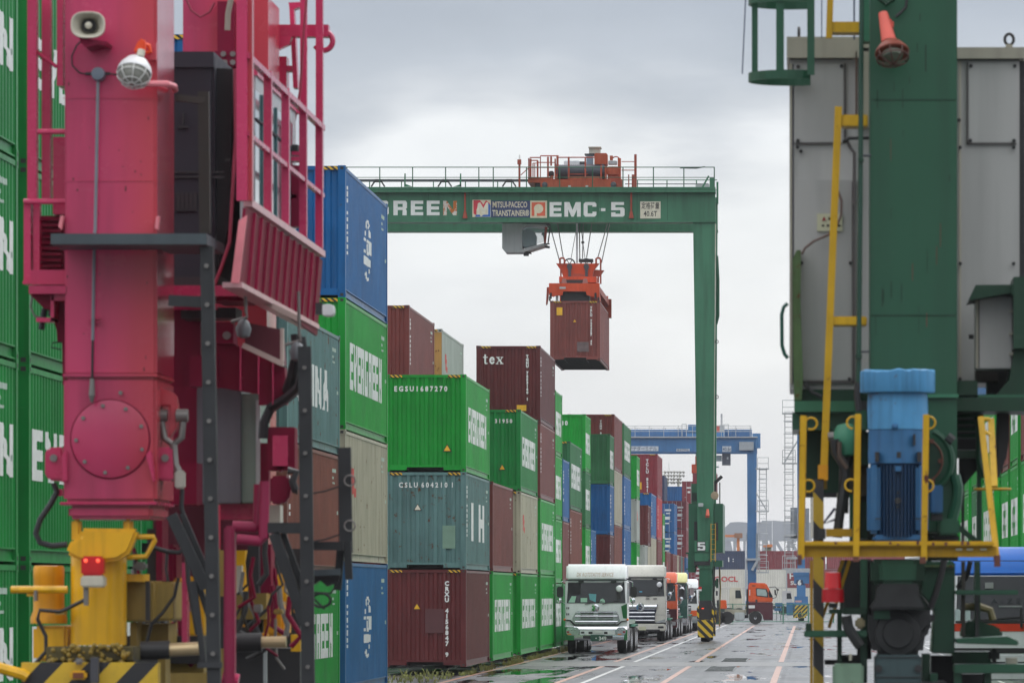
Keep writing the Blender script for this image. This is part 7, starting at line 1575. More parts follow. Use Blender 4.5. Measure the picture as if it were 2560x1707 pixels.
    for k in range(60):
        a = P(*c(3, random.uniform(320, 860), random.uniform(1320, 1435)), random.uniform(49.72, 49.8)); mb.sph(a, random.uniform(.012, .03), 6, 4)
    mb.build('grease_and_netting', plain('greasy yellow', (.22, .15, .02), .6, noise=.6), t)
    B(3, 455, 1485, 565, 1545, 49.4, 49.5, 'bumper_lamp', ylw, bevel=.02); B(3, 475, 1498, 545, 1535, 49.39, 49.4, 'lamp_lens', plain('brown lens', (.16, .05, .02), .3))
    B(3, 480, 1405, 545, 1445, 49.45, 49.54, 'shackle', bolt_m, bevel=.02); B(3, 590, 1400, 640, 1568, 49.4, 49.5, 'chain_tail', plain('dark chain', (.06, .06, .07), .6))
    T([(3, -40, 1455), (3, 60, 1485), (3, 150, 1510), (3, 180, 1530)], 49.5, .05, 'tow_arm', ylw, n=8)
    for yy in (50.1, 51.6):
        for xx in (xc - .25, xc + .25): wheel(t, (xx, yy, .62), .62, .42)
    MB().box(xc - .4, xc + .4, 49.8, 51.9, 1.0, Z(c(3, 0, 1432)[1], 49.8) + .02).build('bogie_frame', blk, t)
    MB().box(-6.6, -6.0, 57.1, 58, 1.2, 2.9).build('bogie_frame', ylp, t)
    for yy in (56.6, 58.2): wheel(t, (-6.3, yy, .62), .62, .42)
pink()
def trestle():
    t = thing('steel_trestle', 'tall dark bolted steel trestle posts in front of the pink crane', 'trestle', (-5.35, 49.4, 0))
    Y = 49.35
    def col(pts, Y, w_, nm='post'): MB().beam(P(*c(*pts[0]), Y), P(*c(*pts[1]), Y), w_, .07, up=(0, 1, 0)).build(nm, tg_, t)
    a = P(*c(2, 1352, 150), Y); b_ = P(*c(3, 1400, 1620), Y); dz = (b_ - a) / (b_.z - a.z)
    base = a + dz * (0 - a.z); top = P(*c(1, 1330, 600), 50.8)
    MB().beam(base, a, .118, .10, up=(0, 1, 0)).build('post', tg_, t)
    MB().beam(P(*c(2, 1340, 60), 50.85), top, .10, .08, up=(0, 1, 0)).build('upper_post', paint('dull olive post', (.055, .055, .048), .6, .2, .5), t); MB().beam(P(*c(1, 1340, 660), 50.8), P(*c(1, 1150, 640), 50.8), .09, .06).build('upper_arm', paint('dull olive post', (.055, .055, .048), .6, .2, .5), t)
    for k in range(16):
        p_ = base.lerp(a, (k + .5) / 16) + Vector((.0, -.05, 0)); MB().cyl(p_, p_ - Vector((0, .03, 0)), .022, 6).build('bolt', bolt_m, t)
    MB().beam(P(*c(2, 1110, 500), Y + .1), P(*c(2, 1330, 510), Y), .07, .10).build('side_arm', tg_, t)
    a2 = P(*c(2, 1990, 800), 50.8); b2 = P(*c(3, 2015, 1620), 50.8); d2 = (b2 - a2) / (b2.z - a2.z); base2 = a2 - d2 * a2.z
    MB().beam(base2, a2, .12, .08, up=(0, 1, 0)).build('post', tg_, t); 
    for k in range(12):
        p_ = base2.lerp(a2, (k + .5) / 12) + Vector((.0, -.04, 0)); MB().cyl(p_, p_ - Vector((0, .03, 0)), .02, 6).build('bolt', bolt_m, t)
    for a_, b_, Y_, w_ in (((3, 1120, 470), (3, 1345, 950), 49.6, .10), ((3, 1190, 460), (3, 1360, 860), 49.7, .05), ((3, 1225, 700), (3, 1380, 1180), 49.7, .05), ((3, 1790, 590), (3, 1990, 1180), 50.8, .10), ((3, 1850, 590), (3, 1985, 960), 50.9, .05), ((3, 1740, 555), (3, 1985, 555), 50.8, .10), ((3, 1290, 1448), (3, 1450, 1448), 49.3, .05), ((3, 1265, 900), (3, 1330, 1440), 49.6, .05)):
        MB().beam(P(*c(*a_), Y_), P(*c(*b_), Y_), w_, .06, up=(0, 1, 0)).build('brace', tg_, t)
    # outer bracket with coiled cable
    MB().beam(P(*c(3, 2250, 30), 51.6), P(*c(3, 2262, 720), 51.6), .12, .08, up=(0, 1, 0)).build('outer_post', tg_, t); MB().beam(P(*c(3, 2268, 640), 51.5), P(*c(3, 2280, 890), 51.5), .07, .06, up=(0, 1, 0)).build('outer_post', tg_, t)
    MB().beam(P(*c(3, 2225, 690), 51.6), P(*c(3, 2205, 960), 51.6), .07, .06, up=(0, 1, 0)).build('outer_post', tg_, t)
    MB().beam(P(*c(3, 2035, 672), 51.4), P(*c(3, 2245, 672), 51.4), .10, .08).build('cross_arm', tg_, t); MB().beam(P(*c(3, 2035, 848), 51.4), P(*c(3, 2225, 840), 51.4), .08, .06).build('cross_arm', sg_, t)
    MB().prism([(X(c(3, 2045, 0)[0], 51.5), Z(c(3, 0, 860)[1], 51.5)), (X(c(3, 2225, 0)[0], 51.5), Z(c(3, 0, 850)[1], 51.5)), (X(c(3, 2210, 0)[0], 51.5), Z(c(3, 0, 905)[1], 51.5)), (X(c(3, 2135, 0)[0], 51.5), Z(c(3, 0, 935)[1], 51.5)), (X(c(3, 2090, 0)[0], 51.5), Z(c(3, 0, 895)[1], 51.5)), (X(c(3, 2045, 0)[0], 51.5), Z(c(3, 0, 925)[1], 51.5))][::-1], 51.5, 51.7).build('cable_bundle', blk, t)
    MB().ring(P(*c(3, 2100, 1025), 51.4), .085, .014, 'y', 20, 5, 0, 360, .75).build('coiled_cable', cable, t)
    MB().tube([P(*c(3, 2215, 900), 51.4), P(*c(3, 2160, 980), 51.4), P(*c(3, 2050, 975), 51.4), P(*c(3, 2045, 1010), 51.4), P(*c(3, 2120, 1085), 51.4)], .010, 5).build('coiled_cable', cable, t)
    for y in (245, 540): MB().ring(P(*c(3, 2285, y), 51.5), .05, .008, 'y', 14, 5).build('ring', bolt_m, t)
    for y in (310, 625): MB().tube([P(*c(3, 2030, y + 20), 51.3), P(*c(3, 2120, y + 5), 51.3), P(*c(3, 2225, y - 30), 51.3)], .008, 5).build('wire', cable, t)
trestle()
# ---------------------------------------------------------------- green gantry crane, near right
dg = paint('near crane green', (.018, .088, .047), .42, .12, .55, coat=.25, var=.10, scale=.8)
dg2 = paint('near crane darker green', (.010, .044, .023), .45, .2, .6, coat=.15, var=.12)
lgc = paint('control cabinet grey', (.44, .44, .43), .45, .05, .55, coat=.15, var=.05, scale=.6)
lgb = paint('cabinet beige edge', (.40, .38, .31), .5, .1, .6, var=.06)
bl1 = paint('light blue motor paint', (.075, .27, .50), .42, .8, 1.0, scale=2.2, var=.14)
bl2 = paint('blue motor paint', (.035, .135, .29), .45, .6, 1.0, scale=2, var=.14)
bl3 = paint('dark blue fin paint', (.012, .045, .11), .5, .2, .6, scale=2)
yel = paint('yellow guard paint', (.56, .33, .006), .42, .75, .5, scale=2.6, coat=.2, rustcol=(.09, .02, .008))
yld = paint('worn dark yellow paint', (.42, .24, .008), .5, .6, .8, scale=2)
ga_ = plain('black grease and dark backing', (.020, .022, .023), .55, noise=.4)
mos = paint('mossy green edge', (.09, .15, .06), .7, .9, .9, scale=4)
salm = plain('salmon socket', (.62, .10, .07), .5)
OG = {5: (1820, 0, 3.1365), 6: (1920, 450, 2.8516), 7: (1920, 900, 3.136), 8: (1920, 1307, 3.675)}
def g(k, x, y): o = OG[k]; return (o[0] + x / o[2], o[1] + y / o[2])
def green():
    t = thing('gantry_crane', 'green gantry crane leg with blue motor and yellow guard, nearest on the right', 'crane', (.96, 50, 0))
    def B(k, x0, y0, x1, y1, Y0, Y1, nm, mat=dg, par=t, k2=None, **kw):
        mb = MB(); a = g(k, x0, y0); b_ = (g(k, x1, y1)[0], g(k2 or k, x1, y1)[1]); bx(mb, a[0], a[1], b_[0], b_[1], Y0, Y1); return mb.build(nm, mat, par, **kw)
    def G(pts, Y0, Y1, nm, mat=dg, par=t, **kw):
        mb = MB(); px(mb, [g(*p) for p in pts], Y0, Y1); return mb.build(nm, mat, par, **kw)
    def T(pts, Y, r, nm, mat=cable, par=t, n=7):
        return MB().tube([P(*g(*p[:3]), p[3] if len(p) > 3 else Y) for p in pts], r, n).build(nm, mat, par, True)
    # leg
    xl, xr = X(2175, 50), X(2393, 50)
    MB().box(xl, xr, 50, 51.0, Z(987, 50), 12).build('leg', dg, t, bevel=.01)
    MB().box(xl + .01, xr - .0, 50.0, 51.05, Z(1330, 50), Z(992, 50)).build('leg', dg, t, bevel=.01)
    MB().box(X(2290, 50), xr + .012, 49.96, 51.0, Z(994, 50), Z(985, 50)).build('leg_seam', paint('lighter crane green', (.05, .19, .11), .4, .1, .4), t)
    B(5, 1062, -20, 1112, 325, 50.5, 50.8, 'side_plate', paint('lighter crane green', (.05, .19, .11), .4, .1, .4))
    T([(5, 1048, -30), (5, 1040, 1200), (6, 648, 1200), (6, 645, 1450)], 49.9, .022, 'conduit', plain('deep green conduit', (.008, .05, .03), .4), n=8)
    for k_, x, y in ((5, 1042, 1255), (6, 648, 1255)): B(k_, x - 22, y - 12, x + 22, y + 14, 49.85, 49.95, 'pipe_clip', dg2)
    T([(6, 640, 1440), (6, 635, 1540), (7, 712, 400)], 49.9, .03, 'cable', blk)
    # caged flood lamp
    lc = P(*g(5, 1285, 400), 49.65); ax = Vector((.10, -.45, -.88)).normalized(); u = ax.orthogonal().normalized(); v_ = ax.cross(u)
    def cup(prof, n=24):
        vs = [lc + ax * t_ + (u * math.cos(2 * math.pi * k / n) + v_ * math.sin(2 * math.pi * k / n)) * r for r, t_ in prof for k in range(n)]
        return MB().add(vs, [(i * n + k, i * n + (k + 1) % n, (i + 1) * n + (k + 1) % n, (i + 1) * n + k) for i in range(len(prof) - 1) for k in range(n)])
    fl_ = cup([(.0, -.11), (.06, -.10), (.11, -.055), (.150, -.0), (.158, .02), (.150, .03), (.0, .03)]).build('flood_lamp', paint('rusty lamp hood', (.22, .055, .035), .5, .9, .5, scale=6), t, True)
    mb = MB(); 
    for k in range(8):
        a = math.pi * k / 4 + .2; d = u * math.cos(a) + v_ * math.sin(a); mb.tube([lc + d * .15 + ax * .02, lc + d * .14 + ax * .09, lc + d * .06 + ax * .135, lc + ax * .14], .007, 5)
    mb.tube([lc + (u * math.cos(a) + v_ * math.sin(a)) * .142 + ax * .085 for a in [math.pi * j / 10 for j in range(21)]], .007, 5); mb.build('lamp_cage', plain('rusty cage', (.09, .035, .025), .6), fl_)
    cup([(.10, .03), (.09, .07), (.0, .10)]).build('lamp_glass', plain('dull lamp glass', (.16, .20, .14), .2), fl_, True)
    MB().cyl(P(*g(5, 1262, 325), 49.7), P(*g(5, 1215, 105), 49.8), .068, 14, .042).build('lamp_socket', salm, t, True)
    B(5, 1240, 150, 1300, 230, 49.75, 49.9, 'socket_bulge', salm, bevel=.02)
    T([(5, 1180, -20), (5, 1240, 30), (5, 1300, -10)], 49.9, .03, 'cable_boss', dg2); T([(5, 1405, -20), (5, 1395, 60), (5, 1345, 110), (5, 1315, 135)], 49.95, .014, 'cable', blk)
    for yy in (4.95, 6.9): MB().box(xl + .012, xr - .012, 49.996, 50.0, yy, yy + .012).build('plate_joint', dg2, t)
    random.seed(31)
    for k in range(16):
        x = random.uniform(xl + .04, xr - .04); z_ = random.uniform(4.4, 7.7); MB().box(x, x + random.uniform(.004, .012), 49.996, 50.0, z_, z_ + random.uniform(.03, .25)).build('paint_chip', random.choice((dg2, plain('dark rust', (.12, .04, .025), .7))), t)
    random.seed(5); mb = MB()
    for x, y, w_, h in ((1500, 110, 10, 60), (1480, 340, 8, 70), (1365, 700, 8, 150), (1420, 600, 6, 60), (1300, 640, 6, 80), (1370, 1020, 6, 60)): a = g(5, x, y); b_ = g(5, x + w_, y + h); mb.box(X(a[0], 50), X(b_[0], 50), 49.997, 50.0, Z(b_[1], 50), Z(a[1], 50))
    mb.build('scratches', dg2, t)
    # grey control cabinets
    YC = 51.6
    cbn = B(5, 482, 455, 1118, 1490, YC, YC + 1.4, 'control_cabinet', lgc, k2=6)
    B(5, 460, 290, 1035, 455, YC - .10, YC + 1.5, 'cabinet_roof', lgb, cbn); B(5, 1035, 320, 1118, 375, YC - .05, YC + 1.4, 'cabinet_roof', lgb, cbn); B(5, 980, 375, 1118, 405, YC - .02, YC, 'shadow_gap', blk, cbn)
    B(5, 482, 455, 975, 468, YC - .02, YC, 'shadow_gap', blk, cbn); B(5, 484, 500, 504, 1450, YC - .03, YC, 'cabinet_edge', lgb, cbn, k2=6); B(5, 504, 505, 514, 1450, YC - .012, YC, 'edge_gasket', plain('indigo gasket', (.04, .04, .09), .5), cbn, k2=6)
    B(5, 518, 498, 908, 1120, YC - .03, YC - .002, 'cabinet_door', lgc, cbn, bevel=.006); B(6, 186, 0, 600, 1430, YC - .03, YC - .002, 'cabinet_door', lgc, cbn, bevel=.006)
    B(5, 1050, 405, 1112, 1000, YC - .25, YC - .02, 'pillar', lgb); B(5, 1000, 405, 1012, 1000, YC - .1, YC - .02, 'pipe', plain('brown pipe', (.10, .05, .03), .6))
    B(6, 603, 0, 622, 1450, YC - .05, YC, 'door_gap', plain('dark taupe gap', (.10, .09, .09), .6), cbn); B(6, 240, 1432, 615, 1446, YC - .05, YC, 'door_gap', plain('dark taupe gap', (.10, .09, .09), .6), cbn); B(5, 912, 498, 925, 1120, YC - .03, YC - .0, 'door_gap', plain('dark taupe gap', (.10, .09, .09), .6), cbn); B(5, 530, 1118, 820, 1132, YC - .035, YC - .0, 'door_gap', plain('dark taupe gap', (.10, .09, .09), .6), cbn)
    for k_, x, y in ((5, 550, 525), (5, 890, 520), (5, 548, 1105), (5, 545, 1155), (5, 572, 1188), (6, 238, 592), (6, 588, 592), (6, 580, 1418)): p_ = P(*g(k_, x, y), YC - .03); MB().cyl(p_, p_ - Vector((0, .02, 0)), .018, 8).build('bolt', blk, cbn)
    cb2_ = B(5, 1790, 460, 2285, 1440, YC, YC + 1.4, 'control_cabinet', lgc, k2=6)
    B(5, 1790, 372, 2330, 460, YC - .1, YC + 1.5, 'cabinet_roof', lgb, cb2_); B(5, 1800, 460, 2285, 475, YC - .02, YC, 'shadow_gap', blk, cb2_); B(5, 1885, 490, 2262, 1122, YC - .03, YC - .002, 'cabinet_door', lgc, cb2_, bevel=.006)
    B(5, 1872, 490, 1884, 1130, YC - .03, YC, 'door_gap', plain('dark taupe gap', (.10, .09, .09), .6), cb2_); B(5, 1872, 1124, 2262, 1134, YC - .03, YC, 'door_gap', plain('dark taupe gap', (.10, .09, .09), .6), cb2_)
    B(5, 2286, 480, 2330, 700, YC + .2, YC + .5, 'dark_recess', blk, k2=6)
    B(5, 1812, 480, 1828, 1440, YC - .02, YC, 'cabinet_edge', lgb, cb2_, k2=6)
    for k_, x, y in ((5, 1905, 520), (5, 2248, 520), (5, 1900, 1105), (5, 2243, 1105), (5, 1820, 1158), (5, 2240, 1158), (6, 1370, 597), (6, 1750, 597), (6, 1368, 1418), (5, 1812, 945)): p_ = P(*g(k_, x, y), YC - .03); MB().cyl(p_, p_ - Vector((0, .02, 0)), .018, 8).build('bolt', blk, cb2_)
    MB().ring(P(*g(5, 2205, 312), YC + .5), .042, .015, 'y', 18, 8, sz=1.25).build('eye_bolt', blk, t); B(5, 2180, 350, 2232, 378, YC + .4, YC + .6, 'eye_bolt_base', lgb)
    MB().ring(P(*g(5, 556, 262), YC + .5), .05, .015, 'x', 18, 8).build('eye_bolt', blk, t)
    # safety cage of the ladder, top left
    cc = P(*g(5, 400, 620), 51.1); rx = .36
    for k in range(5):
        a = R(175 + (k - 2) * 32 * 1.0) if False else None
    def hoop(zc, nm='cage_hoop'):
        mb = MB(); n = 22; vs = []; 
        for i in range(n + 1):
            a = R(60 + 240 * i / n); p_ = Vector((cc.x + math.cos(a) * .385 + .10, 51.1 + math.sin(a) * .385, zc)); vs += [p_ + Vector((0, 0, -.04)), p_ + Vector((0, 0, .04))]
        mb.add(vs, [(2 * i, 2 * i + 2, 2 * i + 3, 2 * i + 1) for i in range(n)]); o = mb.build(nm, dg, t); md = o.modifiers.new('solid', 'SOLIDIFY'); md.thickness = .012
    hoop(Z(g(5, 0, 612)[1], 51.1)); hoop(Z(g(5, 0, 10)[1], 51.1)); hoop(Z(g(5, 0, 10)[1], 51.1) + 1.2)
    for x, w_, yy in ((210, 48, 51.0), (408, 62, 50.75), (650, 58, 50.72)):
        MB().box(X(g(5, x - w_ / 2, 0)[0], yy), X(g(5, x + w_ / 2, 0)[0], yy), yy, yy + .012, Z(g(5, 0, 590)[1], yy), 9.4).build('cage_strap', dg, t)
    T([(5, 138, -10), (5, 112, 580)], 51.2, .006, 'wire', plain('dark blue wire', (.03, .05, .12), .5)); T([(5, 735, 0), (5, 735, 300)], 51.2, .005, 'wire', plain('dark blue wire', (.03, .05, .12), .5)); B(5, 983, -10, 996, 310, 51.2, 51.23, 'rod', plain('dark blue wire', (.03, .05, .12), .5))
    # yellow ladder
    MB().beam(P(*g(5, 803, -40), 50.6), P(*g(5, 792, 303), 50.6), .058, .05, up=(0, 1, 0)).build('ladder_stile', yel, t); B(5, 815, 172, 1030, 255, 50.6, 50.9, 'ladder_bracket', yel)
    MB().beam(P(*g(5, 866, 838), 50.2), P(*g(7, 432, 1010), 50.2), .066, .05, up=(0, 1, 0)).build('ladder_stile', yel, t)
    B(5, 885, 900, 1098, 992, 50.2, 50.5, 'ladder_bracket', yel, bevel=.01); B(6, 425, 972, 706, 1036, 50.2, 50.5, 'ladder_bracket', yel, bevel=.01)
    B(6, 350, 240, 530, 365, YC - .05, YC - .032, 'warning_sign', plain('cream plate', (.55, .55, .38), .5))
    MB().prism([(X(a, YC), Z(b_, YC)) for a, b_ in (g(6, 385, 292), g(6, 413, 292), g(6, 399, 262))], YC - .06, YC - .05).build('sign_mark', plain('dark red print', (.3, .01, .03), .5), t)
    for x in (383, 418, 470, 500): B(6, x, 318, x + 18, 332, YC - .055, YC - .05, 'sign_mark', black_p)
    B(6, 430, 265, 447, 285, YC - .055, YC - .05, 'sign_mark', black_p)
    T([(6, 500, 80), (6, 525, 150), (6, 522, 250), (6, 490, 330), (6, 430, 392), (6, 330, 435), (6, 265, 485), (6, 240, 530)], YC - .12, .012, 'cable', plain('brown cable', (.13, .075, .06), .5))
    T([(5, 1110, 1082), (5, 950, 1085), (5, 900, 1115)], YC - .1, .016, 'cable', blk); T([(5, 930, 1100), (5, 960, 1160), (5, 992, 1200), (5, 990, 1600)], YC - .08, .016, 'cable', plain('dark taupe gap', (.10, .09, .09), .6))
    T([(5, 1050, 1220), (5, 1120, 1222)], 50.0, .012, 'cable', dgr); T([(6, 660, 1225), (6, 722, 1222)], 50.0, .010, 'cable', dgr)
    G([(6, 175, 560), (6, 205, 500), (6, 235, 500), (6, 232, 900), (6, 250, 1400), (6, 240, 1568), (6, 185, 1568), (6, 178, 1200)][::-1], YC - .35, YC - .05, 'mossy_rail', mos)
    T([(6, 140, 880), (6, 112, 905), (6, 98, 960), (6, 100, 1180), (6, 118, 1240), (6, 142, 1270)], YC + .5, .018, 'door_handle', plain('teal green handle', (.01, .10, .07), .35), n=8)
    # small cabinet on the right
    sc = B(6, 1480, 830, 1740, 1345, 50.6, 51.1, 'switch_cabinet', lgc, bevel=.01); G([(6, 1430, 857), (6, 1480, 748), (6, 1760, 745), (6, 1760, 800)][::-1], 50.3, 51.2, 'cabinet_hood', dg2, sc); G([(6, 1440, 858), (6, 1760, 802), (6, 1760, 812), (6, 1500, 832)][::-1], 50.35, 51.1, 'hood_underside', blk, sc)
    B(6, 1482, 838, 1500, 1342, 50.57, 50.6, 'cabinet_edge', lgb, sc); B(6, 1500, 838, 1508, 1342, 50.58, 50.6, 'door_gap', blk, sc); B(6, 1432, 1100, 1465, 1130, 50.8, 50.9, 'latch', blk, sc)
    for y in (925, 1085, 1230): B(6, 1722, y, 1748, y + 18, 50.5, 50.6, 'hinge', lgb, sc)
    B(6, 1752, 690, 1900, 1200, 50.2, 51.0, 'side_column', dg2); B(6, 1738, 740, 1750, 820, 50.2, 50.5, 'bracket', dg2); B(6, 1480, 1350, 1640, 1440, 51.2, 51.5, 'recess_panel', plain('dim taupe panel', (.07, .06, .055), .6)); B(6, 1560, 1350, 1760, 1560, 51.3, 51.6, 'dark_recess', blk)
    G([(6, 1600, 1568), (6, 1720, 1420), (6, 1760, 1200), (6, 1900, 1190), (6, 1900, 1568)][::-1], 50.4, 51.2, 'gusset', dg2)
    # beam below cabinets, right and left
    B(7, 1480, 160, 1645, 280, 50.4, 51.4, 'bearing_box', dg2, bevel=.01); B(7, 1480, 292, 2100, 400, 50.3, 51.4, 'sill_beam', dg2); B(7, 1645, 270, 2100, 292, 50.3, 51.4, 'sill_beam', dg)
    B(7, 205, 230, 720, 325, 51.4, 52.4, 'sill_beam', dg2); B(7, 205, 320, 720, 405, 50.6, 52.4, 'sill_flange', paint('mid crane green', (.035, .14, .075), .45, .2, .5)); B(7, 190, 412, 700, 545, 50.8, 52.4, 'sill_beam', dg)
    B(7, 240, 545, 650, 1055, 51.6, 52.6, 'sill_panel', dg2); B(7, 240, 1040, 650, 1075, 51.5, 51.6, 'dark_recess', blk); T([(7, 290, 180), (7, 340, 250), (7, 420, 290)], 51.2, .02, 'cable', blk)
    B(7, 700, 320, 780, 420, 50.6, 50.9, 'dark_recess', blk); G([(7, 610, 490), (7, 650, 430), (7, 720, 390), (7, 790, 390), (7, 790, 560), (7, 640, 560)][::-1], 50.3, 50.6, 'elbow_guard', dg, bevel=.02)
    B(7, 640, 560, 790, 820, 51.0, 51.4, 'frame_plate', dg2); B(7, 640, 820, 790, 1060, 51.2, 51.5, 'dark_recess', plain('dim olive recess', (.04, .03, .015), .7)); B(7, 640, 1050, 700, 1400, 50.9, 51.3, 'frame_plate', dg); B(7, 700, 1110, 780, 1400, 51, 51.4, 'frame_plate', dg2)
    MB().lathe((P(*g(7, 612, 0), 50.2).x, 50.2, Z(g(7, 0, 760)[1], 50.2)), [(.01, 0), (.09, .02), (.12, .12), (.12, .22), (.08, .29), (.01, .31)], 16, 'z').build('flange_elbow', paint('pale pipe green', (.06, .25, .15), .4, .1, .4), t, True)
    MB().cyl(P(*g(7, 470, 600), 50.2), P(*g(7, 575, 595), 50.2), .045, 10).build('pipe_fitting', bolt_m, t); T([(7, 520, 620), (7, 530, 720), (7, 600, 830), (7, 610, 900), (7, 585, 1050), (7, 560, 1250), (7, 545, 1390)], 50.1, .045, 'hose', ga_); T([(7, 660, 640), (7, 640, 780), (7, 600, 860), (7, 590, 1200)], 50.3, .05, 'hose', blk); T([(7, 560, 640), (7, 560, 760), (7, 620, 850)], 50.05, .022, 'hose', plain('brown hose', (.08, .05, .035), .6))
    B(7, 540, 1040, 575, 1200, 50.3, 50.5, 'pipe', plain('pale pipe', (.5, .5, .42), .5)); T([(7, 525, 1160), (7, 430, 1285), (7, 545, 1240)], 50.4, .014, 'cable', plain('indigo cable', (.02, .02, .07), .5))
    # blue travel motor, standing upright
    YM_ = 49.35; xm = X((2168 + 2320) / 2, YM_); rm = (X(2320, YM_) - X(2168, YM_)) / 2; z = lambda y: Z(g(7, 0, y)[1], YM_)
    mt = thing_part = MB().lathe((xm, YM_, 0), [(rm * .98, z(545)), (rm, z(400)), (rm, z(385)), (rm * .985, z(262)), (rm * .9, z(255))], 40, 'z').build('motor_fan_cowl', bl1, t, True)
    n = 44; vs = []; random.seed(2)
    for k in range(n): a = 2 * math.pi * k / n; vs.append((math.cos(a), math.sin(a), random.uniform(-.012, .012)))
    capr = rm * 1.235; prof = [(capr * .98, z(258), 0), (capr, z(245), 0), (capr, z(95), 1), (capr * .97, z(85), 1), (.01, z(80), 0)]
    MB().add([(xm + c_ * r_, YM_ + s_ * r_, zz_ + (w_ if f_ else 0)) for r_, zz_, f_ in prof for c_, s_, w_ in vs], [(i * n + k, i * n + (k + 1) % n, (i + 1) * n + (k + 1) % n, (i + 1) * n + k) for i in range(len(prof) - 1) for k in range(n)] + [tuple(range(n - 1, -1, -1))]).build('motor_rain_cap', bl1, mt, True)
    MB().lathe((xm, YM_, 0), [(rm * .97, z(812)), (rm * .975, z(715)), (rm * .965, z(700)), (rm * .96, z(548))], 40, 'z').build('motor_end_bell', bl2, mt, True)
    MB().lathe((xm, YM_, 0), [(rm * .80, z(1390)), (rm * .84, z(815))], 40, 'z').build('motor_body', bl3, mt, True)
    for k in range(48):
        a = 2 * math.pi * k / 48; d = Vector((math.cos(a), math.sin(a), 0))
        if abs(d.x) > .75: continue
        MB().beam(Vector((xm, YM_, z(1390))) + d * rm * .86, Vector((xm, YM_, z(822))) + d * rm * .88, .012, rm * .10, up=d).build('cooling_fin', bl3, mt)
    for sx in (-1, 1):
        MB().box(xm + sx * rm * .58, xm + sx * rm * 1.0, YM_ - .24, YM_ + .2, z(1360), z(820)).build('motor_flank', bl2, mt, bevel=.03)
        MB().box(xm + sx * rm * .56, xm + sx * rm * .75, YM_ - .30, YM_ - .26, z(1250), z(1240)).build('motor_lug', blk, mt)
    for x in (852, 1022, 1182): a = g(7, x, 755); MB().box(X(a[0], YM_) - .018, X(a[0], YM_) + .018, YM_ - rm * .99, YM_ - rm * .6, z(800 if x != 1022 else 770), z(725)).build('vent_slot', blk, mt)
    B(7, 1140, 580, 1156, 665, YM_ - .30, YM_ - .22, 'vent_slot', blk, mt); B(7, 998, 830, 1045, 870, YM_ - .32, YM_ - .25, 'lug_block', bl2, mt)
    for y, r_ in ((1040, .012), (1100, .03), (1150, .012)): p_ = P(*g(7, 1018, y), YM_ - .27); MB().cyl(p_, p_ - Vector((0, .03, 0)), r_, 8).build('drain_plug', ga_, mt)
    MB().box(xm - rm * .82, xm + rm * .82, YM_ - .22, YM_ + .22, z(1425), z(1368)).build('motor_foot', bl2, mt, bevel=.02); B(7, 1272, 978, 1372, 1198, 49.4, 49.75, 'terminal_box', bl2, mt, bevel=.012); B(7, 1278, 1205, 1370, 1255, 49.45, 49.7, 'cable_gland', blk, mt)
    p_ = P(*g(7, 995, 520), YM_ - rm); MB().sph(p_, .03, 8, 6).build('lifting_nub', bl2, mt)
    # rusty hand wheel and side structure behind the motor
    MB().lathe((P(*g(7, 1190, 785), 49.9).x, 49.8, P(*g(7, 1190, 785), 49.9).z), [(.01, 0), (.20, .0), (.215, .02), (.215, .1)], 30, 'y').build('brake_disc', dg2, t, True)
    MB().ring(P(*g(7, 1190, 785), 49.78), .205, .008, 'y', 30, 6).build('rusty_rim', plain('dark rust', (.12, .04, .025), .7), t); MB().ring(P(*g(7, 1190, 785), 49.9), .29, .03, 'y', 26, 6, -65, 65).build('disc_guard', dg, t)
    for x, y in ((1285, 635), (1350, 790), (1290, 945)): p_ = P(*g(7, x, y), 49.78); MB().cyl(p_, p_ - Vector((0, .04, 0)), .022, 8).build('rim_bolt', plain('dark rust', (.12, .04, .025), .7), t)
    B(7, 1335, 1240, 1500, 1370, 49.8, 50.4, 'hydraulic_block', dg, bevel=.02); B(7, 1300, 1380, 1500, 1410, 50, 50.4, 'dark_recess', blk); T([(7, 1400, 600), (7, 1450, 640)], 49.9, .05, 'boss', ga_)
    T([(7, 1465, 900), (7, 1490, 1000), (7, 1480, 1120), (7, 1440, 1260)], 49.9, .05, 'pipe', dg, n=8)
    # yellow guard frame
    YG_ = 48.6
    for a, b_, w_ in (((7, 278, 435), (7, 258, 1560), .060), ((7, 706, 422), (7, 690, 1566), .056), ((7, 1240, 425), (7, 1222, 1568), .056)):
        MB().beam(P(*g(*a), YG_), P(*g(*b_), YG_), w_, .05, up=(0, 1, 0)).build('guard_post', yel, t, bevel=.006)
    MB().beam(P(*g(7, 1668, 445), YG_ + .5), P(*g(7, 1795, 1568), YG_ + .1), .056, .05, up=(0, 1, 0)).build('guard_post', yel, t, bevel=.006); MB().beam(P(*g(7, 1748, 470), YG_ + 1.6), P(*g(7, 1775, 1000), YG_ + 1), .058, .05, up=(0, 1, 0)).build('guard_post', yel, t)
    T([(7, 1668, 462), (7, 1740, 465)], YG_ + .9, .02, 'guard_tie', yel); T([(7, 1680, 545), (7, 1745, 590)], YG_ + .9, .015, 'guard_tie', yel); MB().ring(P(*g(7, 1760, 1010), YG_ + .5), .16, .010, 'z', 18, 5).build('guard_ring', yld, t)
    for x, y, a0, a1 in ((338, 498, -120, 190), (318, 985, -120, 190), (665, 490, 60, 270), (650, 980, 60, 280), (1265, 490, -90, 90), (1250, 985, -90, 90)): MB().ring(P(*g(7, x, y), YG_), .052, .009, 'y', 16, 6, a0, a1).build('guard_ring', yel, t)
    B(7, 262, 1418, 1775, 1458, YG_ - .02, YG_ + .06, 'guard_rail', yel, bevel=.012); B(7, 270, 1458, 1790, 1542, YG_ + .05, YG_ + .12, 'kick_plate', yld)
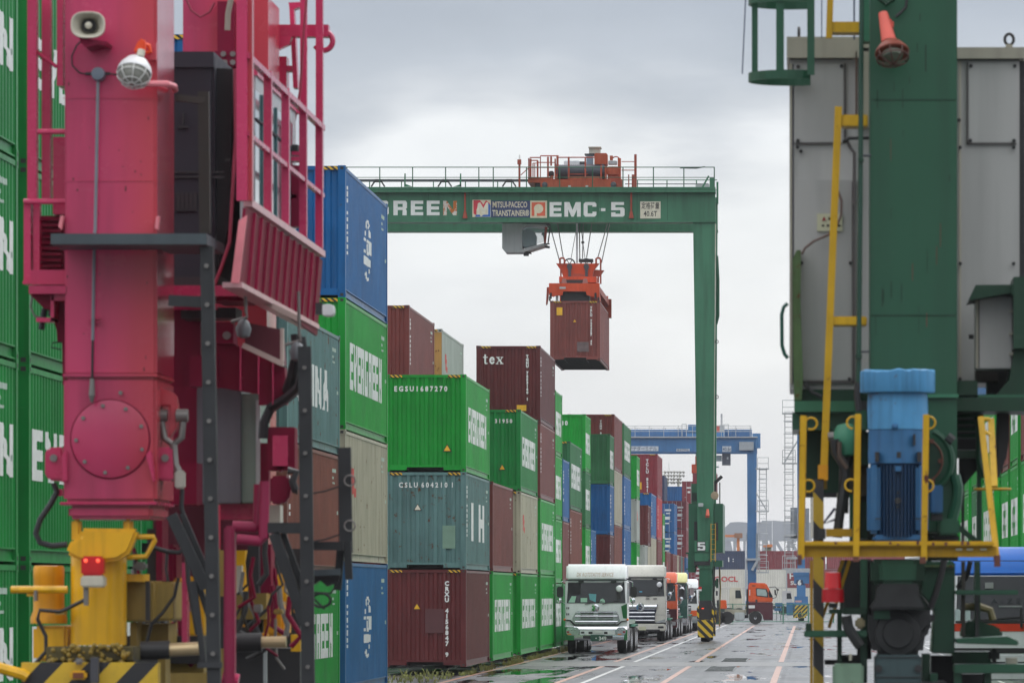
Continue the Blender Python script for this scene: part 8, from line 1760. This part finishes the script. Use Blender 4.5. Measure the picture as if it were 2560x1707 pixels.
    B(8, 270, 290, 310, 385, YG_ - .03, YG_ + .05, 'rusty_foot', plain('dark rust', (.06, .012, .008), .7)); B(8, 780, 305, 835, 355, YG_ - .03, YG_ + .05, 'rusty_foot', plain('dark rust', (.06, .012, .008), .7)); B(8, 1395, 310, 1450, 370, YG_ - .03, YG_ + .05, 'rusty_foot', plain('dark rust', (.06, .012, .008), .7)); B(8, 2080, 295, 2135, 400, YG_, YG_ + .1, 'rusty_foot', plain('dark rust', (.06, .012, .008), .7))
    for x in (1755, 1855, 1980): B(8, x - 28, 232, x + 28, 250, YG_ + .02, YG_ + .05, 'reflector', plain('dull reflector', (.35, .35, .25), .4))
    random.seed(9)
    for k in range(8): x = random.uniform(300, 1700); B(7, x, 1428 + random.uniform(-12, 12), x + 22, 1446 + random.uniform(-8, 12), YG_ - .024, YG_ - .02, 'rust_patch', plain('dark rust', (.06, .012, .008), .7))
    B(8, 660, 345, 1500, 800, 51.5, 51.8, 'back_plate', plain('dim green black plate', (.012, .022, .016), .7)); B(7, 640, 1060, 1480, 1420, 51.5, 51.8, 'back_plate', plain('dim green black plate', (.012, .022, .016), .7))
    B(7, 690, 235, 800, 440, 51.55, 52.3, 'sill_beam', dg2); B(7, 1250, 1365, 1490, 1570, 51.4, 51.7, 'back_plate', plain('dim green black plate', (.012, .022, .016), .7))
    # striped post and red beacon
    B(7, 392, 820, 470, 940, 50.0, 50.15, 'post_head', ylo); 
    a = g(8, 415, 0)[0]; b_ = g(8, 512, 0)[0]; MB().box(X(a, 50.0), X(b_, 50.0), 50.0, 50.16, .35, Z(g(7, 0, 930)[1], 50)).build('striped_post', stripes('post stripes', (.42, .27, .01), (.012, .012, .014), 1.9, (1.1, 0, 1), .5, grime=.6), t)
    MB().box(X(a - 8, 50.0), X(a - 1, 50.0), 50.0, 50.2, .35, Z(1400, 50)).build('post_edge', yld, t)
    for k_ in (0, 1): MB().beam(P(*g(8, 690 + k_ * 60, 340), 50.3), P(*g(8, 465 + k_ * 95, 960), 50.3), .03, .05, up=(0, 1, 0)).build('yellow_brace', yld, t)
    B(7, 455, 1320, 660, 1382, 49.9, 50.2, 'yellow_block', yld); B(7, 392, 1318, 452, 1400, 49.95, 50.1, 'dark_recess', blk)
    bq = P(*g(8, 597, 0), 49.5); zz = lambda y: Z(g(8, 0, y)[1], 49.5)
    bo = MB().lathe((bq.x, 49.5, 0), [(.01, zz(448)), (.072, zz(452)), (.080, zz(600)), (.01, zz(601))], 24, 'z').build('beacon', plain('red beacon dome', (.62, .004, .006), .15, coat=1), t, True); MB().lathe((bq.x, 49.5, 0), [(.01, zz(600)), (.098, zz(606)), (.100, zz(725)), (.01, zz(728))], 24, 'z').build('beacon_base', plain('dark red base', (.42, .002, .010), .35), bo, True); B(8, 560, 735, 640, 780, 49.5, 49.7, 'beacon_bracket', ga_, bo)
    # lower machinery
    B(8, 850, 330, 912, 1470, 49.9, 50.2, 'frame_post', dg, k2=8); B(8, 912, 330, 950, 1250, 50.3, 50.4, 'dark_recess', blk); B(8, 700, 340, 850, 780, 50.3, 50.6, 'dark_recess', ga_)
    B(8, 945, 330, 1440, 560, 49.5, 50.5, 'gear_housing', dg2, bevel=.03); G([(8, 1015, 345), (8, 1370, 345), (8, 1355, 555), (8, 1030, 555)][::-1], 49.35, 49.5, 'gear_cover', dg, bevel=.03)
    G([(8, 1005, 556), (8, 1385, 556), (8, 1400, 690), (8, 1450, 790), (8, 930, 795), (8, 990, 700)][::-1], 49.25, 50.3, 'greasy_flare', ga_, bevel=.02); G([(8, 915, 800), (8, 1535, 800), (8, 1530, 930), (8, 1450, 1000), (8, 1420, 1210), (8, 975, 1210), (8, 915, 1000)][::-1], 49.6, 50.4, 'brake_housing', ga_, bevel=.04)
    p_ = P(*g(8, 1195, 1010), 49.5); MB().lathe((p_.x, 49.5, p_.z), [(.01, 0), (.13, .005), (.14, .04), (.20, .05), (.21, .12)], 30, 'y').build('wheel_hub', ga_, t, True)
    B(8, 985, 1210, 1410, 1560, 49.4, 50.4, 'axle_block', paint('blue grey axle paint', (.045, .075, .08), .5, .4, .7), bevel=.02); B(8, 975, 805, 1120, 880, 49.5, 49.6, 'bracket', dg)
    for x in (1015, 1380): p_ = P(*g(8, x, 1335), 49.4); MB().cyl(p_, p_ - Vector((0, .03, 0)), .035, 8).build('bolt', blk, t)
    for y in (1228, 1410): B(8, 985, y, 1410, y + 8, 49.39, 49.4, 'block_seam', blk)
    G([(8, 1440, 350), (8, 1720, 350), (8, 1715, 1200), (8, 1500, 1195), (8, 1530, 800), (8, 1400, 640)][::-1], 50.1, 50.9, 'side_panel', dg, bevel=.015); B(8, 1440, 385, 1710, 402, 50.0, 50.1, 'panel_flange', mos)
    T([(8, 1620, 340), (8, 1590, 480), (8, 1530, 680), (8, 1490, 780)], 49.7, .03, 'cable', blk); T([(8, 1860, 350), (8, 1830, 480), (8, 1740, 600)], 50.5, .025, 'cable', blk)
    B(8, 330, 985, 910, 1048, 49.6, 49.9, 'step_arm', dg, bevel=.01); B(8, 345, 918, 400, 985, 49.6, 49.8, 'step_arm', dg2); B(8, 690, 775, 905, 840, 49.7, 49.9, 'step_arm', dg2); B(8, 560, 790, 700, 830, 49.9, 50.1, 'step_arm', dg2)
    B(8, 635, 830, 680, 1470, 49.9, 50.1, 'frame_post', dg2); B(8, 520, 1255, 640, 1300, 50.2, 50.5, 'dark_recess', blk); B(8, 595, 1292, 880, 1600, 49.4, 49.9, 'valve_box', paint('pale rusty green box', (.17, .27, .19), .5, .8, .6, scale=2), bevel=.02)
    T([(8, 720, 850), (8, 740, 960), (8, 800, 1060), (8, 850, 1130)], 49.5, .05, 'hose', ga_); B(8, 800, 870, 890, 970, 49.6, 49.8, 'fitting', plain('dull brass fitting', (.25, .22, .12), .5), bevel=.02); B(8, 715, 1200, 800, 1260, 49.6, 49.8, 'gauge', creamp, bevel=.03); B(8, 820, 1060, 910, 1290, 50, 50.3, 'valve_block', ga_); B(8, 655, 1210, 900, 1290, 50.1, 50.4, 'dark_recess', blk)
    B(8, 1720, 615, 2300, 658, 49.9, 50.1, 'arm', dg, bevel=.008); G([(8, 1720, 1060), (8, 2200, 1040), (8, 2305, 1085), (8, 2300, 1122), (8, 1735, 1105)][::-1], 49.6, 50.4, 'table_plate', dg, bevel=.01)
    B(8, 1780, 350, 1812, 1040, 50.0, 50.2, 'tray_post', plain('dark brown post', (.02, .018, .012), .6)); B(8, 1898, 350, 1950, 1050, 50.3, 50.5, 'tray_post', dg2); B(8, 1905, 660, 1938, 1050, 50.2, 50.28, 'tray_post', blk)
    G([(8, 1770, 1060), (8, 1780, 940), (8, 1860, 880), (8, 2080, 940), (8, 2150, 980), (8, 2160, 1060)][::-1], 50.6, 51, 'reel_cover', dg2, bevel=.02); T([(8, 1780, 770), (8, 1950, 770), (8, 2040, 800), (8, 2065, 890)], 50.4, .035, 'bent_pipe', plain('olive pipe', (.13, .11, .04), .6))
    B(8, 1700, 1180, 2050, 1290, 50.6, 51.2, 'lower_frame', dg2); B(8, 1712, 1295, 2600, 1380, 49.7, 50.3, 'lower_frame', dg, bevel=.01); B(8, 1712, 1380, 1780, 1600, 49.8, 50.2, 'lower_frame', dg); B(8, 1990, 1380, 2052, 1600, 49.8, 50.3, 'lower_frame', dg2); B(8, 1490, 1380, 1560, 1600, 49.9, 50.3, 'lower_frame', dg)
    B(8, 1420, 1200, 1490, 1600, 50, 50.5, 'lower_frame', dg2); B(8, 1500, 1215, 1712, 1600, 50.9, 51.3, 'dark_recess', blk); B(8, 1780, 1385, 1990, 1600, 50.9, 51.3, 'dark_recess', ga_); B(8, 2030, 1150, 2130, 1280, 50.1, 50.3, 'pump', ga_, bevel=.03); B(8, 2190, 1235, 2290, 1290, 50, 50.2, 'small_box', lgb)
    # right of the leg: springs, bracing, black tube
    for k in range(4): MB().ring(P(*g(7, 1560, 440 + k * 52), 51.0), .14, .02, 'z', 18, 6).build('spring_coil', dg2, t)
    B(7, 1480, 405, 1640, 700, 51.6, 51.9, 'dark_recess', blk); B(7, 1480, 705, 1650, 765, 50.8, 51.1, 'brace_beam', dg2); G([(7, 1500, 770), (7, 1640, 770), (7, 1640, 860), (7, 1540, 980), (7, 1480, 1090), (7, 1500, 900)][::-1], 51.2, 51.5, 'brace_plate', blk)
    T([(7, 1640, 440), (7, 1655, 620), (7, 1655, 800), (7, 1700, 920)], 50.7, .03, 'hose', dg2); B(7, 1640, 560, 1672, 1430, 51.1, 51.3, 'frame_post', dg2); B(7, 1520, 850, 1540, 1430, 51.2, 51.4, 'frame_post', blk)
    MB().beam(P(*g(7, 1480, 1300), 50.8), P(*g(7, 1640, 1425), 50.8), .05).build('brace_beam', dg2, t)
    G([(7, 1800, 400), (7, 1892, 400), (7, 1892, 620), (7, 1870, 760), (7, 1810, 930), (7, 1780, 930), (7, 1790, 700)][::-1], 51, 51.4, 'hanging_hose', blk, bevel=.03)
    # wheels below the frame
    for yy in (49.6, 51.2): wheel(t, (.96, yy, .62), .62, .42)
    MB().box(.7, 1.25, 49.3, 51.5, .9, Z(1705, 49.4)).build('bogie_frame', blk, t)
    # far half of the crane: second leg, sill and top beam going right
    MB().box(.56, 1.4, 57, 58, 1.0, 12).build('leg', dg, t) if False else None
green()
# ---------------------------------------------------------------- damp air
hz = bpy.data.materials.new('haze'); hz.use_nodes = True; t_ = hz.node_tree; t_.nodes.clear()
pv = t_.nodes.new('ShaderNodeVolumePrincipled'); pv.inputs['Color'].default_value = (.93, .95, 1, 1); pv.inputs['Density'].default_value = .0001; pv.inputs['Anisotropy'].default_value = .2
ou = t_.nodes.new('ShaderNodeOutputMaterial'); t_.links.new(pv.outputs[0], ou.inputs['Volume'])
solo(MB().box(-2600, 2600, -80, 6100, -1, 60), 'haze', hz, None, None, kind='stuff')
